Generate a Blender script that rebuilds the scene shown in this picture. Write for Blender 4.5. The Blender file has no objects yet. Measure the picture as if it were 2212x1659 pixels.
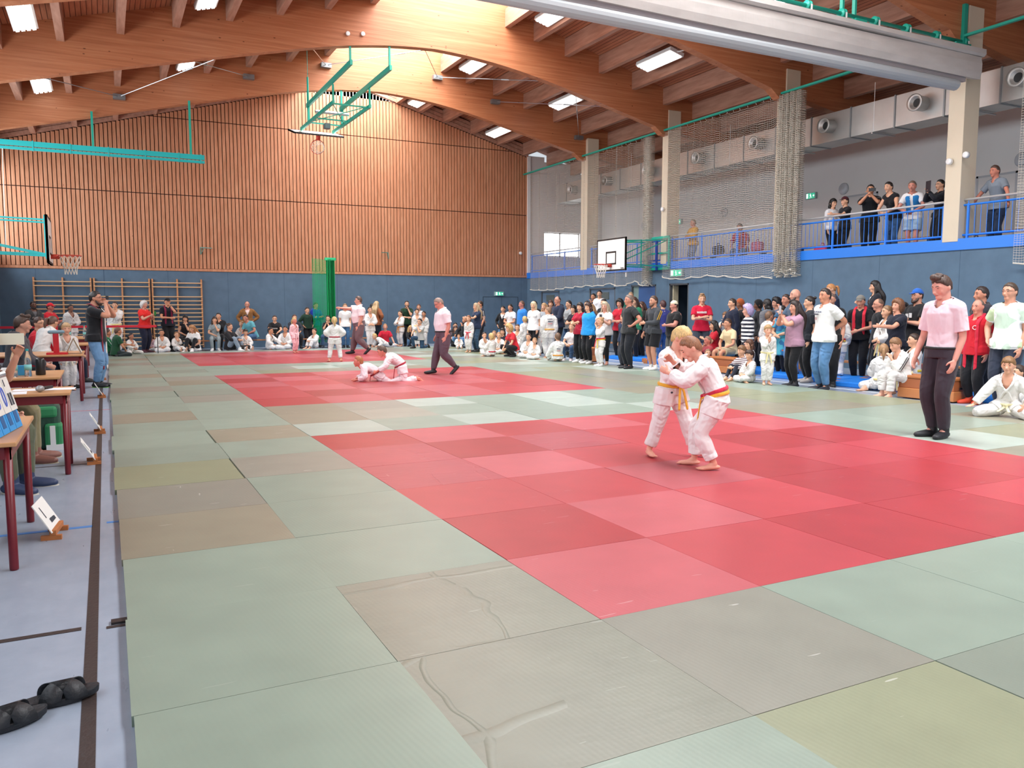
import bpy, math, random
import numpy as np
from mathutils import Vector, Matrix, Euler
random.seed(7); rng = np.random.RandomState(7)
S = bpy.context.scene
COL = S.collection
# ---------------------------------------------------------------- camera, world, light, exposure
R_ = math.radians
cam_d = bpy.data.cameras.new('camera'); cam = bpy.data.objects.new('camera', cam_d); COL.objects.link(cam)
cam.location = (-0.023, -1.064, 1.506)
def _cam_rot(yaw, pitch, roll):
    f = Vector((math.sin(yaw)*math.cos(pitch), math.cos(yaw)*math.cos(pitch), -math.sin(pitch)))
    r = Vector((math.cos(yaw), -math.sin(yaw), 0)); u = r.cross(f)
    r2 = r*math.cos(roll)+u*math.sin(roll); u2 = -r*math.sin(roll)+u*math.cos(roll)
    return Matrix((r2, u2, -f)).transposed().to_euler()
cam.rotation_euler = _cam_rot(R_(26.87), R_(5.507), R_(0.04))
cam_d.sensor_width = 36; cam_d.lens = 1729/2212*36; cam_d.clip_end = 300
S.camera = cam
S.view_settings.view_transform = 'Standard'; S.view_settings.look = 'None'
S.view_settings.gamma = 1; S.view_settings.use_curve_mapping = False
S.view_settings.exposure = -1.0
w = bpy.data.worlds.new('daylight'); S.world = w; w.use_nodes = True
bg = w.node_tree.nodes['Background']; bg.inputs[0].default_value = (0.86, 0.93, 1, 1); bg.inputs[1].default_value = 1.5
try:
    S.cycles.max_bounces = 7; S.cycles.diffuse_bounces = 4; S.cycles.glossy_bounces = 3
    S.cycles.transmission_bounces = 4; S.cycles.transparent_max_bounces = 16
    S.cycles.caustics_reflective = False; S.cycles.caustics_refractive = False
    S.cycles.use_denoising = True; S.cycles.sample_clamp_indirect = 6
except Exception: pass
def area(name, loc, rot, sx, sy, power, col=(1, 1, 1)):
    d = bpy.data.lights.new(name, 'AREA'); d.shape = 'RECTANGLE'; d.size = sx; d.size_y = sy; d.energy = power; d.color = col
    o = bpy.data.objects.new(name, d); COL.objects.link(o); o.location = loc; o.rotation_euler = rot; return o
# daylight through the ridge skylight, and through the high windows of the left wall
YB, YF = -7.0, 29.7
XL, XR, XG = -3.05, 16.3, 20.1
for i in range(3):
    y0 = YB+0.5+i*12.2
    area('skylight_daylight', (8.6, y0+6, 10.75), (0, 0, 0), 3.9, 11.8, 5200, (0.93, 0.97, 1))
area('window_daylight', (-3.9, 11.5, 4.6), (0, R_(-90), 0), 2.6, 36, 4800, (0.86, 0.93, 1))
area('gallery_area_light', (18.0, YB+.15, 5.0), (R_(90), 0, 0), 3.0, 2.2, 260, (0.86, 0.93, 1))  # unseen lamp at the gallery's camera end; the wall behind it has no window

# ---------------------------------------------------------------- materials
def lin(c):
    if isinstance(c, str):
        c = c.lstrip('#'); c = c if len(c) == 6 else ''.join(q*2 for q in c); c = [int(c[i:i+2], 16)/255 for i in (0, 2, 4)]
    return tuple((x/12.92 if x <= .04045 else ((x+.055)/1.055)**2.4) for x in c[:3])+(1,)
_M = {}
def mat(name, col, rough=.6, metal=0, noise=0, nscale=8, bump=0, bscale=60, spec=.5, emit=0, alpha=1, sheen=0, trans=0, coord='Object', stretch=None):
    key = name+str(col)
    if key in _M: return _M[key]
    m = bpy.data.materials.new(name); m.use_nodes = True; nt = m.node_tree; b = nt.nodes['Principled BSDF']
    c = lin(col) if isinstance(col, str) else tuple(col)+(1,)
    b.inputs['Base Color'].default_value = c; b.inputs['Roughness'].default_value = rough; b.inputs['Metallic'].default_value = metal
    b.inputs['Specular IOR Level'].default_value = spec
    if sheen: b.inputs['Sheen Weight'].default_value = sheen
    if trans: b.inputs['Transmission Weight'].default_value = trans
    if alpha < 1: b.inputs['Alpha'].default_value = alpha
    if emit: b.inputs['Emission Color'].default_value = c; b.inputs['Emission Strength'].default_value = emit
    if noise or bump:
        tc = nt.nodes.new('ShaderNodeTexCoord'); src = tc.outputs[coord]
        if stretch:
            mp = nt.nodes.new('ShaderNodeMapping'); mp.inputs['Scale'].default_value = stretch; nt.links.new(src, mp.inputs[0]); src = mp.outputs[0]
        if noise:
            n = nt.nodes.new('ShaderNodeTexNoise'); n.inputs['Scale'].default_value = nscale; n.inputs['Detail'].default_value = 4
            nt.links.new(src, n.inputs['Vector'])
            mx = nt.nodes.new('ShaderNodeMix'); mx.data_type = 'RGBA'
            mx.inputs[6].default_value = tuple(min(1, x*(1-noise)) for x in c[:3])+(1,); mx.inputs[7].default_value = tuple(min(1, x*(1+noise)) for x in c[:3])+(1,)
            nt.links.new(n.outputs['Fac'], mx.inputs[0]); nt.links.new(mx.outputs[2], b.inputs['Base Color'])
        if bump:
            n2 = nt.nodes.new('ShaderNodeTexNoise'); n2.inputs['Scale'].default_value = bscale; n2.inputs['Detail'].default_value = 3
            nt.links.new(src, n2.inputs['Vector']); bp = nt.nodes.new('ShaderNodeBump'); bp.inputs['Strength'].default_value = bump; bp.inputs['Distance'].default_value = .02
            nt.links.new(n2.outputs['Fac'], bp.inputs['Height']); nt.links.new(bp.outputs[0], b.inputs['Normal'])
    _M[key] = m; return m
class G:   # tiny node-graph helper for procedural materials
    def __init__(s, name):
        s.m = bpy.data.materials.new(name); s.m.use_nodes = True; s.nt = s.m.node_tree; s.b = s.nt.nodes['Principled BSDF']
        s.out = s.nt.nodes['Material Output']; s.tc = s.n('ShaderNodeTexCoord')
    def n(s, t, **k):
        x = s.nt.nodes.new(t)
        for a, v in k.items():
            if isinstance(a, str) and a.startswith('i_'): x.inputs[a[2:].replace('_', ' ')].default_value = v
            else: setattr(x, a, v)
        return x
    def l(s, a, b): s.nt.links.new(a, b)
    def mapping(s, src, sc=(1, 1, 1), loc=(0, 0, 0), rot=(0, 0, 0)):
        m = s.n('ShaderNodeMapping'); m.inputs['Scale'].default_value = sc; m.inputs['Location'].default_value = loc; m.inputs['Rotation'].default_value = rot; s.l(src, m.inputs[0]); return m.outputs[0]
    def math(s, op, a, b=None, c=None):
        m = s.n('ShaderNodeMath', operation=op)
        for i, v in enumerate((a, b, c)):
            if v is None: continue
            if isinstance(v, (int, float)): m.inputs[i].default_value = v
            else: s.l(v, m.inputs[i])
        return m.outputs[0]
    def noise(s, src, scale, detail=3, rough=.5):
        n = s.n('ShaderNodeTexNoise'); n.inputs['Scale'].default_value = scale; n.inputs['Detail'].default_value = detail; n.inputs['Roughness'].default_value = rough; s.l(src, n.inputs['Vector']); return n.outputs['Fac']
    def ramp(s, fac, stops):
        r = s.n('ShaderNodeValToRGB'); e = r.color_ramp.elements
        while len(e) > len(stops): e.remove(e[-1])
        while len(e) < len(stops): e.new(.5)
        for x, (p, c) in zip(e, stops): x.position = p; x.color = lin(c) if isinstance(c, str) else tuple(c)+(1,)
        s.l(fac, r.inputs[0]); return r.outputs[0]
    def mix(s, fac, a, b, blend='MIX'):
        m = s.n('ShaderNodeMix', data_type='RGBA', blend_type=blend)
        for i, v in ((0, fac), (6, a), (7, b)):
            if isinstance(v, (int, float)): m.inputs[i].default_value = v
            elif isinstance(v, str): m.inputs[i].default_value = lin(v)
            elif isinstance(v, tuple): m.inputs[i].default_value = v
            else: s.l(v, m.inputs[i])
        return m.outputs[2]
    def sep(s, src):
        x = s.n('ShaderNodeSeparateXYZ'); s.l(src, x.inputs[0]); return x.outputs
    def bump(s, h, strength=.4, dist=.01):
        b = s.n('ShaderNodeBump'); b.inputs['Strength'].default_value = strength; b.inputs['Distance'].default_value = dist; s.l(h, b.inputs['Height']); s.l(b.outputs[0], s.b.inputs['Normal'])

# ---------------------------------------------------------------- mesh helpers
class MB:
    def __init__(s): s.v = []; s.f = []; s.mi = []; s.cur = 0
    def add(s, vs, fs):
        o = len(s.v); s.v.extend([tuple(map(float, v)) for v in vs]); s.f.extend([tuple(i+o for i in f) for f in fs]); s.mi.extend([s.cur]*len(fs)); return s
    def box(s, x0, y0, z0, x1, y1, z1, M=None):
        v = [(x0,y0,z0),(x1,y0,z0),(x1,y1,z0),(x0,y1,z0),(x0,y0,z1),(x1,y0,z1),(x1,y1,z1),(x0,y1,z1)]
        if M is not None: v = [M @ Vector(p) for p in v]
        return s.add(v, [(0,3,2,1),(4,5,6,7),(0,1,5,4),(1,2,6,5),(2,3,7,6),(3,0,4,7)])
    def tube(s, pts, r, n=10, flat=1.0, caps=True, up=None):
        pts = [Vector(p) for p in pts]; rs = r if isinstance(r, (list, tuple)) else [r]*len(pts)
        rings = []; prev = None
        for i, p in enumerate(pts):
            t = (pts[min(i+1, len(pts)-1)]-pts[max(i-1, 0)])
            t = t.normalized() if t.length > 1e-9 else Vector((0, 0, 1))
            if prev is None:
                a = Vector(up) if up else (Vector((0, 0, 1)) if abs(t.z) < .9 else Vector((1, 0, 0)))
                n1 = t.cross(a).normalized()
            else:
                n1 = prev-t*prev.dot(t); n1 = n1.normalized() if n1.length > 1e-6 else t.orthogonal().normalized()
            prev = n1; n2 = t.cross(n1)
            rings.append([p+n1*math.cos(2*math.pi*k/n)*rs[i]+n2*math.sin(2*math.pi*k/n)*rs[i]*flat for k in range(n)])
        vs = [q for rg in rings for q in rg]; fs = []
        for i in range(len(rings)-1):
            for k in range(n): a = i*n+k; b = i*n+(k+1) % n; fs.append((a, b, b+n, a+n))
        if caps: fs.append(tuple(range(n-1, -1, -1))); fs.append(tuple((len(rings)-1)*n+k for k in range(n)))
        return s.add(vs, fs)
    def cyl(s, a, b, r, n=16, r2=None): return s.tube([a, b], [r, r2 if r2 is not None else r], n)
    def bar(s, a, b, w, h, up=(0, 0, 1)):
        a = Vector(a); b = Vector(b); t = (b-a).normalized(); u = Vector(up); x = t.cross(u)
        x = x.normalized() if x.length > 1e-6 else Vector((1, 0, 0)); u = x.cross(t)
        v = [c+x*sx*w/2+u*su*h/2 for c in (a, b) for sx, su in ((-1,-1),(1,-1),(1,1),(-1,1))]
        return s.add(v, [(0,1,2,3),(7,6,5,4),(0,4,5,1),(1,5,6,2),(2,6,7,3),(3,7,4,0)])
    def prism(s, poly, y0, y1, axis='y'):
        n = len(poly); f = (lambda a, b, c: (a, c, b)) if axis == 'y' else ((lambda a, b, c: (c, a, b)) if axis == 'x' else (lambda a, b, c: (a, b, c)))
        v = [f(a, b, y0) for a, b in poly]+[f(a, b, y1) for a, b in poly]
        return s.add(v, [tuple(range(n)), tuple(range(2*n-1, n-1, -1))]+[(i, i+n, (i+1) % n+n, (i+1) % n) for i in range(n)])
    def lathe(s, prof, c=(0, 0, 0), n=20, M=None):
        vs = []; fs = []
        for r, z in prof:
            for k in range(n):
                p = Vector((c[0]+r*math.cos(2*math.pi*k/n), c[1]+r*math.sin(2*math.pi*k/n), c[2]+z)); vs.append(M @ p if M is not None else p)
        for i in range(len(prof)-1):
            for k in range(n): a = i*n+k; b = i*n+(k+1) % n; fs.append((a, b, b+n, a+n))
        fs.append(tuple(range(n-1, -1, -1))); fs.append(tuple((len(prof)-1)*n+k for k in range(n)))
        return s.add(vs, fs)
    def torus(s, c, R, r, n=24, m=8, ax='z'):
        vs = []; fs = []
        for i in range(n):
            a = 2*math.pi*i/n
            for j in range(m):
                b = 2*math.pi*j/m; q = ((R+r*math.cos(b))*math.cos(a), (R+r*math.cos(b))*math.sin(a), r*math.sin(b))
                if ax == 'x': q = (q[2], q[0], q[1])
                if ax == 'y': q = (q[0], q[2], q[1])
                vs.append((c[0]+q[0], c[1]+q[1], c[2]+q[2]))
        for i in range(n):
            for j in range(m): a = i*m+j; b = i*m+(j+1) % m; c2 = ((i+1) % n)*m+(j+1) % m; d = ((i+1) % n)*m+j; fs.append((a, b, c2, d))
        return s.add(vs, fs)
    def obj(s, name, m, parent=None, smooth=False, bevel=0, loc=None, rz=0):
        me = bpy.data.meshes.new(name); me.from_pydata(s.v, [], s.f); 
        ms = m if isinstance(m, (list, tuple)) else [m]
        for x in ms: me.materials.append(x)
        if len(ms) > 1: me.polygons.foreach_set('material_index', s.mi)
        if smooth: me.polygons.foreach_set('use_smooth', [True]*len(me.polygons))
        me.update()
        o = bpy.data.objects.new(name, me); COL.objects.link(o)
        if bevel:
            bv = o.modifiers.new('bevel', 'BEVEL'); bv.width = bevel; bv.segments = 2; bv.limit_method = 'ANGLE'
        if loc: o.location = loc
        if rz: o.rotation_euler[2] = rz
        if parent: o.parent = parent
        return o
def tag(o, label, cat, group=None, kind=None):
    if label: o['label'] = label
    if cat: o['category'] = cat
    if group: o['group'] = group
    if kind: o['kind'] = kind
    return o
def struct(o, label=None):
    o['kind'] = 'structure'
    if label: o['label'] = label
    return o
def empty(name, loc, label, cat, group=None, rz=0):
    o = bpy.data.objects.new(name, None); COL.objects.link(o); o.location = loc; o.rotation_euler[2] = rz; o.empty_display_size = .1
    return tag(o, label, cat, group)
def box(name, m, *a, parent=None, bevel=0): return MB().box(*a).obj(name, m, parent, bevel=bevel)
def text_mb(txt, size, m, name='print', parent=None, loc=(0, 0, 0), rot=(0, 0, 0), ext=.002, align='CENTER'):
    if txt.startswith('#'):     # unreadable print: a row of short blocks
        b = MB(); n = len(txt); r_ = np.random.RandomState(n); x = -size*.3*n
        for k in range(n): w_ = size*r_.uniform(.3, .6); b.box(x, -size*.3, 0, x+w_, size*r_.uniform(.15, .35), ext); x += w_+size*.12
        o = b.obj(name, m, parent); o.location = loc; o.rotation_euler = rot; return o
    c = bpy.data.curves.new(name, 'FONT'); c.body = txt; c.size = size; c.extrude = ext; c.align_x = align; c.align_y = 'CENTER'; c.resolution_u = 2
    o = bpy.data.objects.new(name, c); me = bpy.data.meshes.new_from_object(o); bpy.data.objects.remove(o); bpy.data.curves.remove(c)
    me.materials.clear(); me.materials.append(m); o = bpy.data.objects.new(name, me); COL.objects.link(o); o.location = loc; o.rotation_euler = rot
    if parent: o.parent = parent
    return o
# ================================================================ ROOM
def gz(x): return min(6.77+.275*(x+3), 6.8+.273*(20.1-x))          # underside of the purlins
# --- materials
g = G('slatted_wood'); P3 = g.sep(g.tc.outputs['Object'])
cell = g.math('DIVIDE', P3[0], .13); fr = g.math('FRACT', cell); fl = g.math('FLOOR', cell)
cv = g.n('ShaderNodeCombineXYZ'); g.l(fl, cv.inputs[0]); wn = g.n('ShaderNodeTexWhiteNoise', noise_dimensions='3D'); g.l(cv.outputs[0], wn.inputs[0])
gr = g.noise(g.mapping(g.tc.outputs['Object'], (14, 14, 1.2)), 1.6, 5, .6)
c1 = g.ramp(gr, [(.25, '#A8704E'), (.5, '#C58A66'), (.8, '#D49F7D')])
c1 = g.mix(g.math('MULTIPLY', wn.outputs[0], .3), c1, '#B87350')
vk = g.n('ShaderNodeTexVoronoi'); vk.inputs['Scale'].default_value = 2.6; g.l(g.mapping(g.tc.outputs['Object'], (1, 1, .8)), vk.inputs['Vector'])
c1 = g.mix(g.math('LESS_THAN', vk.outputs['Distance'], .035), c1, '#7A4630')
g.l(c1, g.b.inputs['Base Color']); g.b.inputs['Roughness'].default_value = .55
M_slat = g.m
M_gap = mat('slat_backing', '#3A2118', .9)
g = G('glulam_wood'); gr = g.noise(g.mapping(g.tc.outputs['Object'], (.25, 1.6, 9)), 2.2, 6, .62)
lay = g.math('FRACT', g.math('DIVIDE', g.sep(g.tc.outputs['Object'])[2], .12))
c1 = g.ramp(gr, [(.25, '#9C5C3A'), (.5, '#B47049'), (.75, '#C48860')])
c1 = g.mix(g.math('MULTIPLY', g.math('LESS_THAN', lay, .05), .25), c1, '#87502F')
vk = g.n('ShaderNodeTexVoronoi'); vk.inputs['Scale'].default_value = 3.1; g.l(g.mapping(g.tc.outputs['Object'], (.7, 1, 1.5)), vk.inputs['Vector'])
c1 = g.mix(g.math('LESS_THAN', vk.outputs['Distance'], .06), c1, '#6E3C22')
g.l(c1, g.b.inputs['Base Color']); g.b.inputs['Roughness'].default_value = .5; M_glu = g.m
g = G('ceiling_boards'); P3 = g.sep(g.tc.outputs['Object']); fr = g.math('FRACT', g.math('DIVIDE', P3[0], .11))
gr = g.noise(g.mapping(g.tc.outputs['Object'], (8, .8, 8)), 2, 4)
c1 = g.ramp(gr, [(.3, '#A5674A'), (.7, '#BE8060')]); c1 = g.mix(g.math('LESS_THAN', fr, .14), c1, '#5A3020')
g.l(c1, g.b.inputs['Base Color']); g.b.inputs['Roughness'].default_value = .65; M_deck = g.m
g = G('purlin_wood'); gr = g.noise(g.mapping(g.tc.outputs['Object'], (6, .7, 6)), 2, 5); g.l(g.ramp(gr, [(.3, '#9E705B'), (.7, '#B98C76')]), g.b.inputs['Base Color']); g.b.inputs['Roughness'].default_value = .6; M_pur = g.m
g = G('blue_wall_padding'); P3 = g.sep(g.tc.outputs['Object'])
nz = g.noise(g.tc.outputs['Object'], 3, 4); c1 = g.ramp(nz, [(.3, '#546B80'), (.7, '#5C758A')])
mxp = g.math('ADD', g.math('MULTIPLY', g.sep(g.tc.outputs['Normal'])[0], P3[1]), g.math('MULTIPLY', g.sep(g.tc.outputs['Normal'])[1], P3[0]))
c1 = g.mix(g.math('LESS_THAN', g.math('FRACT', g.math('DIVIDE', g.math('ABSOLUTE', mxp), 2.0)), .006), c1, '#3F566C')
g.l(c1, g.b.inputs['Base Color']); g.b.inputs['Roughness'].default_value = .85; g.bump(g.noise(g.tc.outputs['Object'], 90, 2), .25, .004); M_pad = g.m
M_white = mat('white_plaster', '#D9D6D3', .85, noise=.03, nscale=2)
M_cream = mat('cream_painted_concrete', '#DACCB4', .6, noise=.04, nscale=3)
M_blue = mat('blue_lacquer', '#1E7BE0', .35)
M_blued = mat('blue_door_leaf', '#3D5F92', .5)
M_teal = mat('teal_lacquer', '#1FA48E', .4)
M_tealL = mat('bright_teal_lacquer', '#1CB0B0', .4)
M_steel = mat('brushed_steel', '#B9BCBF', .35, 1)
M_galv = mat('galvanised_sheet', '#C3C3C0', .42, .75, noise=.12, nscale=3)
M_dark = mat('dark_plastic', '#16171A', .5)
M_wht = mat('white_lacquer', '#EDEDEB', .4)
g = G('pale_blue_sports_floor'); nz = g.noise(g.mapping(g.tc.outputs['Object'], (1, 1, 1)), 5, 6, .65)
g.l(g.ramp(nz, [(.3, '#8F9AAA'), (.7, '#9DA7B6')]), g.b.inputs['Base Color'])
rr = g.noise(g.mapping(g.tc.outputs['Object'], (3, .6, 1)), 6, 4); g.l(g.math('MULTIPLY_ADD', rr, .25, .2), g.b.inputs['Roughness']); g.b.inputs['Specular IOR Level'].default_value = .55
M_floor = g.m
# --- floor and painted lines
struct(box('floor', M_floor, XL-.2, YB-.2, -.2, XG+.2, YF+.3, 0), 'pale blue-grey sports hall floor')
M_lb = mat('line_dark', '#3B3230', .45, noise=.3, nscale=14, bump=.2); M_lbl = mat('line_blue', '#4F8BD0', .4); M_lr = mat('line_red', '#C66A74', .5); M_lw = mat('line_white', '#E8EAEC', .5)
def line(n, m, x0, y0, x1, y1): return struct(MB().box(x0, y0, .0, x1, y1, .0025).obj(n, m))
line('trim_1', M_lb, -.165, -2, -.115, YF-3); line('trim_2', M_lb, -2.9, 3.065, -.185, 3.105); line('trim_3', M_lb, -.08, 3.03, .0, 3.06); line('trim_4', M_lbl, -2.9, 5.03, -.16, 5.075); line('trim_5', M_lbl, -.075, 5.09, .02, 5.13)
line('trim_6', M_lb, -2.9, 7.54, -.165, 7.56); line('trim_7', M_lr, -2.9, 12.0, -.02, 12.03); line('trim_8', M_lw, 12.05, 2, 12.1, YF-2); line('trim_9', M_lw, 12.9, 2, 12.95, YF-2); line('trim_10', M_lbl, 12.45, 2, 12.49, YF-2)
# --- left wall with high window band
zt = gz(XL)+.5
struct(box('wall_left', M_pad, XL-.3, YB, 0, XL, YF, 2.75), 'blue padded lower left wall')
wl = struct(box('wall_left_upper', M_white, XL-.3, YB, 2.75, XL, YF, 3.3), 'white strip below the left windows')
struct(box('wall_left_top', M_white, XL-.3, YB, 5.9, XL, YF, zt), 'white strip above the left windows')
fr_ = MB()
for k in range(15): y = YB+k*(YF-YB)/14; fr_.box(XL-.2, y-.06, 3.3, XL-.05, y+.06, 5.9)
fr_.box(XL-.2, YB, 4.5, XL-.05, YF, 4.58)
struct(fr_.obj('window_1', M_wht), 'white framed window band high in the left wall')
# --- far wall: slatted wood above, blue padding below
struct(box('wall_back', M_pad, XL-.3, YF, 0, XG+.3, YF+.3, 2.75), 'blue padded lower end wall')
prof = lambda x0, x1: None
def gable(name, m, x0, x1, z0, y0, y1, top=0.0, struct_=True):
    xs = [x for x in (x0, 8.57, x1) if x0 <= x <= x1]
    poly = [(x0, z0), (x1, z0)]+[(x, gz(x)+top) for x in reversed(xs)]
    return MB().prism(poly, y0, y1).obj(name, m)
struct(gable('wall_back_backing', M_gap, XL-.1, XR, 2.75, YF+.05, YF+.3, .5), 'dark backing behind the wooden slats')
sl = MB(); seams = [2.86, 5.40, 8.02]
n = int((XR-.02-XL)/.13)
for k in range(n+1):
    x0 = XL+k*.13; x1 = min(x0+.104, XR-.02); zr = gz((x0+x1)/2)-.02
    z = 2.86
    for s1 in (5.385, 8.005, 20):
        if z >= zr: break
        sl.box(x0, YF, z, x1, YF+.06, min(s1, zr)); z = s1+.03
w2 = struct(sl.obj('wall_back_slats', M_slat), 'vertical wooden slat cladding of the end wall'); 
struct(box('trim_11', M_slat, XL, YF-.02, 2.76, XR-.02, YF+.06, 2.85))
struct(box('trim_12', M_wht, XR-.02, YF-.06, 2.75, XR+.12, YF+.3, 7.9))
# roofline fascia boards under deck at the far wall
for nm, (a, b) in {'trim_13': (XL, 8.57), 'trim_14': (8.57, XR)}.items():
    m_ = MB()
    for off in (.02, .17, .32): m_.bar((a, YF-.04, gz(a)+off+.05), (b, YF-.04, gz(b)+off+.05), .08, .13)
    struct(m_.obj(nm, M_pur))
# gallery end wall with a window
ww = MB(); wx0, wx1, wz0, wz1 = 17.12, 18.95, 3.68, 4.75
ww.box(XR+.1, YF, 2.75, wx0, YF+.3, 7.9).box(wx1, YF, 2.75, XG+.3, YF+.3, 7.3).box(wx0, YF, 2.75, wx1, YF+.3, wz0).box(wx0, YF, wz1, wx1, YF+.3, 7.7)
struct(ww.obj('wall_back_gallery', M_white), 'white gallery end wall')
fr_ = MB()
for x in (wx0, (wx0+wx1)/2-.1, wx1-.05): fr_.box(x, YF+.1, wz0, x+.06, YF+.16, wz1)
fr_.box(wx0, YF+.1, wz0, wx1, YF+.16, wz0+.06).box(wx0, YF+.1, wz1-.06, wx1, YF+.16, wz1)
w2o = struct(fr_.obj('window_2', M_wht), 'bright two-pane window at the far end of the gallery')
MB().box(wx0, YF+.17, wz0, wx1, YF+.18, wz1).obj('glass_pane', mat('daylit_frosted_glass', (.93, .97, 1), .4, emit=9), w2o)
# --- gallery side: lower wall with doors, slab, upper back wall
dr = [(26.95, 28.45, 2.15, 'c', 3), (22.98, 24.7, 2.2, 'c', 4), (20.6, 22.0, 2.25, 'b', 5), (18.93, 19.9, 2.25, 'o', 6)]
wm = MB(); y = YB
for y0, y1, zt_, k, n_ in sorted(dr):
    wm.box(XR, y, 0, XR+.25, y0, 2.72); wm.box(XR, y0, zt_, XR+.25, y1, 2.72); y = y1
wm.box(XR, y, 0, XR+.25, YF, 2.72)
struct(wm.obj('wall_right', M_pad), 'blue padded right wall below the gallery')
M_frame = mat('door_frame_grey', '#53575B', .5); M_leaf = mat('door_leaf_blue_grey', '#5F768C', .7); M_gp = mat('grey_glass_panel', '#5C625F', .25); M_void = mat('dark_doorway', '#20303F', .9)
for y0, y1, zt_, k, n_ in dr:
    e = struct(bpy.data.objects.new('door_%d' % (n_-1), None)); COL.objects.link(e); e.location = (XR, y0, 0)
    f_ = MB().box(.0, 0, 0, .12, .05, zt_).box(.0, y1-y0-.05, 0, .12, y1-y0, zt_).box(0, 0, zt_-.05, .12, y1-y0, zt_); f_.obj('door_frame', M_frame, e)
    if k == 'c':
        MB().box(.04, .05, 0, .09, y1-y0-.05, zt_-.05).obj('door_leaf', M_leaf, e)
        MB().box(.02, .45, zt_-.42, .045, y1-y0-.4, zt_-.16).obj('glass_panel', M_gp, e)
    elif k == 'b':
        MB().box(.06, .05, 0, .12, y1-y0-.35, zt_-.05).obj('door_leaf', M_blued, e)
        MB().box(.06, y1-y0-.35, 0, .14, y1-y0-.05, zt_-.05).obj('side_panel', mat('sage_panel', '#7F958F', .6), e)
    else:
        MB().box(.25, -.05, 0, 2.0, 0.0, zt_).box(.25, y1-y0, 0, 2.0, y1-y0+.05, zt_).box(2.0, 0, 0, 2.05, y1-y0, zt_).box(.25, 0, zt_, 2.05, y1-y0, zt_+.05).obj('corridor', M_void, e)
        MB().box(.1, y1-y0-.1, 0, .3, y1-y0-.05, zt_-.05).obj('door_leaf', mat('cream_door_leaf', '#CFC4A4', .6), e)
# double door in the end wall
e = struct(bpy.data.objects.new('door_1', None)); COL.objects.link(e); e.location = (14.19, YF, 0)
m_ = MB().box(0, -.012, 0, .02, .0, 1.93).box(1.64, -.012, 0, 1.66, 0, 1.93).box(0, -.012, 1.91, 1.66, 0, 1.93).box(.87, -.012, 0, .88, 0, 1.92); m_.obj('door_gap', mat('dark_joint', '#273542', .8), e)
MB().box(.02, -.008, 0, .87, -.001, 1.91).obj('door_leaf', M_pad, e); MB().box(.88, -.008, 0, 1.64, -.001, 1.91).obj('door_leaf', M_pad, e)
struct(box('floor_gallery', mat('gallery_floor', '#77808A', .6), XR+.2, YB, 2.5, XG, YF, 2.74), 'gallery floor slab')
struct(box('trim_15', M_blue, XR-.03, YB, 2.72, XR+.25, YF, 2.96), 'bright blue edge of the gallery floor')
struct(box('wall_gallery', M_white, XG, YB, 2.72, XG+.25, YF, 7.4), 'white back wall of the gallery')
# gallery wall doors + round wall lamps + exit signs
for i, (ya, yb) in enumerate([(15.2, 16.4), (11.2, 12.25)]):
    e = struct(bpy.data.objects.new('door_%d' % (6+i), None)); COL.objects.link(e); e.location = (XG, ya, 2.74)
    MB().box(-.02, 0, 0, 0, .05, 2.1).box(-.02, yb-ya-.05, 0, 0, yb-ya, 2.1).box(-.02, 0, 2.05, 0, yb-ya, 2.1).obj('door_frame', mat('pale_frame', '#A9ADB2', .6), e)
    MB().box(-.01, .05, 0, 0, yb-ya-.05, 2.05).obj('door_leaf', mat('pale_door', '#C7C7C6', .6), e)
# front/back wall of the camera end
struct(box('wall_front', M_white, XL-.3, YB-.3, 0, XG+.3, YB, 7.3), 'plain wall behind the photographer')
struct(gable('wall_front_gable', M_white, XL, XG, 7.3, YB-.3, YB, .5), 'gable behind the photographer')
# --- ceiling deck with ridge skylight opening
def deck(name, xa, xb):
    t = .5
    return struct(MB().prism([(xa, gz(xa)+t), (xb, gz(xb)+t), (xb, gz(xb)+t+.12), (xa, gz(xa)+t+.12)], YB-.3, YF+.3).obj(name, M_deck), 'boarded wooden roof underside')
SK0, SK1 = 6.75, 10.6
deck('ceiling', XL-.3, SK0); deck('ceiling.001', SK1, XG+.3)
up = MB().box(SK0-.1, YB-.3, gz(SK0)+.5, SK0, YF+.3, 10.7).box(SK1, YB-.3, gz(SK1)+.5, SK1+.1, YF+.3, 10.7)
struct(up.obj('trim_16', mat('skylight_upstand', '#F1EFEA', .8)))
up = MB().box(SK0, YF, gz(SK0), SK1, YF+.3, 10.8).box(SK0, YB-.3, gz(SK0), SK1, YB, 10.8)
struct(up.obj('trim_17', mat('skylight_upstand', '#F1EFEA', .8)))
# thin glazing bars of the skylight
sb = MB()
for k in range(31): y = YB+k*1.22; sb.box(SK0, y-.03, 10.62, SK1, y+.03, 10.7)
struct(sb.obj('window_3', M_wht), 'skylight glazing bars along the roof ridge')
# --- purlins running the length of the hall
k = 18
for x in (-1.85, -.65, .57, 1.77, 2.98, 4.19, 5.4, 6.6, 10.54, 11.46, 12.5, 13.7, 14.92, 16.12, 17.3, 18.5):
    z = gz(x); MB().box(x-.08, YB, z+.0, x+.08, YF, z+.5).obj('trim_%d' % k, M_pur)['kind'] = 'structure'; k += 1
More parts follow.
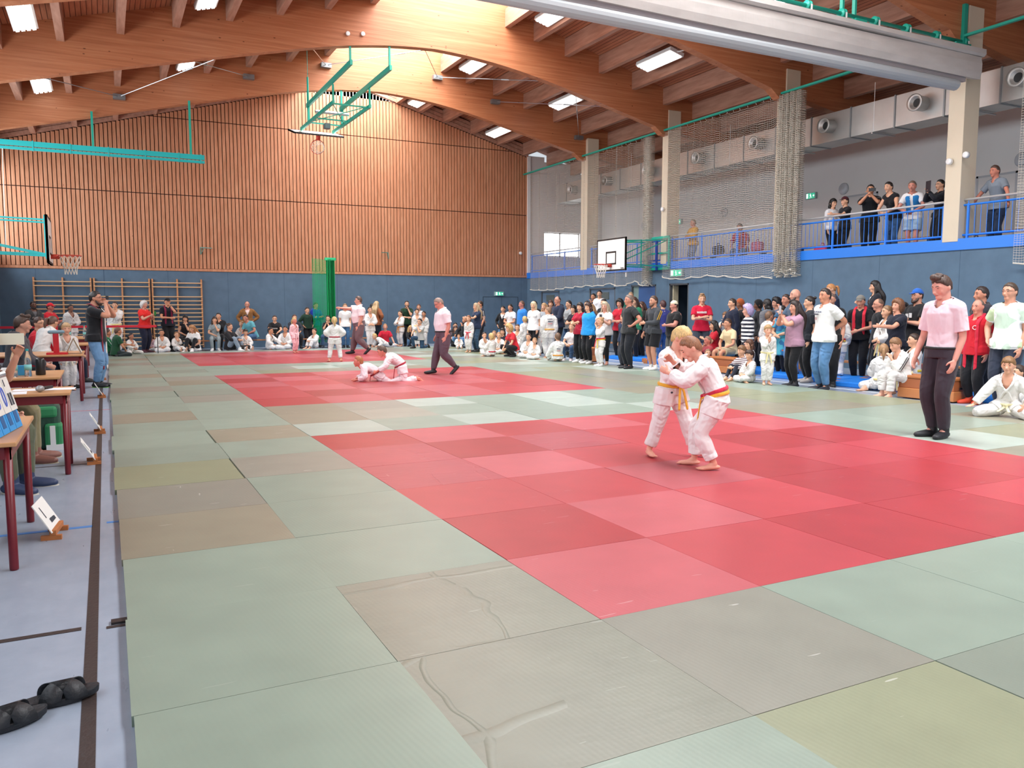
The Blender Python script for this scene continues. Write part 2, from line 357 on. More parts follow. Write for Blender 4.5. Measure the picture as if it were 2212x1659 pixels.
# --- glulam roof beams
def zb(x):  # underside
    L = 6.87+.249*x; Rr = 7.12+.238*(16.1-x); a = min(L, Rr); pk = 8.50
    return -math.log(math.exp(-a*4.2)+math.exp(-(pk+.05)*4.2*1.0))/4.2
names = ['nearest roof beam, above the photographer', 'second roof beam, cut off by the top of the photo', 'roof beam at the pillar behind the white divider curtain', 'curved roof beam that carries the ceiling hoop', 'farthest curved roof beam, nearest to the slatted end wall']
for i, yc in enumerate((5.27, 10.24, 15.22, 20.19, 25.1)):
    xs = list(np.linspace(XL, 15.75, 44))
    bot = [(x, zb(x)) for x in xs]+[(16.05, 6.98), (XR, 6.95), (XR+.3, 6.95), (XR+.31, 7.1), (XG, 6.5)]
    top = [(x, gz(x)+.5) for x in (XG, 14, SK1)]+[(x, gz(8.57)+.48-.02*(x-8.57)**2) for x in np.linspace(10.4, 6.9, 9)]+[(SK0, gz(SK0)+.5), (XL, gz(XL)+.5)]
    o = MB().prism(bot+top, yc-.12, yc+.12).obj('roof_beam', M_glu)
    tag(o, 'glued laminated wooden roof beam: '+names[i], 'roof beam', 'glued wooden roof beams')
# --- concrete pillars of the gallery side
pn = ['cream concrete pillar nearest the camera, half hidden by the end of the divider curtain', 'cream pillar beside the gathered net, left of the balcony group', 'cream pillar behind the side wall basketball hoop', 'farthest cream pillar, next to the bright gallery window', 'cream pillar outside the right edge of the frame']
for i, (a, b) in enumerate(((10.06, 10.42), (15.06, 15.38), (20.04, 20.34), (24.85, 25.3), (5.06, 5.42))):
    o = box('pillar', M_cream, XR-.04, a, 2.9, XR+.45, b, 7.75, bevel=.01); tag(o, pn[i], 'pillar', 'cream gallery pillars')
# --- steel bracing: plates and rods between the far beams
for i, (x, z) in enumerate(((.6, 7.45), (4.17, 8.45), (6.54, 9.1), (10.31, 9.2), (12.47, 8.65), (15.9, 7.75))):
    m_ = MB().box(-.16, -.1, -.08, .16, .05, .06); o = m_.obj('steel_bracket', mat('zinc_plate', '#8C9193', .45, .7), loc=(x, 24.93, z)); 
    tag(o, ['grey steel bracket on the far roof beam above the left teal bar', 'grey steel bracket on the far roof beam left of the ceiling hoop', 'grey steel bracket just above the ceiling hoop rails', 'grey steel bracket at the right edge of the bright skylight', 'grey steel bracket on the far beam near the right roof lamps', 'dark steel bracket beside the farthest cream pillar'][i], 'bracket', 'steel brackets of the roof bracing')
rods = [((.6, 24.9, 7.45), (-3.0, 20.3, 6.95)), ((.6, 24.9, 7.45), (4.1, 20.3, 8.3)), ((4.17, 24.9, 8.45), (1.0, 20.3, 7.6)), ((6.54, 24.9, 9.1), (4.6, 20.3, 8.6)), ((6.54, 24.9, 9.1), (10.2, 20.3, 9.1)), ((10.31, 24.9, 9.2), (7.6, 20.3, 9.5)), ((10.31, 24.9, 9.2), (13.4, 20.3, 8.3)), ((12.47, 24.9, 8.65), (15.9, 20.3, 7.8)), ((15.9, 24.9, 7.75), (12.9, 20.3, 8.4))]
for i, (a, b) in enumerate(rods):
    m_ = MB().cyl(a, b, .012, 6); a = Vector(a); b = Vector(b); m_.cyl(a.lerp(b, .45), a.lerp(b, .5), .022, 8)
    tag(m_.obj('bracing_rod', M_steel), 'thin steel bracing rod between the far beams, %s' % ['far left', 'above the left teal bar', 'left of the second bracket', 'left of the skylight', 'crossing the top of the ceiling hoop', 'passing in front of the skylight', 'beside the skylight on the right', 'sloping to the far pillar', 'crossing under the far right lamp'][i], 'bracing rod', 'roof bracing rods')
# --- strip lamps
M_lamp = mat('lamp_tubes', (1, 1, .97), .5, emit=5); M_lbox = mat('lamp_housing', '#E9E9E6', .4)
lamps = [(14.3, 18.0, 'large roof lamp right of centre, under the divider curtain'), (14.3, 23.2, 'middle roof lamp of the right-hand row, left of the third pillar'), (14.3, 28.4, 'small far roof lamp of the right-hand row by the slatted wall'), (14.0, 12.6, 'roof lamp showing above the divider curtain'),
         (11.05, 23.5, 'roof lamp just right of the skylight between the far beams'), (11.05, 28.6, 'tiny roof lamp over the slatted wall near its ridge'), (11.1, 18.3, 'roof lamp at the top right of the skylight, touching the curtain'),
         (-1.25, 18.4, 'roof lamp in the top left corner of the photo'), (2.33, 18.3, 'roof lamp at the top edge, left of centre'), (-1.25, 23.9, 'small roof lamp low at the far left between two beams'), (2.33, 23.6, 'roof lamp hidden between the left beams')]
for x, y, lb in lamps:
    s_ = 1 if x > 8.57 else -1; z = gz(x)+.06; sl_ = -.273*s_
    e = empty('ceiling_lamp', (x, y, z), 'white four tube '+lb, 'ceiling lamp', 'roof strip lamps'); e.rotation_euler = (0, math.atan(-sl_), 0)
    MB().box(-.24, -.8, .0, .24, .8, .1).obj('lamp_housing', M_lbox, e)
    for q in range(4): MB().box(-.2+q*.107, -.77, -.03, -.13+q*.107, .77, .0).obj('lamp_tube', M_lamp, e)
    MB().bar((0, -.8, .05), (0, -1.6, -.1), .02, .02).obj('lamp_cable', M_wht, e)
    MB().cyl((-.15, .5, .1), (-.15, .5, .45), .008, 5).cyl((.15, -.5, .1), (.15, -.5, .45), .008, 5).obj('hanger', M_steel, e)
# --- smoke detectors on beams
for x, z, lb in ((5.9, 8.55, 'left'), (6.3, 8.6, 'right')): tag(MB().lathe([(.05, 0), (.06, .02), (.05, .05)], n=12, M=Matrix.Translation((x, 20.06, z)) @ Matrix.Rotation(R_(90), 4, 'X')).obj('round_sensor', M_wht), 'small round white sensor on the curved beam, the %s of a pair' % lb, 'sensor', 'round sensors on the curved roof beam')
# ================================================================ MATS
def mat_material(name, base, crease=0, scr=.25):
    g = G(name); oi = g.n('ShaderNodeObjectInfo'); off = g.n('ShaderNodeVectorMath', operation='SCALE'); off.inputs['Scale'].default_value = 37.0
    cv = g.n('ShaderNodeCombineXYZ'); g.l(oi.outputs['Random'], cv.inputs[0]); g.l(oi.outputs['Random'], cv.inputs[1]); g.l(cv.outputs[0], off.inputs[0])
    ad = g.n('ShaderNodeVectorMath', operation='ADD'); g.l(g.tc.outputs['Object'], ad.inputs[0]); g.l(off.outputs[0], ad.inputs[1]); src = ad.outputs[0]
    b = lin(base); dk = tuple(x*.93 for x in b[:3]); lt = tuple(min(1, x*1.05) for x in b[:3])
    c = g.ramp(g.noise(src, 3, 5), [(.3, dk), (.7, lt)])
    c = g.mix(g.math('MULTIPLY', g.math('SUBTRACT', oi.outputs['Random'], .5), .16), c, (0, 0, 0, 1), 'MIX') if False else c
    hv = g.n('ShaderNodeHueSaturation'); g.l(g.math('MULTIPLY_ADD', oi.outputs['Random'], .12, .94), hv.inputs['Value']); g.l(c, hv.inputs['Color']); c = hv.outputs[0]
    sc = g.noise(g.mapping(src, (1.2, 9, 1), rot=(0, 0, .6)), 3.5, 2, .4)
    c = g.mix(g.math('MULTIPLY', g.math('GREATER_THAN', sc, .75), scr), c, '#F2F0EA')
    sc = g.noise(g.mapping(src, (8, 1.1, 1), rot=(0, 0, .35)), 3.1, 2, .4)
    c = g.mix(g.math('MULTIPLY', g.math('GREATER_THAN', sc, .785), scr), c, '#F2F0EA')
    g.l(c, g.b.inputs['Base Color']); g.b.inputs['Roughness'].default_value = .36; g.b.inputs['Specular IOR Level'].default_value = .62
    w = g.n('ShaderNodeTexWave', bands_direction='DIAGONAL'); w.inputs['Scale'].default_value = 26; g.l(g.mapping(g.tc.outputs['Object'], (1, .15, 0)), w.inputs['Vector'])
    h = g.math('MULTIPLY', w.outputs['Fac'], .03)
    if crease:
        cr = None
        for ax, sc_, ds in (('X', .55, 5.5), ('Y', .42, 4.0)):
            wv = g.n('ShaderNodeTexWave', bands_direction=ax); wv.inputs['Scale'].default_value = sc_; wv.inputs['Distortion'].default_value = ds; wv.inputs['Detail'].default_value = 3; wv.inputs['Detail Scale'].default_value = 1.6; g.l(src, wv.inputs['Vector'])
            q = g.ramp(wv.outputs['Fac'], [(.988, (0, 0, 0)), (1.0, (1, 1, 1))]); q = g.math('MULTIPLY', q, g.math('GREATER_THAN', g.noise(src, 1.7, 1), .46)); cr = q if cr is None else g.math('MAXIMUM', cr, q)
        h = g.math('ADD', h, g.math('MULTIPLY', cr, crease*.6)); h = g.math('ADD', h, g.math('MULTIPLY', g.noise(g.mapping(src, (1, 3, 1)), 5, 3), .6*crease))
    g.bump(h, .55, .006); return g.m
MT = {'s': mat_material('sage_green_vinyl', '#869486', 0, .06), 'k': mat_material('khaki_vinyl', '#8A8573', 0, .3), 'o': mat_material('olive_vinyl', '#878B70', 0, .3),
      'g': mat_material('greyish_olive_vinyl', '#87867A', 0, .35), 'c': mat_material('creased_grey_green_vinyl', '#86887A', 1.0, .15), 'b': mat_material('creased_beige_vinyl', '#929183', .9, .1),
      'd': mat_material('dark_grey_green_vinyl', '#7F887B', .15, .25), 'l': mat_material('pale_sage_vinyl', '#9FAA9F', 0, .08),
      'R': mat_material('bright_red_vinyl', '#AE3C43', 0, .08), 'P': mat_material('faded_pinkish_red_vinyl', '#B25259', .1, .15), 'D': mat_material('deep_red_vinyl', '#A13137', .05, .1), 'W': mat_material('creased_red_vinyl', '#A94750', .9, .25)}
tone = {'s': 'sage green', 'k': 'khaki', 'o': 'olive green', 'g': 'grey olive', 'c': 'creased grey green', 'b': 'creased pale beige', 'd': 'dark grey green', 'l': 'pale sage', 'R': 'bright red', 'P': 'faded pinkish red', 'D': 'deep red', 'W': 'creased red'}
grid = {0: 'ssodslslkss', 1: 'scgsssoslos', 2: 'sc', 3: 'ss', 4: 'ks', 5: 'gs', 6: 'og', 7: 'ss', 8: 'sk', 9: 'sskbsslssos', 10: 'kskglslskos', 11: 'ss', 12: 'sg', 13: 's', 14: 'gs', 15: 'sk', 16: 's', 17: 'k', 18: 'sdsglslsokl', 19: 'sssdslssdos', 20: 'sg', 21: 'gd', 22: 's', 23: 'ks', 24: 's', 25: 'd', 26: 's'}
redg = {2: 'PRDDRP', 3: 'DPRDDR', 4: 'RRPDRR', 5: 'WPRRDD', 6: 'WDWRRP', 7: 'DPDPRR', 8: 'DRDPRR', 11: 'DPDPRR', 12: 'RDPPRD', 13: 'RPDRPR', 14: 'PRDDPR', 15: 'DPRPDP', 16: 'PDPRRD'}
_mm = {}
def mat_mesh(k):
    if k in _mm: return _mm[k]
    o = MB().box(-.4985, -.4985, 0, .4985, .4985, .04).obj('t', MT[k]); me = o.data; bpy.data.objects.remove(o); _mm[k] = me; return me
ordn = ['first', 'second', 'third', 'fourth', 'fifth', 'sixth', 'seventh', 'eighth', 'ninth', 'tenth', 'eleventh', 'twelfth', 'thirteenth', 'fourteenth', 'fifteenth', 'sixteenth', 'seventeenth', 'eighteenth', 'nineteenth', 'twentieth', 'twenty-first', 'twenty-second', 'twenty-third', 'twenty-fourth', 'twenty-fifth', 'twenty-sixth', 'twenty-seventh', 'twenty-eighth']
for r in range(0, 27):
    for c in range(0, 11):
        red = 2 <= c < 8 and (2 <= r < 8 or 11 <= r < 17 or 20 <= r < 26)
        if red: rr_ = redg.get(r); k = rr_[c-2] if rr_ else rng.choice(list('RPDRP'))
        else:
            rr_ = grid.get(r, ''); k = rr_[c] if c < len(rr_) else rng.choice(list('sssllsdogk' if c < 8 else 'ssoogkslol'))
        px = c+.5 if c < 8 else 8+(c-8)*1.12+.56
        o = bpy.data.objects.new('red_judo_mat' if red else 'green_judo_mat', mat_mesh(k)); COL.objects.link(o)
        o.location = (px+rng.uniform(-.004, .004)+(rng.uniform(-.018, .012) if c == 0 else 0), r+.5, rng.uniform(0, .0015)); o.rotation_euler[2] = rng.uniform(-.0015, .0015)
        if c >= 8: o.scale[0] = 1.12
        if red:
            ar = 0 if r < 9 else (1 if r < 18 else 2); tag(o, '%s mat, %s row, %s from the left, in the %s red square' % (tone[k], ordn[r-(2, 11, 20)[ar]], ordn[c-2], ('nearest', 'middle', 'farthest')[ar]), 'mat', 'red judo mats')
        else: tag(o, '%s judo mat, %s row from the front, %s from the left edge' % (tone[k], ordn[r], ordn[c]), 'mat', 'green judo mats')
# ================================================================ VENTILATION DUCT
e = empty('ventilation_duct', (17.35, 10, 5.88), 'long galvanised air duct with round nozzles above the gallery', 'air duct')
MB().box(0, -16, 0, .75, 19.0, .74).obj('duct_body', M_galv, e)
for i, y in enumerate(np.arange(-15.6, 19, 1.3)):
    MB().box(-.02, y-.02, -.02, .77, y+.02, .76).obj('duct_flange', mat('zinc_flange', '#8F9496', .5, .6), e)
for y in (9.5, 11.84, 14.51, 17.09, 19.66, 22.34, 24.93, 27.47):
    m_ = MB(); T = Matrix.Translation((0, y-10, .38)) @ Matrix.Rotation(R_(-90), 4, 'Y')
    m_.lathe([(.17, 0), (.17, .28), (.20, .30), (.20, .33), (.13, .30), (.10, .22), (.0, .20)], n=24, M=T); nz_ = m_.obj('air_nozzle', M_galv, e, smooth=True)
    MB().lathe([(.1, .225), (.0, .226)], n=16, M=T).obj('nozzle_opening', M_dark, nz_)
for y in np.arange(-15, 19, 2.6): MB().box(-.05, y-.02, -.05, .8, y+.02, -.02).cyl((0, y, 0), (0, y, 1.2), .008, 5).obj('duct_hanger', M_steel, e)
# ================================================================ GALLERY RAILING
secs = [(YB+.1, 5.06), (5.44, 10.06), (10.42, 15.06), (15.4, 20.04), (20.36, 24.85), (25.32, 29.6)]
rl = ['behind the camera side', 'with the man in the grey shirt', 'with the group of seven onlookers', 'with the man in the yellow jacket', 'behind the white basketball board', 'in front of the bright gallery window']
for (a, b), lb in zip(secs, rl):
    e = empty('gallery_railing', (16.42, a, 2.95), 'blue barred gallery railing section '+lb, 'railing', 'gallery railing sections'); L = b-a
    MB().cyl((0, 0, .83), (0, L, .83), .025, 10).obj('handrail', mat('chrome_handrail', '#C9C9C8', .5, .3), e, smooth=True)
    MB().cyl((0, 0, .72), (0, L, .72), .022, 8).obj('top_rail', M_blue, e); MB().cyl((0, 0, .09), (0, L, .09), .022, 8).obj('bottom_rail', M_blue, e)
    n = max(2, round(L/1.5)); m_ = MB()
    for k in range(n+1): y = min(max(k*L/n, .1), L-.1); MB().box(-.02, y-.022, 0, .02, y+.022, .75).cyl((0, y, .72), (0, y, .83), .01, 6).obj('rail_post', M_blue, e)
    for k in range(int(L/.13)): m_.cyl((0, .08+k*.13, .09), (0, .08+k*.13, .72), .0075, 5)
    m_.obj('railing_bars', M_blue, e)
# gallery benches and round wall lamps
for i, (a, b, lb) in enumerate(((11.9, 14.0, 'behind the onlookers in black'), (14.4, 16.6, 'behind the pink bag'), (17.6, 20.4, 'under the seated man in red'), (20.6, 24, 'far along the gallery'), (9.0, 10.9, 'right of the big pillar'))):
    e = empty('bench', (18.3, a, 2.74), 'low wooden gallery bench '+lb, 'bench', 'wooden gallery benches'); L = b-a
    MB().box(-.14, 0, .46, .14, L, .5).obj('seat', mat('bench_wood', '#B57A50', .5), e, bevel=.004)
    for y in (.25, L-.25): MB().box(-.12, y-.03, 0, .12, y+.03, .46).obj('leg', M_blued, e)
for y, z, lb in ((16.42, 2.12, 'above the woman in the white top'), (21.67, 1.95, 'behind the man in yellow'), (26.5, 1.9, 'farthest along the gallery'), (11.12, 2.14, 'at the right edge of the photo')):
    e = empty('wall_lamp', (XG, y, 2.95+z), 'round pale wall lamp '+lb, 'lamp', 'round gallery lamps')
    MB().lathe([(.17, 0), (.175, .03), (.14, .07), (.0, .09)], n=24, M=Matrix.Rotation(R_(-90), 4, 'Y')).obj('lamp_shade', mat('opal_disc', '#BFC1C6', .4), e, smooth=True)
# gallery bags
def bag(name, loc, col, s, label, rz=0, cat='bag'):
    e = empty(name, loc, label, cat, None, rz); m = mat('bag_fabric', col, .7, bump=.3, bscale=25)
    o = MB().box(-s[0]/2, -s[1]/2, 0, s[0]/2, s[1]/2, s[2]).obj('bag_body', m, e); bv = o.modifiers.new('b', 'BEVEL'); bv.width = min(s)*.3; bv.segments = 3
    MB().tube([(-s[0]*.25, 0, s[2]*.95), (-s[0]*.15, 0, s[2]*1.25), (s[0]*.15, 0, s[2]*1.25), (s[0]*.25, 0, s[2]*.95)], .012, 6).obj('handle', m, e)
    MB().box(-s[0]*.35, -s[1]/2-.02, s[2]*.15, s[0]*.35, -s[1]/2+.02, s[2]*.55).obj('front_pocket', m, e, bevel=.01)
    return e
bag('handbag', (17.0, 14.35, 2.74), '#E8466E', (.3, .42, .36), 'bright pink bag on the gallery floor behind the railing', 0)
bag('backpack', (17.1, 10.2, 2.74), '#3B4450', (.3, .5, .26), 'dark grey backpack on the gallery beside the big pillar')
bag('backpack', (18.3, 18.1, 3.24), '#B04468', (.24, .4, .3), 'pink rucksack on the gallery bench beside the seated man in red')
bag('backpack', (18.3, 19.9, 3.24), '#22262C', (.24, .4, .3), 'black bag on the gallery bench behind the man in yellow')
# ================================================================ EXIT SIGNS
M_exg = mat('exit_sign_green', (.05, .55, .32), .4, emit=1.2); M_exw = mat('exit_sign_white', (.9, 1, .96), .4, emit=1.6)
def exit_sign(loc, rz, label, w=.36, h=.18):
    e = empty('exit_sign', loc, label, 'exit sign', 'green emergency exit signs', rz)   # faces local -Y
    MB().box(-w/2, -.04, -h/2, w/2, .04, h/2).obj('sign_case', mat('sign_case', '#9FB4B4', .5), e)
    MB().box(-w*.42, -.046, -h*.42, w*.42, -.04, h*.42).obj('sign_face', M_exg, e)
    m_ = MB().box(-w*.4, -.05, -h*.36, -w*.22, -.046, h*.36)               # door
    m_.lathe([(0, 0), (.016, 0), (.016, .003), (0, .003)], n=10, M=Matrix.Translation((.0, -.047, h*.26)) @ Matrix.Rotation(R_(90), 4, 'X'))
    m_.bar((0, -.048, h*.18), (.02, -.048, -.01), .004, .026, (0, 0, 1)).bar((.015, -.048, -.01), (-.02, -.048, -h*.36), .004, .014).bar((.02, -.048, -.01), (.05, -.048, -h*.3), .004, .014).bar((-.03, -.048, h*.05), (.04, -.048, h*.08), .004, .012)
    m_.add([(w*.22, -.048, 0), (w*.34, -.048, h*.2), (w*.34, -.048, -h*.2)], [(0, 1, 2)]); m_.box(w*.33, -.05, -h*.08, w*.4, -.046, h*.08)
    m_.obj('running_figure', M_exw, e)
exit_sign((14.92, YF-.04, 2.06), 0, 'green exit sign above the blue double door in the end wall', .42, .17)
exit_sign((XR-.05, 19.46, 2.58), R_(-90), 'green exit sign under the gallery beside the side hoop', .6, .22)
exit_sign((XG-.05, 17.63, 5.0), R_(-90), 'lit exit sign on the gallery wall left of the two chatting women', .4, .2)
exit_sign((XG-.05, 24.2, 4.8), R_(-90), 'small exit sign on the gallery wall left of the man in yellow', .34, .2)
# speakers, thermostats
for x, y, z, rz, lb in ((XR-.06, 9.93, 4.68, 90, 'on the big right-hand pillar'), (XR-.06, 10.3, 4.6, 90, 'on the left edge of the big right-hand pillar'), (XR-.06, 20.2, 4.65, 90, 'on the pillar behind the side hoop'), (15.94, YF-.02, 3.79, 0, 'low on the right end of the slatted wall')):
    tag(MB().lathe([(.065, 0), (.065, .07), (.055, .08), (0, .08)], n=20, M=Matrix.Translation((x, y, z)) @ Matrix.Rotation(R_(rz) if 0 else 0, 4, 'Z') @ (Matrix.Rotation(R_(-90), 4, 'Y') if rz else Matrix.Rotation(R_(90), 4, 'X'))).obj('speaker', M_wht, smooth=True), 'small white round loudspeaker '+lb, 'speaker', 'round white loudspeakers')
tag(box('wall_switch', M_wht, XR-.03, 22.26, 2.55, XR, 22.34, 2.7), 'tiny white wall box under the gallery edge behind the side hoop', 'switch')
# ================================================================ NETS
def net_material(name, col, cell, th, extra=.0):
    g = G(name); uv = g.sep(g.tc.outputs['UV'])
    wob = g.noise(g.tc.outputs['UV'], 1.3, 2)
    u = g.math('FRACT', g.math('DIVIDE', uv[0], cell)); v = g.math('FRACT', g.math('DIVIDE', g.math('MULTIPLY_ADD', wob, .25, uv[1]), cell))
    a = g.math('MAXIMUM', g.math('LESS_THAN', u, th*.6), g.math('LESS_THAN', v, th)); a = g.math('MAXIMUM', a, extra)
    g.l(a, g.b.inputs['Alpha']); g.b.inputs['Base Color'].default_value = lin(col); g.b.inputs['Roughness'].default_value = .9; g.b.inputs['Specular IOR Level'].default_value = .1
    return g.m
M_net = net_material('white_netting', '#C9C0B2', .05, .13); M_netg = net_material('green_netting', '#16B46C', .04, .3); M_rope = mat('white_rope', '#D9D3C6', .8)
def net_sheet(name, m, path, z0f, z1f, nz=10, parent=None, gather=1.0):
    """path: (x, y) points; u runs with cloth length (gather = cloth length per path length)"""
    vs = []; fs = []; us = []; L = 0; n = len(path)
    for i, (x, y) in enumerate(path):
        if i: L += math.hypot(x-path[i-1][0], y-path[i-1][1])*gather
        a, b = z0f(i/(n-1)), z1f(i/(n-1))
        for j in range(nz+1): vs.append((x, y, a+(b-a)*j/nz)); us.append((L, a+(b-a)*j/nz))
    for i in range(n-1):
        for j in range(nz): q = i*(nz+1)+j; fs.append((q, q+nz+1, q+nz+2, q+1))
    o = MB().add(vs, fs).obj(name, m, parent, smooth=True); uvl = o.data.uv_layers.new(name='UVMap')
    for lp in o.data.loops: uvl.data[lp.index].uv = us[lp.vertex_index]
    return o
def net(label, ya, yb, gpts, bottom, seed, folds=1.0):
    e = empty('ball_net', (0, 0, 0), label, 'net', 'white ball nets of the gallery side'); r_ = np.random.RandomState(seed)
    n = int(abs(yb-ya)*14); path = []; ph = r_.uniform(0, 6, 3)
    for i in range(n+1): y = ya+(yb-ya)*i/n; path.append((16.13+.05*folds*math.sin(y*9+ph[0])+.03*math.sin(y*23+ph[1]), y+.03*math.sin(y*17+ph[2])))
    sc = [r_.uniform(-.1, .12) for _ in range(40)]
    def bot(t): q = t*abs(yb-ya)/.75; i = int(q); f = q-i; return bottom+(sc[i % 40]*(1-f)+sc[(i+1) % 40]*f)-.05*abs(math.sin(q*math.pi))
    net_sheet('net_mesh', M_net, path, bot, lambda t: 7.02, 12, e)
    rp = [(p[0], p[1], bot(i/n)) for i, p in enumerate(path)]; MB().tube(rp, .018, 6).obj('bottom_rope', M_rope, e)
    for a, b, k in gpts:   # gathered bundle: many tight folds
        pth = [(16.13+.13*math.sin(i*1.9)+r_.uniform(-.02, .02), a+(b-a)*i/k) for i in range(k+1)]
        net_sheet('gathered_folds', M_net, pth, lambda t: bottom+.1*math.sin(t*19), lambda t: 7.05, 10, e)
        net_sheet('gathered_folds', M_net, [(x+.04, y+.03) for x, y in pth], lambda t: bottom+.06+.1*math.sin(t*14), lambda t: 7.05, 10, e)
        MB().tube([(x, y, bottom+.1*math.sin(i/k*19)) for i, (x, y) in enumerate(pth)], .018, 6).obj('bottom_rope', M_rope, e)
    m_ = MB()
    for i in range(0, n, 4): m_.tube([(16.15, path[i][1], 7.02), (16.15, path[i][1]+.05, 7.1)], .006, 4)
    m_.obj('net_hooks', M_rope, e)
net('white ball net hanging by the far gallery, left of the side hoop', 29.1, 20.9, [(21.15, 20.7, 12)], 2.3, 1, 1.3)
net('white ball net hanging over the man in the yellow jacket', 20.1, 15.2, [(15.2, 14.35, 46)], 2.4, 5, .5)
net('white ball net at the right edge of the photo', 8.75, 6.0, [], 2.45, 9, .8)
tag(MB().box(16.09, -5, 7.08, 16.17, 29.85, 7.13).obj('net_rail', M_teal), 'long teal rail carrying the ball nets along the pillars', 'rail')
for y, lb in ((25.3, 'farthest'), (20.4, 'second farthest'), (15.45, 'beside the gathered net'), (10.5, 'at the big pillar')):
    tag(MB().box(16.14, y, 7.1, 16.22, y+.06, 7.75).obj('net_rail_bracket', M_teal), 'short teal upright holding the net rail, '+lb, 'bracket', 'net rail brackets')
# green net bundle at the far wall
e = empty('sports_net', (7.2, 28.5, .1), 'green sports net hanging as a thick bundle before the end wall', 'net')
pth = [(.02*math.sin(i*1.7)-.42+i*.022, .03*math.sin(i*2.1)) for i in range(24)]
net_sheet('net_mesh', M_netg, pth, lambda t: .1, lambda t: 3.17-.04*t, 8, e)
pth = [(.1+.012*i+.02*math.sin(i*3), .09*math.sin(i*1.5)) for i in range(28)]
net_sheet('gathered_folds', mat('dense_green_netting', '#0E9F5B', .8), pth, lambda t: .1, lambda t: 3.15, 8, e)
MB().box(.05, -.05, 3.1, .45, .05, 3.2).obj('top_knot', mat('green_knot', '#35C98A', .7), e)
# ================================================================ DIVIDER CURTAIN
g = G('white_curtain_vinyl'); g.l(g.ramp(g.noise(g.mapping(g.tc.outputs['Object'], (.6, 2, 2)), 3, 3), [(.3, '#B9B4AF'), (.7, '#C6C1BC')]), g.b.inputs['Base Color']); g.b.inputs['Roughness'].default_value = .45
g.bump(g.noise(g.mapping(g.tc.outputs['Object'], (1.4, 1, .5)), 2.5, 3), .35, .03); M_cur = g.m
e = empty('divider_curtain', (0, 9.9, 6), 'white raised divider curtain bundle crossing the top right of the photo', 'curtain')
def extr(prof_, x0, x1, n, amp, name, m, par):
    vs = []; fs = []; k = len(prof_)
    for i in range(n+1):
        x = x0+(x1-x0)*i/n
        for j, (y, z) in enumerate(prof_): vs.append((x, y+amp*math.sin(x*1.7+j)*.6, z+amp*math.sin(x*1.1+j*1.3)))
    for i in range(n):
        for j in range(k): a = i*k+j; b = i*k+(j+1) % k; fs.append((a, b, b+k, a+k))
    fs.append(tuple(range(k))); fs.append(tuple(n*k+j for j in range(k-1, -1, -1)))
    return MB().add(vs, fs).obj(name, m, par, smooth=False)
extr([(-.17, .17), (-.2, .30), (-.2, .46), (-.17, .60), (-.14, .61), (.0, .61), (.0, .2)], XL+.05, 16.22, 60, .008, 'curtain_fold', M_cur, e)
extr([(-.2, .62), (-.24, .65), (-.23, .74), (-.14, .78), (.0, .78), (.0, .62)], XL+.05, 16.28, 60, .01, 'upper_fold', M_cur, e)
extr([(.13*math.cos(a)-.04, .01+.11*math.sin(a)) for a in np.linspace(0, 2*math.pi, 14)[:-1]], XL+.05, 15.62, 60, .004, 'curtain_roll', mat('curtain_roll_grey', '#ABB0B3', .45), e)
extr([(-.08, .1), (-.08, .2), (.0, .2), (.0, .1)], XL+.05, 15.9, 4, 0, 'curtain_recess', mat('curtain_shadow_band', '#A79C9C', .7), e)  # strip in the recess between panel and roll, shade put into its mauve
e = empty('curtain_hoist', (0, 10.1, 7.0), 'teal hoist shaft with pulleys above the divider curtain', 'hoist')
MB().cyl((XL, 0, 0), (16.25, 0, 0), .035, 12).obj('shaft', M_teal, e, smooth=True)
for i in range(20):
    x = 16.2-i*.9; p_ = MB().lathe([(.09, 0), (.09, .02), (.05, .03), (.05, .06), (.09, .07), (.09, .09)], n=18, M=Matrix.Translation((x-.05, 0, 0)) @ Matrix.Rotation(R_(90), 4, 'Y')).obj('pulley', M_teal, e, smooth=True)
    MB().box(x-.02, -.1, -.3, x+.02, -.095, 0).obj('strap', M_wht, p_)
for x in (12.62, 12.95, 6.5, 0.5): MB().box(x, .02, -.1, x+.05, .09, 1.6).obj('hanger_post', M_teal, e)
MB().box(12.9, -.06, -.12, 13.2, .1, -.04).obj('bearing_bracket', M_teal, e); MB().box(16.1, -.05, -.06, 16.2, .06, .75).box(15.8, -.1, -.14, 16.28, .1, -.06).obj('bearing_bracket', M_teal, e)
MB().cyl((15.95, .1, .2), (15.95, .1, 1.9), .012, 6).obj('hoist_cable', M_wht, e)
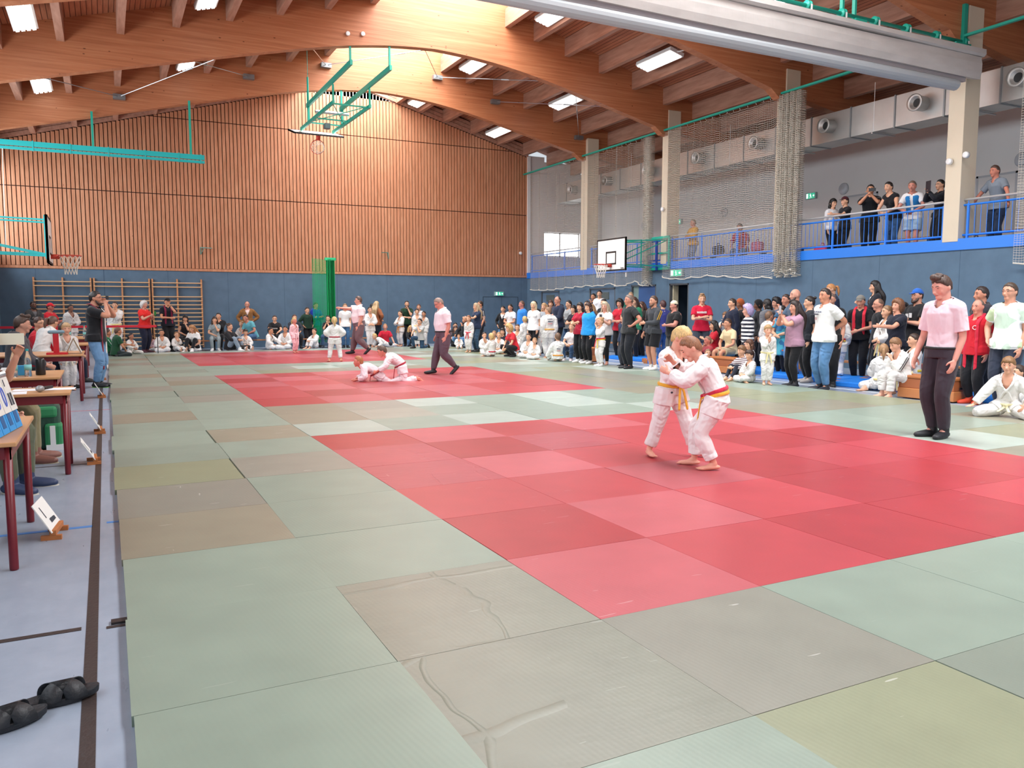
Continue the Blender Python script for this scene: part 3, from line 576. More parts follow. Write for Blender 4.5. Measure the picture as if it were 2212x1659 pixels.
# ================================================================ BASKETBALL HOOPS
M_board = mat('white_board', '#ECECE8', .4); M_bb = mat('black_board_edge', '#23201E', .5); M_rim = mat('red_rim', '#C8402E', .4)
def hoop_parts(e, M, w=1.6, h=1.02):
    """board in the local XZ plane facing -Y, bottom at z=0"""
    b_ = MB().box(-w/2, 0, 0, w/2, .04, h, M=M).obj('backboard', M_board, e)
    t = .045; m_ = MB()
    for a in ((-w/2, 0, w/2, t), (-w/2, h-t, w/2, h), (-w/2, 0, -w/2+t, h), (w/2-t, 0, w/2, h)): m_.box(a[0], -.006, a[1], a[2], .046, a[3], M=M)
    iw, z0, z1, t = .29, .2, .62, .05
    for a in ((-iw, z0, iw, z0+t), (-iw, z1-t, iw, z1), (-iw, z0, -iw+t, z1), (iw-t, z0, iw, z1)): m_.box(a[0], -.006, a[1], a[2], -.001, a[3], M=M)
    m_.obj('board_markings', M_bb, b_)
    rm = MB(); rm.torus((0, 0, 0), .225, .011); rm.v = [tuple(M @ (Vector(p)+Vector((0, -.38, .2)))) for p in rm.v]
    rm.box(-.06, -.16, .12, .06, 0, .22, M=M).bar(M @ Vector((-.05, -.15, .13)), M @ Vector((-.15, -.22, .2)), .012, .012).bar(M @ Vector((.05, -.15, .13)), M @ Vector((.15, -.22, .2)), .012, .012); rm.obj('rim', M_rim, e, smooth=True)
    nt_ = MB(); K = 12; lv = [(.225, 0), (.2, -.1), (.16, -.2), (.13, -.3), (.125, -.42)]
    for k in range(K):
        for s_ in (0, 1):
            pts = [M @ Vector((r*math.cos(2*math.pi*(k+(j*.5 if s_ else -j*.5))/K), -.38+r*math.sin(2*math.pi*(k+(j*.5 if s_ else -j*.5))/K), .2+z)) for j, (r, z) in enumerate(lv)]
            nt_.tube(pts, .006, 4, caps=False)
    nt_.obj('hoop_net', mat('white_net_cord', '#E2DCCF', .9), e)
# ceiling hoop, folded up under the roof
e = empty('basketball_hoop', (6.5, 22.7, 7.8), 'basketball hoop folded up under the curved roof beam on teal rails', 'basketball hoop', 'basketball hoops')
T0 = Matrix.Translation((-6.5, -22.7, -7.8))
def L_(p): return T0 @ Vector(p)
for x in (5.98, 7.05):
    MB().bar(L_((x, 20.05, 7.85)), L_((x, 25.2, 7.85)), .07, .13).obj('ceiling_rail', M_teal, e)
    MB().bar(L_((x, 20.15, 7.85)), L_((x, 20.15, zb(x)+.02)), .05, .05).bar(L_((x, 25.05, 7.85)), L_((x, 25.05, zb(x)+.02)), .06, .06).obj('drop_post', M_teal, e)
    xs_ = 5.98 if x < 6.5 else 7.05; xe = 5.95 if x < 6.5 else 7.0
    MB().bar(L_((xs_+.05, 22.1, 7.3)), L_((xe, 26.0, 7.28)), .06, .1).obj('folding_arm', M_teal, e)
    MB().bar(L_((xs_+.05, 22.15, 7.3)), L_((xs_+.05, 22.15, 7.8)), .05, .05).obj('link_post', M_teal, e)
    MB().bar(L_((xs_, 25.0, 7.8)), L_((xs_, 25.0, 7.25)), .07, .09).obj('link_post', M_teal, e)
for y in (22.3, 24.3, 25.0): MB().bar(L_((5.98, y, 7.3)), L_((7.1, y, 7.3)), .04, .04).obj('cross_bar', M_teal, e)
MB().cyl(L_((6.0, 22.2, 7.32)), L_((7.1, 24.9, 7.3)), .014, 6).cyl(L_((7.1, 22.2, 7.32)), L_((6.0, 24.9, 7.3)), .014, 6).obj('diagonal_tube', M_teal, e)
MB().cyl(L_((6.0, 24.2, 7.48)), L_((7.05, 24.2, 7.48)), .05, 12).obj('winch_drum', M_steel, e)
MB().box(-.05, 2.1, -.66, .12, 2.32, -.5).obj('winch_motor', mat('winch_motor', '#4B5B5B', .5), e)
MB().cyl(L_((5.65, 23.6, 7.6)), L_((5.65, 23.6, 8.3)), .03, 8).cyl(L_((5.65, 23.6, 8.3)), L_((5.65, 23.6, 9.2)), .008, 6).obj('hoist_tube', M_teal, e)
hoop_parts(e, T0 @ Matrix.Translation((6.42, 25.45, 7.02)) @ Matrix.Rotation(R_(-74), 4, 'X') @ Matrix.Rotation(R_(180), 4, 'Z'), 1.62, 1.02)
# side hoop at the gallery
e = empty('basketball_hoop', (16.25, 20.3, 2.6), 'white basketball hoop on a teal swing frame at the gallery pillar', 'basketball hoop', 'basketball hoops')
hoop_parts(e, Matrix.Translation((-1.75, .3, .05)) @ Matrix.Rotation(R_(-90), 4, 'Z'), 1.62, 1.03)
text_mb('benz', .09, M_bb, 'maker_print', e, (-1.757, -.34, .13), (R_(90), 0, R_(-90)), .001)
m_ = MB()
for y in (-.45, .75): m_.bar((-.02, y, .15), (-.02, y, 1.15), .06, .06)
for z in (.15, 1.15): m_.bar((-.02, -.45, z), (-.02, .75, z), .06, .08)
m_.bar((-.02, -.45, .65), (-.02, .75, .65), .05, .05); m_.obj('wall_bracket', M_teal, e)
m_ = MB()
for ya, yb in ((-.3, .0), (.6, .9)):
    m_.bar((0, ya, 1.05), (-1.7, yb, 1.0), .035, .035).bar((0, ya, .22), (-1.7, yb, .25), .035, .035).bar((0, ya, 1.05), (-1.7, yb, .28), .028, .028)
m_.bar((-.9, -.15, .2), (-.9, -.15, 1.05), .03, .03).bar((-.9, .75, .2), (-.9, .75, 1.05), .03, .03).bar((-.9, -.15, 1.03), (-.9, .75, 1.03), .03, .03); m_.obj('swing_frame', M_teal, e)
MB().bar((-.1, .1, .1), (-.1, .1, 1.05), .05, .06).obj('blue_post', mat('dark_blue_post', '#1E3F9C', .4), e)
# left hoop
e = empty('basketball_hoop', (-1.05, 19.8, 2.45), 'basketball hoop at the far left seen edge-on, on bright teal arms', 'basketball hoop', 'basketball hoops')
hoop_parts(e, Matrix.Rotation(R_(90), 4, 'Z'), 1.5, 1.03)
m_ = MB()
for y in (-.35, .35): m_.bar((-.04, y, .95), (-2.0, y, 1.0), .035, .035).bar((-.04, y, .2), (-2.0, y, .25), .035, .035).bar((-.04, y, .2), (-2.0, y, .62), .028, .028)
m_.bar((-.06, -.35, .1), (-.06, -.35, 1.05), .05, .05).bar((-.06, .35, .1), (-.06, .35, 1.05), .05, .05).obj('swing_frame', M_tealL, e)
# left teal truss under the far beam
e = empty('equipment_rail', (-.1, 24.85, 5.75), 'bright teal double rail hanging below the far roof beam at the left', 'rail')
MB().box(-2.95, -.04, .1, 2.92, .04, .24).box(-2.95, -.04, 0, 2.92, .04, .07).obj('rail_profile', M_tealL, e)
for x in (-2.4, -1.5, -.6, .35, 1.3, 2.2, 2.8): MB().box(x, -.05, -.01, x+.03, .05, .26).obj('rail_clamp', M_tealL, e)
for x, z in ((-.02, 1.2), (2.55, 1.78)): MB().box(x-.03, -.03, .2, x+.03, .03, z).obj('drop_post', M_teal, e)
m_ = MB().cyl((-2.2, 0, 0), (-2.25, 0, -2.6), .012, 6); m_.obj('pull_rope', M_rope, e)
for x, z, s_, lb in ((3.11, 3.5, 1, 'left'), (10.06, 3.54, -1, 'right')):
    tag(MB().bar((x, YF-.02, z+.1), (x+.35*s_, YF-.3, z+.07), .03, .03).bar((x, YF-.02, z+.1), (x, YF-.05, z-.15), .03, .03).bar((x, YF-.05, z-.15), (x+.1*s_, YF-.2, z+.08), .02, .02).obj('folding_bracket', mat('grey_green_metal', '#5F8A7C', .5)), 'small grey-green folding arm on the slatted wall, the %s of two' % lb, 'bracket', 'folding arms on the slatted wall')
# ================================================================ WALL BARS
M_bar = mat('wall_bar_wood', '#C48A5C', .45, noise=.08); M_rung = mat('wall_bar_rung', '#D6AF84', .4)
wb = [(-2.1, -.38), (-.34, 1.42), (1.46, 3.12)]
for (a, b), lb in zip(wb, ('left, behind the man in the red cap', 'middle, behind the man filming with a towel round his neck', 'right, behind the woman in the red top')):
    e = empty('wall_bars', (a, YF-.01, .55), 'wooden wall bars unit, '+lb, 'wall bars', 'wooden wall bars on the end wall'); W_ = b-a
    for x in (.03, W_/2, W_-.03): MB().box(x-.025, -.1, -.5, x+.025, 0, 1.92).obj('upright', M_bar, e)
    for k in range(15):
        z = 1.78-k*.142-(.0 if k < 2 else .2)
        if z < -.45: break
        MB().cyl((.02, -.1, z), (W_-.02, -.1, z), .02, 8).obj('rung', M_rung, e)
# red barrier tape
tag(MB().box(-2.9, 26.5, .86, 1.42, 26.505, .93).obj('barrier_tape', mat('red_tape', '#D42438', .5)), 'red barrier tape stretched in front of the wall bars', 'barrier tape')
for x, lb in ((-2.9, 'left'), (1.42, 'right')):
    e = empty('barrier_post', (x, 26.5, 0), 'slim barrier post at the %s end of the red tape' % lb, 'barrier post', 'posts of the red barrier tape')
    MB().lathe([(.15, 0), (.15, .02), (.012, .03), (.012, .95), (0, .96)], n=16).obj('post', M_dark, e)
# ================================================================ TABLES (left)
M_top = mat('beech_table_top', '#C99566', .35, noise=.08, nscale=4, stretch=(1, 8, 1)); M_edge = mat('table_edge_wood', '#B87B4B', .4); M_trd = mat('dark_red_lacquer', '#6E1722', .35)
def table(x0, y0, x1, y1, h, label):
    e = empty('table', (x0, y0, 0), label, 'table', 'school tables of the scorers'); w_, d_ = x1-x0, y1-y0
    MB().box(0, 0, h-.026, w_, d_, h).obj('table_top', M_top, e, bevel=.005)
    MB().box(.03, .03, h-.1, w_-.03, .06, h-.027).box(.03, d_-.06, h-.1, w_-.03, d_-.03, h-.027).box(.03, .03, h-.1, .06, d_-.03, h-.027).box(w_-.06, .03, h-.1, w_-.03, d_-.03, h-.027).obj('table_frame', M_trd, e)
    for x in (.06, w_-.05):
        for y in (.05, d_-.05): MB().lathe([(.022, 0), (.024, .01), (.024, h-.03)], (x, y, 0), 16).obj('leg', M_trd, e, smooth=True)
table(-1.30, 4.17, -.50, 5.42, .745, 'red legged wooden table nearest the camera with the flip score boards')
table(-1.75, 7.03, -.33, 7.68, .745, 'red legged wooden table with papers and a microphone')
table(-1.85, 8.88, -.49, 9.98, .745, 'red legged wooden table with two water bottles')
table(-1.70, 13.35, -.36, 14.68, .745, 'red legged table carrying the red post and the open binder')
table(-1.6, 17.2, -.36, 18.3, .745, 'grey topped table behind, right of the blond judo child')
table(-1.6, 20.4, -.40, 22.1, .76, 'farthest red table with bottles, left of the man with the towel')
# flip score boards
M_card = mat('flip_card_white', '#E9E7E0', .5); M_cblue = mat('flip_card_blue', '#2F9BE0', .45); M_ink = mat('printed_dark_ink', '#3A3F4A', .6); M_inkb = mat('printed_blue_ink', '#5A6EC8', .6)
e = empty('flip_score_board', (-.575, 4.60, .745), 'white and blue flip score board with wire rings on the nearest table', 'score board'); e.rotation_euler[2] = R_(82)
Tm = Matrix.Rotation(R_(-15), 4, 'X') @ Matrix.Diagonal((1, 1, 1.12, 1))
MB().box(-.3, 0, 0, .3, .012, .3, M=Tm).obj('board_stand', M_card, e); MB().box(-.3, .19, 0, .3, .2, .3, M=Matrix.Translation((0, .06, 0)) @ Matrix.Rotation(R_(14), 4, 'X')).obj('rear_panel', M_card, e)
for k in range(4):
    x = -.29+k*.147
    MB().box(x, -.012, .0, x+.138, -.002, .13, M=Tm).obj('blue_card', M_cblue, e); MB().box(x+.03, -.014, .03, x+.1, -.0125, .1, M=Tm).obj('card_figure', mat('figure_block', '#2B5F94', .6), e)
    c_ = MB().box(x, -.02, .1, x+.138, -.012, .29, M=Tm).obj('white_card', M_card, e)
    if k < 3:
        r0 = MB(); r0.torus((0, 0, 0), .04, .005, 20, 4, 'y'); r0.v = [tuple(Tm @ Vector((p[0]*.6+x+.07, p[1]-.022, p[2]*1.3+.19))) for p in r0.v]; r0.obj('zero_figure', M_inkb, c_)
    else: MB().box(x+.02, -.023, .13, x+.05, -.0205, .2, M=Tm).box(x+.07, -.023, .13, x+.1, -.0205, .2, M=Tm).box(x+.02, -.023, .24, x+.03, -.0205, .28, M=Tm).obj('number_figure', M_ink, c_)
rg = MB()
for k in range(34): 
    t_ = MB().torus((0, 0, 0), .028, .0022, 14, 4, 'x'); rg.add([tuple(Vector(p)+Vector((-.29+k*.0176, .055+.04, .33))) for p in t_.v], t_.f)
rg.obj('wire_binding', mat('wire_rings', '#C9C9C9', .25, 1), e)
# papers, microphone
M_paper = mat('paper', '#EDEEF2', .6)
for i, (x, y, w_, d_, rz, lb) in enumerate(((-.88, 7.15, .42, .24, .06, 'near paper sheet with fine print on the papers table'), (-.55, 7.42, .5, .2, -.05, 'paper sheet hanging over the right end of the papers table'), (-1.05, 7.42, .4, .22, .02, 'paper sheet at the back of the papers table'))):
    o = MB().box(-w_/2, -d_/2, 0, w_/2, d_/2, .002).obj('paper_sheet', M_paper, loc=(x, y, .7455+.0001*i), rz=rz); tag(o, 'white '+lb, 'paper', 'paper sheets on the table')
e = empty('microphone', (-.55, 7.2, .747), 'grey headed microphone lying on the papers table', 'microphone', None, R_(62))
MB().lathe([(0, 0), (.02, .005), (.03, .03), (.028, .055), (.024, .07)], n=16, M=Matrix.Translation((-.08, 0, .03)) @ Matrix.Rotation(R_(90), 4, 'Y')).obj('microphone_head', mat('mic_mesh', '#9A9C9E', .5, .5), e, smooth=True)
MB().lathe([(.024, .07), (.017, .1), (.014, .22), (.0, .225)], n=16, M=Matrix.Translation((-.08, 0, .03)) @ Matrix.Rotation(R_(90), 4, 'Y')).obj('microphone_handle', M_dark, e, smooth=True)
# bottles, mug, carton, thermos, wrapper
g_ = mat('clear_plastic', '#E8F0F2', .08, trans=.9, spec=.5); M_cap = mat('turquoise_cap', '#2BA6A6', .4); M_lab = mat('bottle_label', '#7FC9C8', .5)
def bottle(x, y, z, label, s=1.0):
    e = empty('water_bottle', (x, y, z), label, 'bottle', 'plastic water bottles')
    MB().lathe([(.034*s, 0), (.036*s, .01), (.034*s, .06*s), (.036*s, .14*s), (.036*s, .19*s), (.022*s, .245*s), (.013*s, .265*s), (.013*s, .285*s)], n=18).obj('bottle_body', g_, e, smooth=True)
    MB().lathe([(.015*s, .28*s), (.015*s, .3*s), (.0, .302*s)], n=14).obj('bottle_cap', M_cap, e); MB().lathe([(.0365*s, .07*s), (.0368*s, .13*s)], n=18).obj('bottle_label', M_lab, e, smooth=True)
bottle(-.93, 9.1, .745, 'left clear water bottle with a turquoise cap on the bottle table'); bottle(-.80, 9.12, .745, 'right clear water bottle with a turquoise cap, before the black flask')
bottle(-.48, 20.7, .76, 'distant water bottle with a blue label on the far table', 1.0); bottle(-.8, 20.8, .76, 'pale distant bottle on the far table between the boards')
e = empty('mug', (-1.03, 9.12, .745), 'white mug left of the water bottles', 'mug'); MB().lathe([(.035, 0), (.038, .003), (.04, .1), (.037, .1), (.034, .01), (0, .009)], n=20).obj('mug_body', M_wht, e, smooth=True); o = MB().torus((0, 0, 0), .028, .006, 14, 6, 'y').obj('handle', M_wht, e, smooth=True, loc=(-.058, 0, .05))
tag(MB().box(-.04, -.03, 0, .04, .03, .11).obj('drink_carton', mat('carton_blue', '#3C9FD6', .5), loc=(-.885, 9.3, .745), bevel=.004), 'light blue drink carton between the two water bottles', 'carton')
tag(MB().lathe([(.045, 0), (.05, .01), (.047, .17), (.035, .19), (0, .19)], n=20).obj('coffee_flask', mat('black_flask', '#1C1A1B', .35), loc=(-.69, 9.25, .745), smooth=True), 'black flask right of the water bottles', 'flask')
tag(MB().box(-.09, -.06, 0, .09, .06, .02).obj('snack_wrapper', mat('beige_wrapper', '#C9A77C', .6, bump=.6, bscale=30), loc=(-1.18, 9.12, .745), rz=.3, bevel=.008), 'crumpled beige wrapper on the bottle table', 'wrapper')
# red post with cap and binder on the fourth table
e = empty('red_stand', (-.74, 13.62, .745), 'red upright stand topped with a grey-blue cloth on the table', 'stand'); MB().box(-.14, -.1, 0, .16, .1, .03).box(-.04, -.04, .03, .04, .04, .34).obj('stand_post', mat('signal_red', '#C5202C', .45), e, bevel=.006); o = MB().box(-.11, -.06, .33, .13, .06, .385).obj('cloth_top', mat('grey_blue_cloth', '#7D97A3', .8), e, bevel=.03)
e = empty('open_binder', (-.5, 13.8, .745), 'tent shaped open binder standing on the table beside the judo child', 'binder'); MB().box(-.005, -.16, 0, .005, .16, .27, M=Matrix.Translation((-.11, 0, 0)) @ Matrix.Rotation(R_(24), 4, 'Y')).box(-.005, -.16, 0, .005, .16, .27, M=Matrix.Translation((.11, 0, 0)) @ Matrix.Rotation(R_(-24), 4, 'Y')).obj('binder_cover', mat('binder_brown', '#9C8668', .6), e); MB().box(-.012, -.15, .02, -.006, .15, .25, M=Matrix.Translation((.11, 0, 0)) @ Matrix.Rotation(R_(-24), 4, 'Y')).box(.008, -.15, .02, .014, .15, .25, M=Matrix.Translation((.11, 0, 0)) @ Matrix.Rotation(R_(-24), 4, 'Y')).obj('binder_pages', M_card, e)
# number cards on wooden feet
M_hold = mat('card_holder_wood', '#B8703C', .5)
def card(x, y, rz, label, tilt=14):
    e = empty('number_card', (x, y, 0), label, 'sign', 'number cards on wooden feet', rz)
    MB().box(-.13, -.02, 0, -.1, .1, .03).obj('holder_foot', M_hold, e); MB().box(.1, -.02, 0, .13, .1, .03).obj('holder_foot', M_hold, e); MB().box(-.13, .01, .03, .13, .05, .065).obj('holder_rail', M_hold, e, bevel=.003)
    T = Matrix.Translation((0, .03, .05)) @ Matrix.Rotation(R_(-tilt), 4, 'X'); MB().box(-.15, -.003, 0, .15, .003, .215, M=T).obj('card', mat('card_white', '#F2F1EC', .5), e)
    o = text_mb('1', .12, M_ink, 'card_print', e, T @ Vector((-.06, -.0045, .13)), (R_(90-tilt), 0, 0), .0008); o = text_mb('#####', .05, M_ink, 'card_print', e, T @ Vector((.05, -.0045, .06)), (R_(90-tilt), 0, 0), .0008)
card(-.34, 4.92, R_(83), 'tilted white number card in a wooden holder, nearest of the row', 30)
card(-.14, 7.6, R_(92), 'tilted white number card in a wooden holder beside the second table leg', 32); card(-.1, 9.65, R_(92), 'tilted white number card in a wooden holder, third from the camera', 30)
card(-.09, 13.86, R_(92), 'small tilted number card at the feet of the man with the towel', 30); card(-.08, 17.5, R_(92), 'tiny distant number card behind the man with the towel', 30)
# tape tabs at the mat edge
for i, y in enumerate((3.07,)): tag(MB().box(-.06, y, .0, .03, y+.05, .012).obj('tape_strip', mat('dark_tape', '#2B2728', .4)), 'dark tape tab sticking out from under the mat edge', 'tape')
# slides (sandals)
M_sl = mat('black_rubber', '#1B1D22', .5, bump=.15, bscale=90)
def slide(x, y, rz, label):
    e = empty('slide_sandal', (x, y, .003), label, 'sandal', 'pair of black slides', rz); n = 24; out = []
    for k in range(n):
        a = 2*math.pi*k/n; u = math.cos(a); v = math.sin(a); wd = .047+.006*u; out.append((u*.14, v*wd))
    vs = [(px, py, .0+.012*max(0, px/.14)**2) for px, py in out]+[(px*1.02, py*1.03, .028+.012*max(0, px/.14)**2) for px, py in out]
    MB().add(vs, [tuple(range(n-1, -1, -1)), tuple(range(n, 2*n))]+[(i, (i+1) % n, (i+1) % n+n, i+n) for i in range(n)]).obj('sole', M_sl, e, smooth=False, bevel=.004)
    for sgn in (1, -1):   # two crossing straps
        vs = []; fs = []; m = 14
        for i in range(m+1):
            t = math.pi*i/m; yy = .052*math.cos(t); zz = .018+.058*math.sin(t); sx = .015+.045*sgn*math.cos(t)
            for dx in (-.038, .038):
                for th in (0, .004): vs.append((sx+dx, yy*(1+th*8), zz+th))
        for i in range(m):
            a = i*4; b = a+4; fs += [(a, b, b+2, a+2), (a+1, a+3, b+3, b+1), (a, a+1, b+1, b), (a+2, b+2, b+3, a+3)]
        MB().add(vs, fs).obj('cross_strap', M_sl, e, smooth=True)
slide(-.245, 2.33, R_(6), 'black cross strap slide at the floor line, toe to the mats'); slide(-.41, 2.2, R_(18), 'black cross strap slide cut off by the left edge of the photo')
# green backpack
e = empty('backpack', (-.62, 8.75, 0), 'green and black backpack standing under the bottle table', 'backpack')
o = MB().box(-.14, -.17, 0, .12, .17, .48).obj('bag_body', mat('dark_green_nylon', '#24493A', .6, bump=.3, bscale=20), e, bevel=.05)
MB().box(-.12, -.19, .34, .1, .1, .46).obj('top_flap', mat('bright_green_nylon', '#2C8352', .6), e, bevel=.03); MB().box(-.02, -.22, .02, .14, .0, .28).obj('front_pocket', mat('bright_green_nylon', '#2C8352', .6), e, bevel=.03); MB().box(.03, -.225, .04, .08, -.2, .26).box(-.01, -.226, .0, .15, -.2, .06).obj('white_stripe', M_wht, e)
# ================================================================ RIGHT SIDE: landing mats, boxes, benches, bags
M_lm = mat('blue_mat_cover', '#1E7FE0', .5, bump=.25, bscale=6); M_lth = mat('leather_corner', '#B06A3A', .6)
for i, (x, y, l, lb) in enumerate(((13.05, 9.0, 1.95, 'nearest, in front of the red scarf man'), (13.25, 11.0, 1.9, 'between the white polo man and the mauve shirt woman'), (13.45, 13.0, 1.9, 'behind the standing judo boy'), (13.5, 15.6, 1.9, 'under the sportsman in black shorts'), (13.6, 17.7, 1.9, 'farthest, between the legs of the coaches'), (12.9, 6.6, 1.9, 'behind the coach with orange shoes'))):
    e = empty('gym_mat', (x, y, 0), 'blue gym mat with leather corners, '+lb, 'gym mat', 'blue gym mats', R_(8 if i == 0 else 5))
    MB().box(-.6, -l/2, 0, .6, l/2, .1).obj('mat_cover', M_lm, e, bevel=.02)
    for sx in (-1, 1):
        for sy in (-1, 1): MB().box(sx*.52-.09, sy*(l/2-.1)-.08, -.0, sx*.52+.09, sy*(l/2-.1)+.08, .104).obj('leather_corner', M_lth, e, bevel=.01)
M_box = mat('vault_box_wood', '#A8603A', .45, noise=.12, nscale=3); M_box2 = mat('vault_box_light', '#C07A48', .45, noise=.1)
def vbox(x, y, l, h, rz, label):
    e = empty('vault_box', (x, y, 0), label, 'vault box', 'vault box sections', rz)
    MB().add(*(lambda b: (b.v, b.f))(MB().box(-.2, -l/2, .02, .2, l/2, h*.5))).obj('box_section', M_box2, e, bevel=.01); MB().box(-.19, -l/2+.01, h*.5, .19, l/2-.01, h-.02).obj('box_section', M_box, e, bevel=.01); MB().box(-.2, -l/2, h-.02, .2, l/2, h+.03).obj('padded_top', M_lth, e, bevel=.015)
    MB().box(-.05, -l/2-.012, h*.5+.03, .05, -l/2+.0, h*.5+.06).obj('hand_hole', M_dark, e)
vbox(11.95, 7.42, .95, .36, R_(4), 'wooden vault box section under the seated judo boy, right foreground'); vbox(11.95, 17.7, .5, .36, 0, 'wooden vault box section under the girl in the white top'); vbox(12.6, 13.0, .9, .34, 0, 'wooden vault box section under the boy in the cream shirt')
def bench(x, y, l, label, rz=0):
    e = empty('bench', (x, y, 0), label, 'bench', 'low wooden benches along the walls', rz); MB().box(-.14, -l/2, .3, .14, l/2, .34).obj('seat', mat('bench_wood', '#B57A50', .5), e, bevel=.004)
    for s in (-1, 1): MB().box(-.12, s*l*.38-.03, 0, .12, s*l*.38+.03, .3).obj('leg', M_bar, e)
bench(14.4, 11.4, 2.6, 'low wooden bench behind the ginger blond woman in navy'); bench(15.0, 21.2, 3.2, 'low wooden bench in front of the closed doors'); bench(15.0, 8.6, 3.0, 'low wooden bench with bags behind the red scarf man'); bench(15.1, 14.0, 2.4, 'low wooden bench behind the mauve shirt woman'); bench(15.2, 17.2, 3.5, 'low wooden bench behind the coaches in black')
bench(4.2, 28.6, 3.6, 'low wooden bench at the end wall under the seated girls', R_(90)); bench(8.0, 28.7, 3.4, 'low wooden bench at the end wall behind the seated judo boys', R_(90))
bag('sports_bag', (14.3, 9.6, 0), '#B22A33', (.3, .6, .38), 'dark red sports bag under the bench left of the red scarf man'); bag('sports_bag', (14.4, 8.7, 0), '#20242A', (.3, .5, .34), 'black bag on the floor right of the red scarf man'); bag('backpack', (14.5, 11.9, 0), '#1F6E4A', (.3, .3, .4), 'green backpack behind the legs of the blanket wearer'); bag('sports_bag', (14.5, 16.3, 0), '#2A2A2E', (.3, .5, .3), 'black bag behind the sportsman in shorts'); bag('backpack', (14.5, 14.3, 0), '#23262C', (.28, .3, .38), 'black backpack behind the man in the red shirt')
bag('handbag', (4.2, 27.5, .0), '#2A2422', (.35, .15, .2), 'dark brown handbag on the floor before the woman in the black jacket'); bag('handbag', (3.4, 28.55, .34), '#D8417E', (.2, .12, .16), 'small pink bag on the bench left of the woman in the grey dress'); bag('sports_bag', (9.2, 28.6, 0), '#274C46', (.3, .45, .4), 'dark green folding chair bag behind the boy in the red shirt')

# chairs of the scorers
def chair(x, y, rz, col, label):
    e = empty('chair', (x, y, 0), label, 'chair', 'school chairs of the scorers', rz); m = mat('chair_plywood', col, .45); st = mat('chair_steel', '#7A1C28', .4)
    MB().box(-.2, -.2, .43, .2, .2, .445).obj('seat', m, e, bevel=.006); MB().box(-.19, .19, .62, .19, .205, .84).obj('backrest', m, e, bevel=.006)
    for sx in (-.18, .18):
        MB().cyl((sx, -.18, 0), (sx, -.17, .43), .012, 8).obj('leg', st, e); MB().tube([(sx, .2, 0), (sx, .19, .43), (sx, .21, .84)], .012, 8).obj('leg', st, e)
for x, y, a, c, lb in ((-1.30, 12.9, -90, '#2A3450', 'dark blue chair under the teenager in the grey hooded sweater'), (-1.16, 15.9, -60, '#2A3450', 'dark blue chair under the woman in the red jacket'), (-.9, 17.0, -80, '#B58A5C', 'wooden chair under the boy in green behind the leaning child'), (-1.22, 7.95, -85, '#B58A5C', 'wooden chair of the scorer holding the white card'), (-1.2, 6.7, -75, '#B58A5C', 'wooden chair of the second scorer at the left edge')):
    chair(x, y, R_(-a) if 0 else R_(90-0) if a < -80 else R_(70), c, lb)
# ================================================================ PEOPLE
def vv(*a): return np.array(a, float)
def nrm(a): n = np.linalg.norm(a); return a/n if n > 1e-9 else a
class Shape:
    """closed overlapping volumes, later fused into one surface by a voxel remesh"""
    def __init__(s): s.v = []; s.f = []
    def loft(s, P, rx, ry, X, n=14):
        """P ring centres, rx/ry radii, X per ring side vector"""
        P = [np.array(p, float) for p in P]; o = len(s.v); m = len(P)
        for i in range(m):
            t = nrm(P[min(i+1, m-1)]-P[max(i-1, 0)]); x = X[i] if isinstance(X, list) else X
            x = nrm(x-t*np.dot(x, t)); y = np.cross(t, x)
            for k in range(n): a = 2*math.pi*k/n; s.v.append(P[i]+x*math.cos(a)*rx[i]+y*math.sin(a)*ry[i])
        for i in range(m-1):
            for k in range(n): a = o+i*n+k; b = o+i*n+(k+1) % n; s.f.append((a, b, b+n, a+n))
        s.f.append(tuple(o+k for k in range(n-1, -1, -1))); s.f.append(tuple(o+(m-1)*n+k for k in range(n)))
    def limb(s, P, r, X=None, flat=1.0, n=12, cap=True):
        P = [np.array(p, float) for p in P]; r = list(r)
        if len(P) >= 3 and len(P) < 12:   # smooth the chain
            Q = []; q_ = []; N = len(P)
            for i in range(N-1):
                a, b, c, d = P[max(i-1, 0)], P[i], P[i+1], P[min(i+2, N-1)]
                for t in (0, .25, .5, .75): Q.append(b+.5*t*((c-a)+t*(2*a-5*b+4*c-d+t*(3*(b-c)+d-a)))*.75+(c-b)*t*.25 if 0 else .5*((2*b)+(c-a)*t+(2*a-5*b+4*c-d)*t*t+(3*b-a-3*c+d)*t**3)); q_.append(r[i]*(1-t)+r[i+1]*t)
            P = Q+[P[-1]]; r = q_+[r[-1]]
        if cap:
            for e in (0, -1):
                d = nrm(P[e]-P[1 if e == 0 else -2]); q = [(P[e]+d*r[e]*.55, r[e]*.8), (P[e]+d*r[e]*.92, r[e]*.38)]
                if e == 0: P = [q[1][0], q[0][0]]+P; r = [q[1][1], q[0][1]]+r
                else: P = P+[q[0][0], q[1][0]]; r = r+[q[0][1], q[1][1]]
        if X is None: d = nrm(P[-1]-P[0]); X = np.cross(d, vv(0, 1, 0) if abs(d[1]) < .8 else vv(1, 0, 0))
        s.loft(P, r, [a*flat for a in r], X, n)
    def ell(s, c, rad, R=np.eye(3), n=12, m=8):
        o = len(s.v); c = np.array(c)
        for i in range(1, m):
            t = math.pi*i/m
            for k in range(n):
                a = 2*math.pi*k/n; s.v.append(c+R @ (vv(math.sin(t)*math.cos(a), math.sin(t)*math.sin(a), math.cos(t))*rad))
        s.v.append(c+R @ vv(0, 0, rad[2])); s.v.append(c+R @ vv(0, 0, -rad[2])); tp = len(s.v)-2; bt = tp+1
        for i in range(m-2):
            for k in range(n): a = o+i*n+k; b = o+i*n+(k+1) % n; s.f.append((a, a+n, b+n, b))
        for k in range(n): s.f.append((tp, o+k, o+(k+1) % n)); s.f.append((bt, o+(m-2)*n+(k+1) % n, o+(m-2)*n+k))
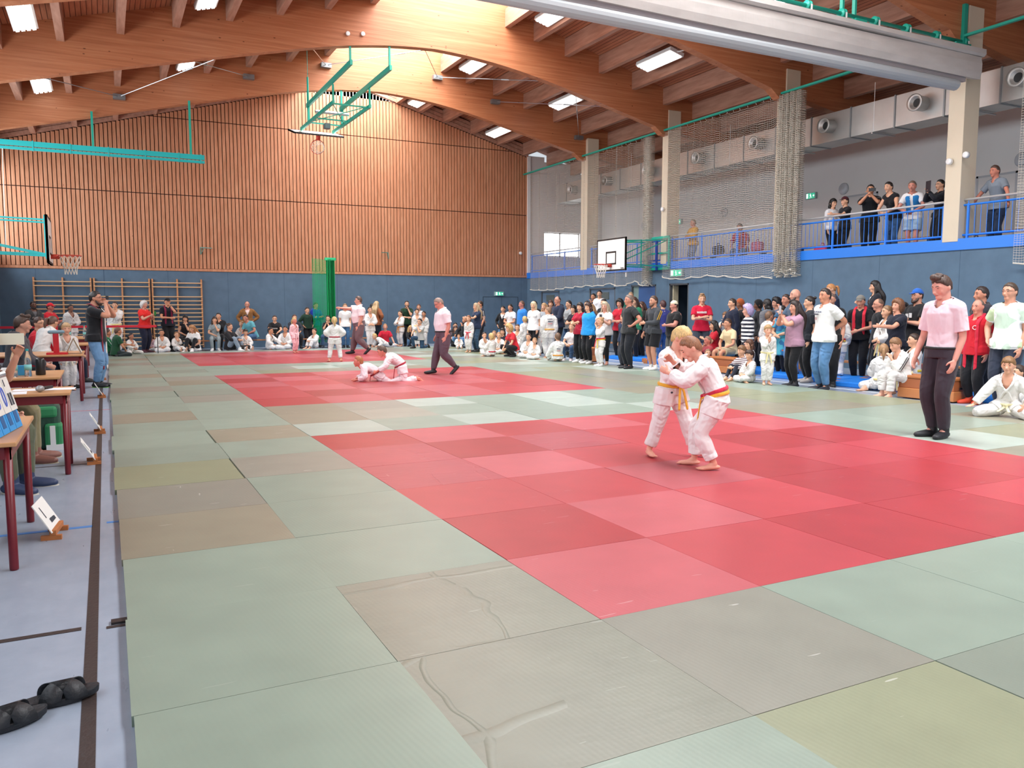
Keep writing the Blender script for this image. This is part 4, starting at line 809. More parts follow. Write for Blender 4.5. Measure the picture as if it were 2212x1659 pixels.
_TS = bpy.data.scenes.new('workbench'); _TV = _TS.view_layers[0]
def _dg():
    with bpy.context.temp_override(scene=_TS, view_layer=_TV): return bpy.context.evaluated_depsgraph_get()
def fuse(sh, voxel, smooth=4, wr=0, seed=0, cut=None, wfreq=1.0):
    me = bpy.data.meshes.new('t'); me.from_pydata([tuple(p) for p in sh.v], [], sh.f); me.update()
    o = bpy.data.objects.new('t', me); _TS.collection.objects.link(o)
    m = o.modifiers.new('r', 'REMESH'); m.mode = 'VOXEL'; m.voxel_size = voxel; m.adaptivity = 0
    if smooth: m = o.modifiers.new('s', 'SMOOTH'); m.iterations = smooth; m.factor = .5
    dg = _dg(); r = bpy.data.meshes.new_from_object(o.evaluated_get(dg)); bpy.data.objects.remove(o); bpy.data.meshes.remove(me)
    n = len(r.vertices); co = np.empty(n*3); r.vertices.foreach_get('co', co); co = co.reshape(-1, 3)
    if wr:
        no = np.empty(n*3); r.vertices.foreach_get('normal', no); no = no.reshape(-1, 3); R = np.random.RandomState(seed+11); d = np.zeros(n)
        for q in range(9):
            k = R.normal(size=3); k = k/np.linalg.norm(k)*R.uniform(14, 46)*wfreq; k[2] *= .8
            w_ = R.normal(size=3)*7*wfreq; ph = R.uniform(0, 6)
            d += np.abs(np.sin(co @ k*.5+1.3*np.sin(co @ w_+ph)+ph))*R.uniform(.6, 1)
        d = (d/9-.55); co = co+no*(d*wr)[:, None]; r.vertices.foreach_set('co', co.ravel()); r.update()
    if cut is not None:
        keep = ~cut(co)
        vi = np.empty(len(r.loops), int); r.loops.foreach_get('vertex_index', vi); ls = np.empty(len(r.polygons), int); r.polygons.foreach_get('loop_start', ls); lt = np.empty(len(r.polygons), int); r.polygons.foreach_get('loop_total', lt)
        fs = [tuple(vi[a:a+b]) for a, b in zip(ls, lt)]; fs = [f for f in fs if all(keep[i] for i in f)]
        idx = -np.ones(n, int); used = np.unique([i for f in fs for i in f]) if fs else np.array([], int); idx[used] = np.arange(len(used))
        r2 = bpy.data.meshes.new('t'); r2.from_pydata(co[used].tolist(), [], [tuple(int(idx[i]) for i in f) for f in fs]); bpy.data.meshes.remove(r); r = r2
    r.polygons.foreach_set('use_smooth', [True]*len(r.polygons)); r.update(); return r
def fabric(col, kind='plain', col2=None):
    key = 'fab%s%s%s' % (col, kind, col2)
    if key in _M: return _M[key]
    names = {'gi': 'judo_cotton', 'jeans': 'denim', 'plain': 'cotton_jersey', 'hstripe': 'striped_knit', 'knit': 'ribbed_knit', 'print': 'printed_fabric', 'trouser': 'trouser_cloth'}
    g = G(names.get(kind, 'cloth')); b = lin(col)
    n = g.noise(g.tc.outputs['Object'], {'jeans': 9, 'print': 5}.get(kind, 6), 4)
    am = {'jeans': .22, 'gi': .03, 'print': .1}.get(kind, .09)
    c = g.ramp(n, [(.3, tuple(x*(1-am) for x in b[:3])), (.7, tuple(min(1, x*(1+am)) for x in b[:3]))])
    if kind in ('hstripe', 'knit'):
        st = g.math('LESS_THAN', g.math('FRACT', g.math('DIVIDE', g.sep(g.tc.outputs['Object'])[2], .055 if kind == 'hstripe' else .03)), .5); c = g.mix(st, c, col2)
    if kind == 'print':
        c = g.mix(g.math('GREATER_THAN', g.noise(g.tc.outputs['Object'], 7, 1), .56), c, col2); c = g.mix(g.math('GREATER_THAN', g.noise(g.mapping(g.tc.outputs['Object'], loc=(3, 3, 3)), 6, 1), .62), c, '#B5654E' if col2 != '#C2D6C4' else '#C9DDB5')
    g.l(c, g.b.inputs['Base Color']); g.b.inputs['Roughness'].default_value = .85; g.b.inputs['Specular IOR Level'].default_value = .25; g.b.inputs['Sheen Weight'].default_value = .15
    wv = g.n('ShaderNodeTexVoronoi', feature='SMOOTH_F1'); wv.inputs['Scale'].default_value = 9; mv = g.n('ShaderNodeVectorMath', operation='ADD'); g.l(g.mapping(g.tc.outputs['Object'], (1, 1, 1.6)), mv.inputs[0]); nn_ = g.n('ShaderNodeTexNoise'); nn_.inputs['Scale'].default_value = 4; g.l(g.tc.outputs['Object'], nn_.inputs['Vector']); g.l(nn_.outputs['Color'], mv.inputs[1]); g.l(mv.outputs[0], wv.inputs['Vector']); g.bump(g.math('ADD', g.math('MULTIPLY', wv.outputs['Distance'], 1.6), g.math('MULTIPLY', g.noise(g.tc.outputs['Object'], 160, 2), .06)), {'gi': .5, 'jeans': .45}.get(kind, .25), .03); _M[key] = g.m; return g.m
def skin(col):
    if ('skin'+col) in _M: return _M['skin'+col]
    m = mat('skin', col, .5, noise=.07, nscale=14, spec=.4); b = m.node_tree.nodes['Principled BSDF']; b.inputs['Subsurface Weight'].default_value = .12; b.inputs['Subsurface Radius'].default_value = (.02, .008, .004); _M['skin'+col] = m; return m
def hairm(col):
    if ('hair'+col) in _M: return _M['hair'+col]
    g = G('hair'); b = lin(col); n = g.noise(g.mapping(g.tc.outputs['Object'], (40, 40, 5)), 5, 3)
    g.l(g.ramp(n, [(.3, tuple(x*.6 for x in b[:3])), (.7, tuple(min(1, x*1.35) for x in b[:3]))]), g.b.inputs['Base Color']); g.b.inputs['Roughness'].default_value = .5; g.bump(n, .6, .006); _M['hair'+col] = g.m; return g.m
def ik(a, t, l1, l2, pole):
    d = t-a; L = np.linalg.norm(d); L2 = min(max(L, abs(l1-l2)+.001), (l1+l2)*.998); dn = d/max(L, 1e-6)
    x = (l1*l1-l2*l2+L2*L2)/(2*L2); h = math.sqrt(max(l1*l1-x*x, 0)); p = pole-dn*np.dot(pole, dn); p = nrm(p)
    return a+dn*x+p*h, a+dn*L2
# arm presets: wrist offset from the shoulder in torso axes (outward, forward, up) and elbow direction
ARMS = {'down': ((.012, .03, -.305), (.2, -.8, -.1)), 'loose': ((.03, .07, -.29), (.4, -.7, 0)), 'crossR': ((-.115, .125, -.135), (.8, .1, -.8)), 'crossL': ((-.105, .15, -.115), (.8, .1, -.8)),
        'hip': ((.01, .03, -.205), (1, -.55, 0)), 'chin': ((-.085, .125, .03), (.35, .2, -1)), 'face': ((-.085, .12, .075), (.6, .3, -1)), 'phone': ((-.085, .19, .05), (.8, .2, -1)), 'phonelow': ((-.07, .19, -.07), (.6, 0, -1)),
        'back': ((-.09, -.085, -.2), (.8, -.8, 0)), 'front': ((-.095, .12, -.2), (.9, -.2, -.3)), 'belly': ((-.1, .15, -.155), (.9, -.2, -.4)), 'lap': ((-.06, .17, -.19), (.8, -.2, -.3)), 'knee': ((-.03, .24, -.17), (.8, .1, -.4)),
        'rail': ((-.06, .2, -.15), (1, 0, -.3)), 'railwide': ((.17, .16, -.22), (.6, -.6, .1)), 'pocket': ((.03, .05, -.235), (.8, -.7, 0)), 'point': ((.30, .06, .005), (0, -.3, -1)), 'reach': ((-.03, .29, -.08), (.4, 0, -1)),
        'floor': ((.12, .12, -.28), (.6, -.8, 0)), 'floorback': ((.08, -.14, -.25), (.3, -.8, 0)), 'grip': ((-.05, .22, -.03), (1, .1, -.3)), 'gripL': ((-.02, .25, .0), (1, .1, -.1)), 'hug': ((-.08, .22, -.12), (.9, 0, -.5)), 'prone': ((-.02, .16, .02), (.5, .2, -1)), 'write': ((-.03, .23, -.16), (.7, -.2, -.6)), 'card': ((-.01, .17, .03), (.3, .1, -1))}
# leg presets per side (ankle target from the pelvis floor point: outward, forward, height; knee direction; foot direction)
LEGS = {'stand': ((-.012, 0, None), (.12, 1, 0), (.25, 1, 0)), 'wide': ((.07, 0, None), (.2, 1, 0), (.35, 1, 0)), 'fwd': ((.01, .13, None), (.05, 1, 0), (.1, 1, 0)), 'bk': ((.0, -.13, .05), (.05, 1, 0), (.05, 1, -.8)), 'bend': ((.02, -.03, None), (.2, 1, 0), (.2, 1, 0))}
PELV = {'stand': .525, 'cross': .075, 'chair': .29, 'box': .24, 'kneel': .25, 'seiza': .15, 'hug': .075, 'squat': .17, 'onfloor': .08, 'wsit': .09}
def person(name, loc, yaw, H, label, pose='stand', lean=0, side=0, twist=0, arms=('down', 'down'), head=(0, 0), hs=1.0, bw=1.0, fat=0.0, skinc='#D9A07F', hair=('short', '#3A2A20'), top=('tee', '#222'), bottom=('trousers', '#222'), shoes=('shoes', '#222'),
           extras=(), vox=None, legs=('stand', 'stand'), group=None, pelvis=None, glasses=False, beard=None, seed=0, female=False, arm_t=None, leg_t=None, cat='person', face_detail=False, lookdown=0):
    """builds one figure facing its own -Y, origin on the floor below the pelvis"""
    R_0 = np.random.RandomState(seed+3)
    hh = .135*hs; chin = 1-hh; sh_z = chin-.048; hip_z = sh_z*.642; ua = sh_z*.205; fa = sh_z*.178; th = hip_z*.47; shn = hip_z*.445; ank = .045
    sw = (.102 if not female else .091)*bw; hw = .054*bw; tl = sh_z-hip_z
    X = vv(-1, 0, 0); F = vv(0, -1, 0); U = vv(0, 0, 1)     # person's right is -X... forward -Y
    pz = PELV.get(pose, hip_z)
    if pose == 'stand': pz = hip_z
    elif pose in PELV: pz = PELV[pose]*(hip_z/.525) if pose not in ('chair', 'box') else PELV[pose]
    P = vv(0, 0, pz) if pelvis is None else vv(*pelvis)
    lr, sr, tr = R_(lean), R_(side), R_(twist)
    def frame(k):
        a = lr*k; f = F*math.cos(a)-U*math.sin(a); u = U*math.cos(a)+F*math.sin(a)
        x = X.copy(); b = sr*k; u2 = u*math.cos(b)+x*math.sin(b); x2 = x*math.cos(b)-u*math.sin(b); c = tr*k
        x3 = x2*math.cos(c)+f*math.sin(c); f3 = f*math.cos(c)-x2*math.sin(c); return x3, f3, u2
    sp = [P]; fr = [frame(.25)]; ks = (.35, .6, .85, 1.0, 1.0)
    for k in ks: x_, f_, u_ = frame(k); sp.append(sp[-1]+u_*tl/5); fr.append((x_, f_, u_))
    Tx, Tf, Tu = fr[-1]; SC = sp[-1]                     # shoulder centre
    def tv(o, s): return Tx*(o[0]*s)+Tf*o[1]+Tu*o[2]
    # head
    hp, hy = R_(head[0]), R_(head[1])
    nb = SC+Tu*.0; hu = nrm(Tu*math.cos(hp*.6)+Tf*math.sin(hp*.6)); hfx = nrm(Tf*math.cos(hy)+Tx*math.sin(hy)); 
    upb = nrm(U*.75+Tu*.25) if lean < 60 else nrm(Tu*.5+U*.5-Tf*.3)
    f0 = nrm(hfx-upb*np.dot(hfx, upb)); hf = f0*math.cos(hp)-upb*math.sin(hp); huu = upb*math.cos(hp)+f0*math.sin(hp); hx = np.cross(hf, huu); hx = -hx if np.dot(hx, np.cross(hf, huu)) < 0 else hx
    HR = np.array([np.cross(hf, huu), hf, huu]).T     # columns right, forward, up
    hc = SC+Tu*.046+huu*hh*.5+hf*.012
    w_, d_, z_ = hh*.365, hh*.435, hh*.5
    body = Shape()
    wa = (.078+.035*fat)*bw; ch = (.093+.022*fat)*bw*(.93 if female else 1); dp = .062+.03*fat
    TR = [(.0, .088*bw+.01*fat, .064+.02*fat), (.2, .083*bw+.02*fat, .06+.03*fat), (.4, wa, .056+.045*fat), (.62, (wa+ch)/2, .062+.035*fat), (.82, ch, dp+.004), (.95, ch*.93, dp*.85), (1.04, .055, .045)]
    def spine(t):
        q = min(max(t, 0), 1)*5; i = min(int(q), 4); f = q-i; p = sp[i]*(1-f)+sp[i+1]*f; x = fr[min(i+1, 5)]; return p+(x[2]*(t-1)*tl if t > 1 else 0)+(x[2]*t*tl if t < 0 else 0), x
    def torso(S, add, t0, t1, flare=0, nn=20, addb=None):
        ts = [t0]+[a for a, _, _ in TR if t0 < a < t1]+[t1]; Pn = []; rx = []; ry = []; xs = []
        for t in ts:
            p, x = spine(t); a = np.interp(t, [r[0] for r in TR], [r[1] for r in TR]); b = np.interp(t, [r[0] for r in TR], [r[2] for r in TR])
            fl = flare*max(0, .4-t); bl = fat*.03*math.exp(-((t-.35)/.3)**2)
            Pn.append(p+x[1]*bl); rx.append(a+add+fl); ry.append(b+add+fl*.8); xs.append(x[0])
        S.loft(Pn, rx, ry, xs, nn)
    torso(body, 0, -.06, 1.04)
    if female: 
        for s in (-1, 1): body.ell(spine(.74)[0]+Tf*(dp*.72)+Tx*s*.045, (.04, .032, .042), n=10, m=7)
    for s in (-1, 1): body.limb([SC+Tx*s*.03-Tu*.016, SC+Tx*s*(sw-.01)-Tu*.022], [.045, .038]); body.limb([SC+Tx*s*.018+Tu*.022-Tf*.012, SC+Tx*s*.06-Tu*.002-Tf*.006, SC+Tx*s*(sw-.02)-Tu*.012], [.022, .026, .02])
    body.limb([SC-Tu*.02, SC+Tu*.02+Tf*.004, hc-huu*hh*.2-hf*.01], [.05*bw, .037+.006*fat, .036])
    # head volume
    def hp_(x, y, z): return hc+HR @ vv(x*w_, y*d_, z*z_)
    n, m = 20, 14; o = len(body.v)
    for i in range(1, m):
        t = math.pi*i/m
        for k in range(n):
            a = 2*math.pi*k/n; x, y, z = math.sin(t)*math.cos(a), math.sin(t)*math.sin(a), math.cos(t)
            if z < 0: x *= 1-.30*(-z)**1.3; y = y*(1-.28*(-z)) + (.16*(-z) if y > 0 else .22*(-z)); 
            y *= 1.04 if y < 0 else 1; body.v.append(hp_(x, y, z))
    body.v.append(hp_(0, 0, 1)); body.v.append(hp_(0, .3, -1)); tp = len(body.v)-2
    for i in range(m-2):
        for k in range(n): a = o+i*n+k; b = o+i*n+(k+1) % n; body.f.append((a, a+n, b+n, b))
    for k in range(n): body.f.append((tp, o+k, o+(k+1) % n)); body.f.append((tp+1, o+(m-2)*n+(k+1) % n, o+(m-2)*n+k))
    ns = .85 if hs > 1.15 else 1.1
    body.limb([hp_(0, .9, .05), hp_(0, .9+.1*ns, -.17), hp_(0, .92+.17*ns, -.30)], [hh*.04, hh*.05, hh*.07*ns]); body.ell(hp_(0, .66, -.82), (hh*.15, hh*.12, hh*.12), HR)
    for s in (-1, 1):
        body.ell(hp_(s*1.02, -.06, -.1), (hh*.045, hh*.085, hh*.13), HR, 8, 6); body.ell(hp_(s*.46, .60, -.26), (hh*.12, hh*.11, hh*.13), HR, 8, 6); body.limb([hp_(s*.16, .9, .17), hp_(s*.6, .74, .2)], [hh*.05, hh*.045])
    body.limb([hp_(-.22, .9, -.52), hp_(0, .97, -.5), hp_(.22, .9, -.52)], [hh*.03, hh*.055, hh*.03])
    # arms
    J = {}
    for s, nm in ((-1, arms[0]), (1, arms[1])):     # s=-1: person's left? (X = -1 -> right side is s=+1)
        sj = SC+Tx*s*sw-Tu*.028
        if arm_t and arm_t[0 if s < 0 else 1] is not None: wt = vv(*arm_t[0 if s < 0 else 1]); pole = Tx*s*.6-Tu*.8
        else: o_, pl = ARMS[nm]; k_ = (ua+fa)/.317; wt = sj+tv(tuple(q*k_ for q in o_), s); pole = tv(pl, s)
        el, wr_ = ik(sj, wt, ua, fa, pole); J[s] = (sj, el, wr_)
        b_ = bw*(1+.25*fat); body.limb([sj, sj*.5+el*.5, el, el*.6+wr_*.4, wr_], [.032*b_, .027*b_, .0215*b_, .022*b_, .0155])
        # hand
        d = nrm(wr_-el); inn = nrm(-Tx*s-d*np.dot(-Tx*s, d)) if abs(np.dot(Tx, d)) < .9 else nrm(Tu); hl = .098*(1+.1*(hs-1)*4); acr = np.cross(d, inn)
        if nm in ('crossR', 'crossL', 'belly', 'front'): inn = nrm(-Tf-d*np.dot(-Tf, d)); acr = np.cross(d, inn)
        if nm in ('floor', 'floorback'): inn = vv(0, 0, -1); d = nrm(nrm(F)*.9+Tx*s*.3-U*.1); acr = nrm(np.cross(d, inn))
        pm = wr_+d*hl*.26; body.limb([wr_, pm, wr_+d*hl*.48], [hl*.16, hl*.22, hl*.2], X=acr, flat=.5)
        curl = {'down': .5, 'loose': .5, 'phone': .9, 'phonelow': .9, 'chin': 1.1, 'grip': 1.3, 'gripL': 1.3, 'crossR': .4, 'crossL': .4, 'floor': .1, 'card': 1.2}.get(nm, .6)
        for fi, (off, fl) in enumerate(((-.165, .42), (-.055, .48), (.055, .45), (.16, .36))):
            b0 = wr_+d*hl*.5+acr*off*hl; a1 = curl*.45; a2 = curl*1.0; d1 = d*math.cos(a1)+inn*math.sin(a1); d2 = d*math.cos(a2)+inn*math.sin(a2)
            p1 = b0+d1*hl*fl*.5; p2 = p1+d2*hl*fl*.5; body.limb([b0-d*hl*.1, b0, p1, p2], [hl*.06, hl*.062, hl*.055, hl*.045], n=6)
        tb = wr_+d*hl*.18-acr*hl*.17; t1 = tb+nrm(d*.6-acr*.55+inn*.35)*hl*.24; body.limb([tb, t1, t1+nrm(d*.9-acr*.1+inn*.4)*hl*.18], [hl*.085, hl*.07, hl*.055], n=6)
    # legs
    K = {}; fdir = {}
    for s, nm, ix in ((-1, legs[0], 0), (1, legs[1], 1)):
        px, pf = fr[0][0], F; hj = P+X*s*hw-U*.01; ft = nrm(F+X*s*.25)
        if leg_t and leg_t[ix] is not None: at, pole, ft = [vv(*q) for q in leg_t[ix]]; ft = nrm(ft)
        elif pose == 'stand': o_, pl, fd = LEGS[nm]; at = vv(0, 0, 0)+X*s*(hw+o_[0])+F*o_[1]+U*(ank if o_[2] is None else ank+o_[2]); pole = X*s*pl[0]+F*pl[1]; ft = nrm(X*s*fd[0]+F*fd[1]+U*fd[2])
        elif pose == 'cross': at = X*(-s)*.075+F*(.155 if s > 0 else .12)+U*(.04 if s > 0 else .055); pole = X*s*1.0+F*.25+U*.15; ft = nrm(X*(-s)*.9+F*.2)
        elif pose in ('chair', 'box'): at = X*s*(hw+.015)+F*(.26 if pose == 'chair' else .24)+U*ank; pole = U+F*.6+X*s*.15
        elif pose == 'kneel':   # one knee down
            if s > 0: at = X*s*hw+F*.17+U*ank; pole = F+U*.4
            else: at = X*s*hw-F*.22+U*.05; pole = F-U*1.0; ft = nrm(-U-F*.5)
        elif pose == 'seiza': at = X*s*(hw+.0)-F*.14+U*.03; pole = F; ft = nrm(-F-U*.1)
        elif pose == 'hug': at = X*s*(hw+.01)+F*.27+U*ank; pole = U+F*.1+X*s*.1
        elif pose == 'squat': at = X*s*(hw+.03)+F*.06+U*ank; pole = F+U*.4+X*s*.3
        elif pose == 'onfloor': at = X*s*(hw+.03)+F*(th+shn)*.96+U*.035; pole = U; ft = nrm(U+F*.3)
        elif pose == 'wsit': at = X*s*.19-F*.05+U*.03; pole = F+X*s*.3; ft = nrm(X*s*.8-F*.4)
        kn, an = ik(hj, at, th, shn, pole); K[s] = (hj, kn, an); fdir[s] = ft
        b_ = bw*(1+.3*fat); body.limb([hj, hj*.5+kn*.5, kn, kn*.65+an*.35, an], [.055*b_, .046*b_, .032*b_, .031*b_, .021])
        fl = .13*(1+.3*(hs-1)); up = U if abs(ft[2]) < .6 else -F*np.sign(ft[2]); rt = nrm(np.cross(ft, up)); up = np.cross(rt, ft); dn = -up*ank*.55
        body.limb([an+dn*.9-ft*fl*.17, an+dn*1.0+ft*fl*.2, an+dn*1.25+ft*fl*.55, an+dn*1.3+ft*fl*.72], [.021, .027, .024, .018], X=rt, flat=.72)
        body.limb([an, an+dn+ft*fl*.3], [.023, .02])
        for q in (range(5) if shoes[0] == 'bare' else ()): b0 = an+dn*1.35+ft*fl*(.70-.03*q)+rt*s*(-.021+.0105*q); body.limb([b0, b0+ft*fl*(.16-.02*q)], [.0085-.0008*q, .0065], n=6)
    vx = (vox or .009)/H
    mat_s = skin(skinc)
    me = fuse(body, vx, 3); me.materials.append(mat_s)
    o = bpy.data.objects.new(name, me); COL.objects.link(o); o.location = loc; o.rotation_euler[2] = yaw; o.scale = (H, H, H); tag(o, label, cat, group)
    def part(mesh, nm, m, par=None): mesh.materials.clear(); mesh.materials.append(m); mesh.name = nm; c = bpy.data.objects.new(nm, mesh); COL.objects.link(c); c.parent = par or o; return c
    def raw(S): q = bpy.data.meshes.new('t'); q.from_pydata([tuple(p) for p in S.v], [], S.f); q.polygons.foreach_set('use_smooth', [True]*len(q.polygons)); q.update(); return q
    # face
    S = Shape()
    for s in (-1, 1): S.ell(hp_(s*.36, .88 if not face_detail else .87, .06), (hh*.058, hh*.035, hh*(.026 if not lookdown else .014)), HR, 8, 6)
    part(raw(S), 'eye', mat('eye_dark', '#2A211D', .3))
    S = Shape(); hcl = hair[1] if hair[0] not in ('cap',) else '#3A2A20'
    for s in (-1, 1): S.limb([hp_(s*.17, .97, .21), hp_(s*.40, .93, .26), hp_(s*.58, .8, .20)], [hh*.014, hh*.018, hh*.01], n=5)
    part(raw(S), 'eyebrow', hairm(hcl if hcl not in ('#F0EDE6', '#B9A6CC') else '#8A7A70'))
    S = Shape(); S.limb([hp_(-.25, .93, -.53), hp_(0, 1.02, -.52), hp_(.25, .93, -.53)], [hh*.012, hh*.022, hh*.012], n=6); part(raw(S), 'lips', mat('lips', '#B8605C' if female or hs > 1.1 else '#A8665C', .5))
    if beard:
        S = Shape(); 
        S.limb([hp_(-.75, .25, -.35), hp_(-.62, .55, -.75), hp_(0, .86, -.98), hp_(.62, .55, -.75), hp_(.75, .25, -.35)], [hh*.05, hh*.1, hh*.13, hh*.1, hh*.05]); S.limb([hp_(-.3, .9, -.42), hp_(0, 1.0, -.38), hp_(.3, .9, -.42)], [hh*.03, hh*.045, hh*.03]); part(fuse(S, vx, 2), 'beard', hairm(beard))
    if glasses:
        S = Shape()
        for s in (-1, 1):
            pts = [hp_(s*.36+.24*math.cos(a), 1.06, .05+.17*math.sin(a)) for a in np.linspace(0, 2*math.pi, 13)]; S.limb(pts, [hh*.011]*13, n=4, cap=False); S.limb([hp_(s*.6, 1.04, .08), hp_(s*1.05, .0, .05)], [hh*.011]*2, n=4)
        S.limb([hp_(-.12, 1.07, .06), hp_(.12, 1.07, .06)], [hh*.011]*2, n=4); part(raw(S), 'glasses', M_dark)
    # hair / hats
    hk, hcol = hair[0], hair[1]; hm = hairm(hcol)
    def hairshell(thick, lines, name='hair', m_=None, nz=.02, zcut=None):
        n, m = 32, 22; vs = []; fs = []; R = np.random.RandomState(seed+5); ph = R.uniform(0, 6, 4)
        for i in range(m+1):
            t = math.pi*i/m
            for k in range(n):
                a = 2*math.pi*k/n; x, y, z = math.sin(t)*math.cos(a), math.sin(t)*math.sin(a), math.cos(t)
                az = abs(math.degrees(math.atan2(x, y))); hl = np.interp(az, [0, 35, 60, 80, 100, 130, 180], lines); g_ = np.clip((z-hl)/.12, -1, 1)
                hl += .035*math.sin(a*9+ph[3])+.02*math.sin(a*23+ph[0]); g_ = np.clip((z-hl)/.16, -1, 1); r = 1.005+thick*(.3+.7*max(0, z)**.6 if thick < .25 else 1)*max(0, g_)**.6+nz*math.sin(x*11+ph[0])*math.sin(y*13+ph[1]+z*7)+nz*.6*math.sin(z*23+x*17+ph[2]) if g_ > 0 else 1-.22*min(1, -g_*2.5)
                if z > .45 and y > .1 and g_ > 0: r += thick*.12*g_
                vs.append(hp_(x*r*1.02, y*r*1.03, z*r))
        for i in range(m):
            for k in range(n): a = i*n+k; b = i*n+(k+1) % n; fs.append((a, a+n, b+n, b))
        q = bpy.data.meshes.new('t'); q.from_pydata([tuple(p) for p in vs], [], fs); q.polygons.foreach_set('use_smooth', [True]*len(fs)); q.update(); return part(q, name, m_ or hm)
    SHORT = [.64, .58, .46, .02, -.22, -.55, -.78]; FULL = [.50, .42, .2, -.2, -.45, -.7, -.85]
    if hk == 'short': hairshell(.095, SHORT)
    elif hk == 'buzz': hairshell(.045, SHORT)
    elif hk == 'thick': hairshell(.2, [.48, .45, .32, .0, -.2, -.5, -.72], nz=.05)
    elif hk == 'fringe': hairshell(.16, [.36, .34, .25, -.05, -.25, -.5, -.7], nz=.03)
    elif hk == 'quiff':
        hairshell(.14, [.58, .5, .34, .08, -.15, -.4, -.6]); S = Shape(); S.limb([hp_(-.5, .55, .95), hp_(0, .8, 1.05), hp_(.5, .5, 1.0)], [hh*.1, hh*.16, hh*.1]); S.limb([hp_(-.4, .1, 1.08), hp_(.4, .0, 1.1)], [hh*.12, hh*.12]); part(fuse(S, vx, 2, .03, seed), 'hair_top', hm)
    elif hk == 'balding': hairshell(.05, [1.5, 1.5, 1.3, .25, .15, .1, -.55])
    elif hk == 'curly': hairshell(.34, [.5, .42, .15, -.6, -.85, -1.2, -1.2], nz=.09)
    elif hk == 'bob':
        hairshell(.2, [.42, .4, .1, -.9, -1.1, -1.2, -1.2], nz=.03); S = Shape()
        S.limb([hp_(-.85, -.35, 0), hp_(-.85, -.3, -.9), hp_(-.8, -.2, -1.25)], [hh*.16, hh*.15, hh*.08]); S.limb([hp_(.85, -.35, 0), hp_(.85, -.3, -.9), hp_(.8, -.2, -1.25)], [hh*.16, hh*.15, hh*.08]); S.limb([hp_(-.4, -.85, -.6), hp_(0, -1, -1.1), hp_(.4, -.85, -.6)], [hh*.2, hh*.2, hh*.2]); part(fuse(S, vx, 3), 'hair_length', hm)
    elif hk == 'long':
        hairshell(.17, [.5, .42, .15, -.4, -.6, -1.1, -1.2], nz=.03); S = Shape(); bk = SC-Tf*.075-Tu*.06
        for s in (-1, 0, 1): S.limb([hp_(s*.6, -.5, .3), hp_(s*.85, -.7, -.6), bk+Tx*s*.055+Tu*.05, bk+Tx*s*.05-Tu*.09], [hh*.22, hh*.24, hh*.25, hh*.08])
        for s in (-1, 1): S.limb([hp_(s*.85, .1, .1), hp_(s*.98, .05, -.7), SC+Tx*s*.065+Tf*.035-Tu*.04], [hh*.12, hh*.14, hh*.08])
        part(fuse(S, vx, 3, .012, seed, wfreq=1.3), 'hair_length', hm)
    elif hk in ('pony', 'bun'):
        hairshell(.07, [.6, .5, .3, .0, -.25, -.5, -.75]); S = Shape()
        if hk == 'pony': S.limb([hp_(0, -1.05, .25), hp_(0, -1.5, .1), hp_(0, -1.5, -.8), hp_(0, -1.25, -1.7)], [hh*.08, hh*.13, hh*.14, hh*.04])
        else: S.ell(hp_(0, -1.0, .75), (hh*.16, hh*.16, hh*.15), HR)
        part(fuse(S, vx, 3), 'ponytail' if hk == 'pony' else 'hair_bun', hm)
    elif hk == 'braids':
        hairshell(.08, [.62, .5, .3, .0, -.25, -.5, -.75]); S = Shape()
        for s in (-1, 1): S.limb([hp_(s*.7, -.7, -.3), hp_(s*.9, -.6, -1.0), SC+Tx*s*.06+Tf*.02-Tu*.06], [hh*.08, hh*.08, hh*.04])
        part(fuse(S, vx, 2), 'braid', hm)
    elif hk in ('cap', 'flat', 'beanie', 'scarf'):
        if hk != 'scarf': hairshell(.05, [1.2, 1.0, .4, .0, -.2, -.45, -.65], m_=hairm('#2E231D'))
        cm = fabric(hcol, 'plain'); c_ = hairshell(.16 if hk != 'scarf' else .22, [.38, .38, .36, .3, .25, .2, .15] if hk != 'scarf' else [.45, .3, -.1, -.6, -.9, -1.2, -1.2], 'cap' if hk != 'scarf' else 'headscarf', cm, nz=.006)
        if hk in ('cap', 'flat'):
            S = Shape(); S.loft([hp_(0, .85, .42), hp_(0, 1.25, .36), hp_(0, 1.55 if hk == 'cap' else 1.3, .28)], [hh*.3, hh*.29, hh*.2], [hh*.03]*3, HR[:, 0], 14); part(fuse(S, vx*.7, 1), 'cap_brim', fabric(hcol if hk == 'flat' or len(hair) < 3 else hair[2], 'plain'), c_)
    # clothes ------------------------------------------------------------
    tk, tc_ = top[0], top[1]; kd = top[2] if len(top) > 2 else 'plain'; tm = fabric(tc_, 'gi' if tk == 'gi' else kd, top[3] if len(top) > 3 else None)
    S = Shape(); tin = {'gi': .02, 'tee': .012, 'polo': .012, 'shirt': .017, 'hoodie': .022, 'long': .011, 'jacket': .02, 'vest': .018, 'sleeveless': .01, 'dress': .014}[tk]
    low = {'gi': -.1, 'shirt': .0 if 'tuck' in extras else -.12, 'dress': -.15}.get(tk, .04 if 'tuck' in extras else -.16)
    torso(S, tin, low, 1.0, flare=.05 if tk in ('tee', 'polo', 'hoodie', 'jacket') else 0)
    if female: 
        for s in (-1, 1): S.ell(spine(.74)[0]+Tf*(dp*.75)+Tx*s*.045, (.046, .04, .046), n=10, m=7)
    for s in (-1, 1): S.limb([SC+Tx*s*.02-Tu*.016, SC+Tx*s*(sw-.008)-Tu*.022], [.05+tin*.5, .041+tin*.5]); S.limb([SC+Tx*s*.018+Tu*.022-Tf*.012, SC+Tx*s*.06-Tu*.002-Tf*.006, SC+Tx*s*(sw-.02)-Tu*.012], [.022+tin*.7, .026+tin*.8, .02+tin])
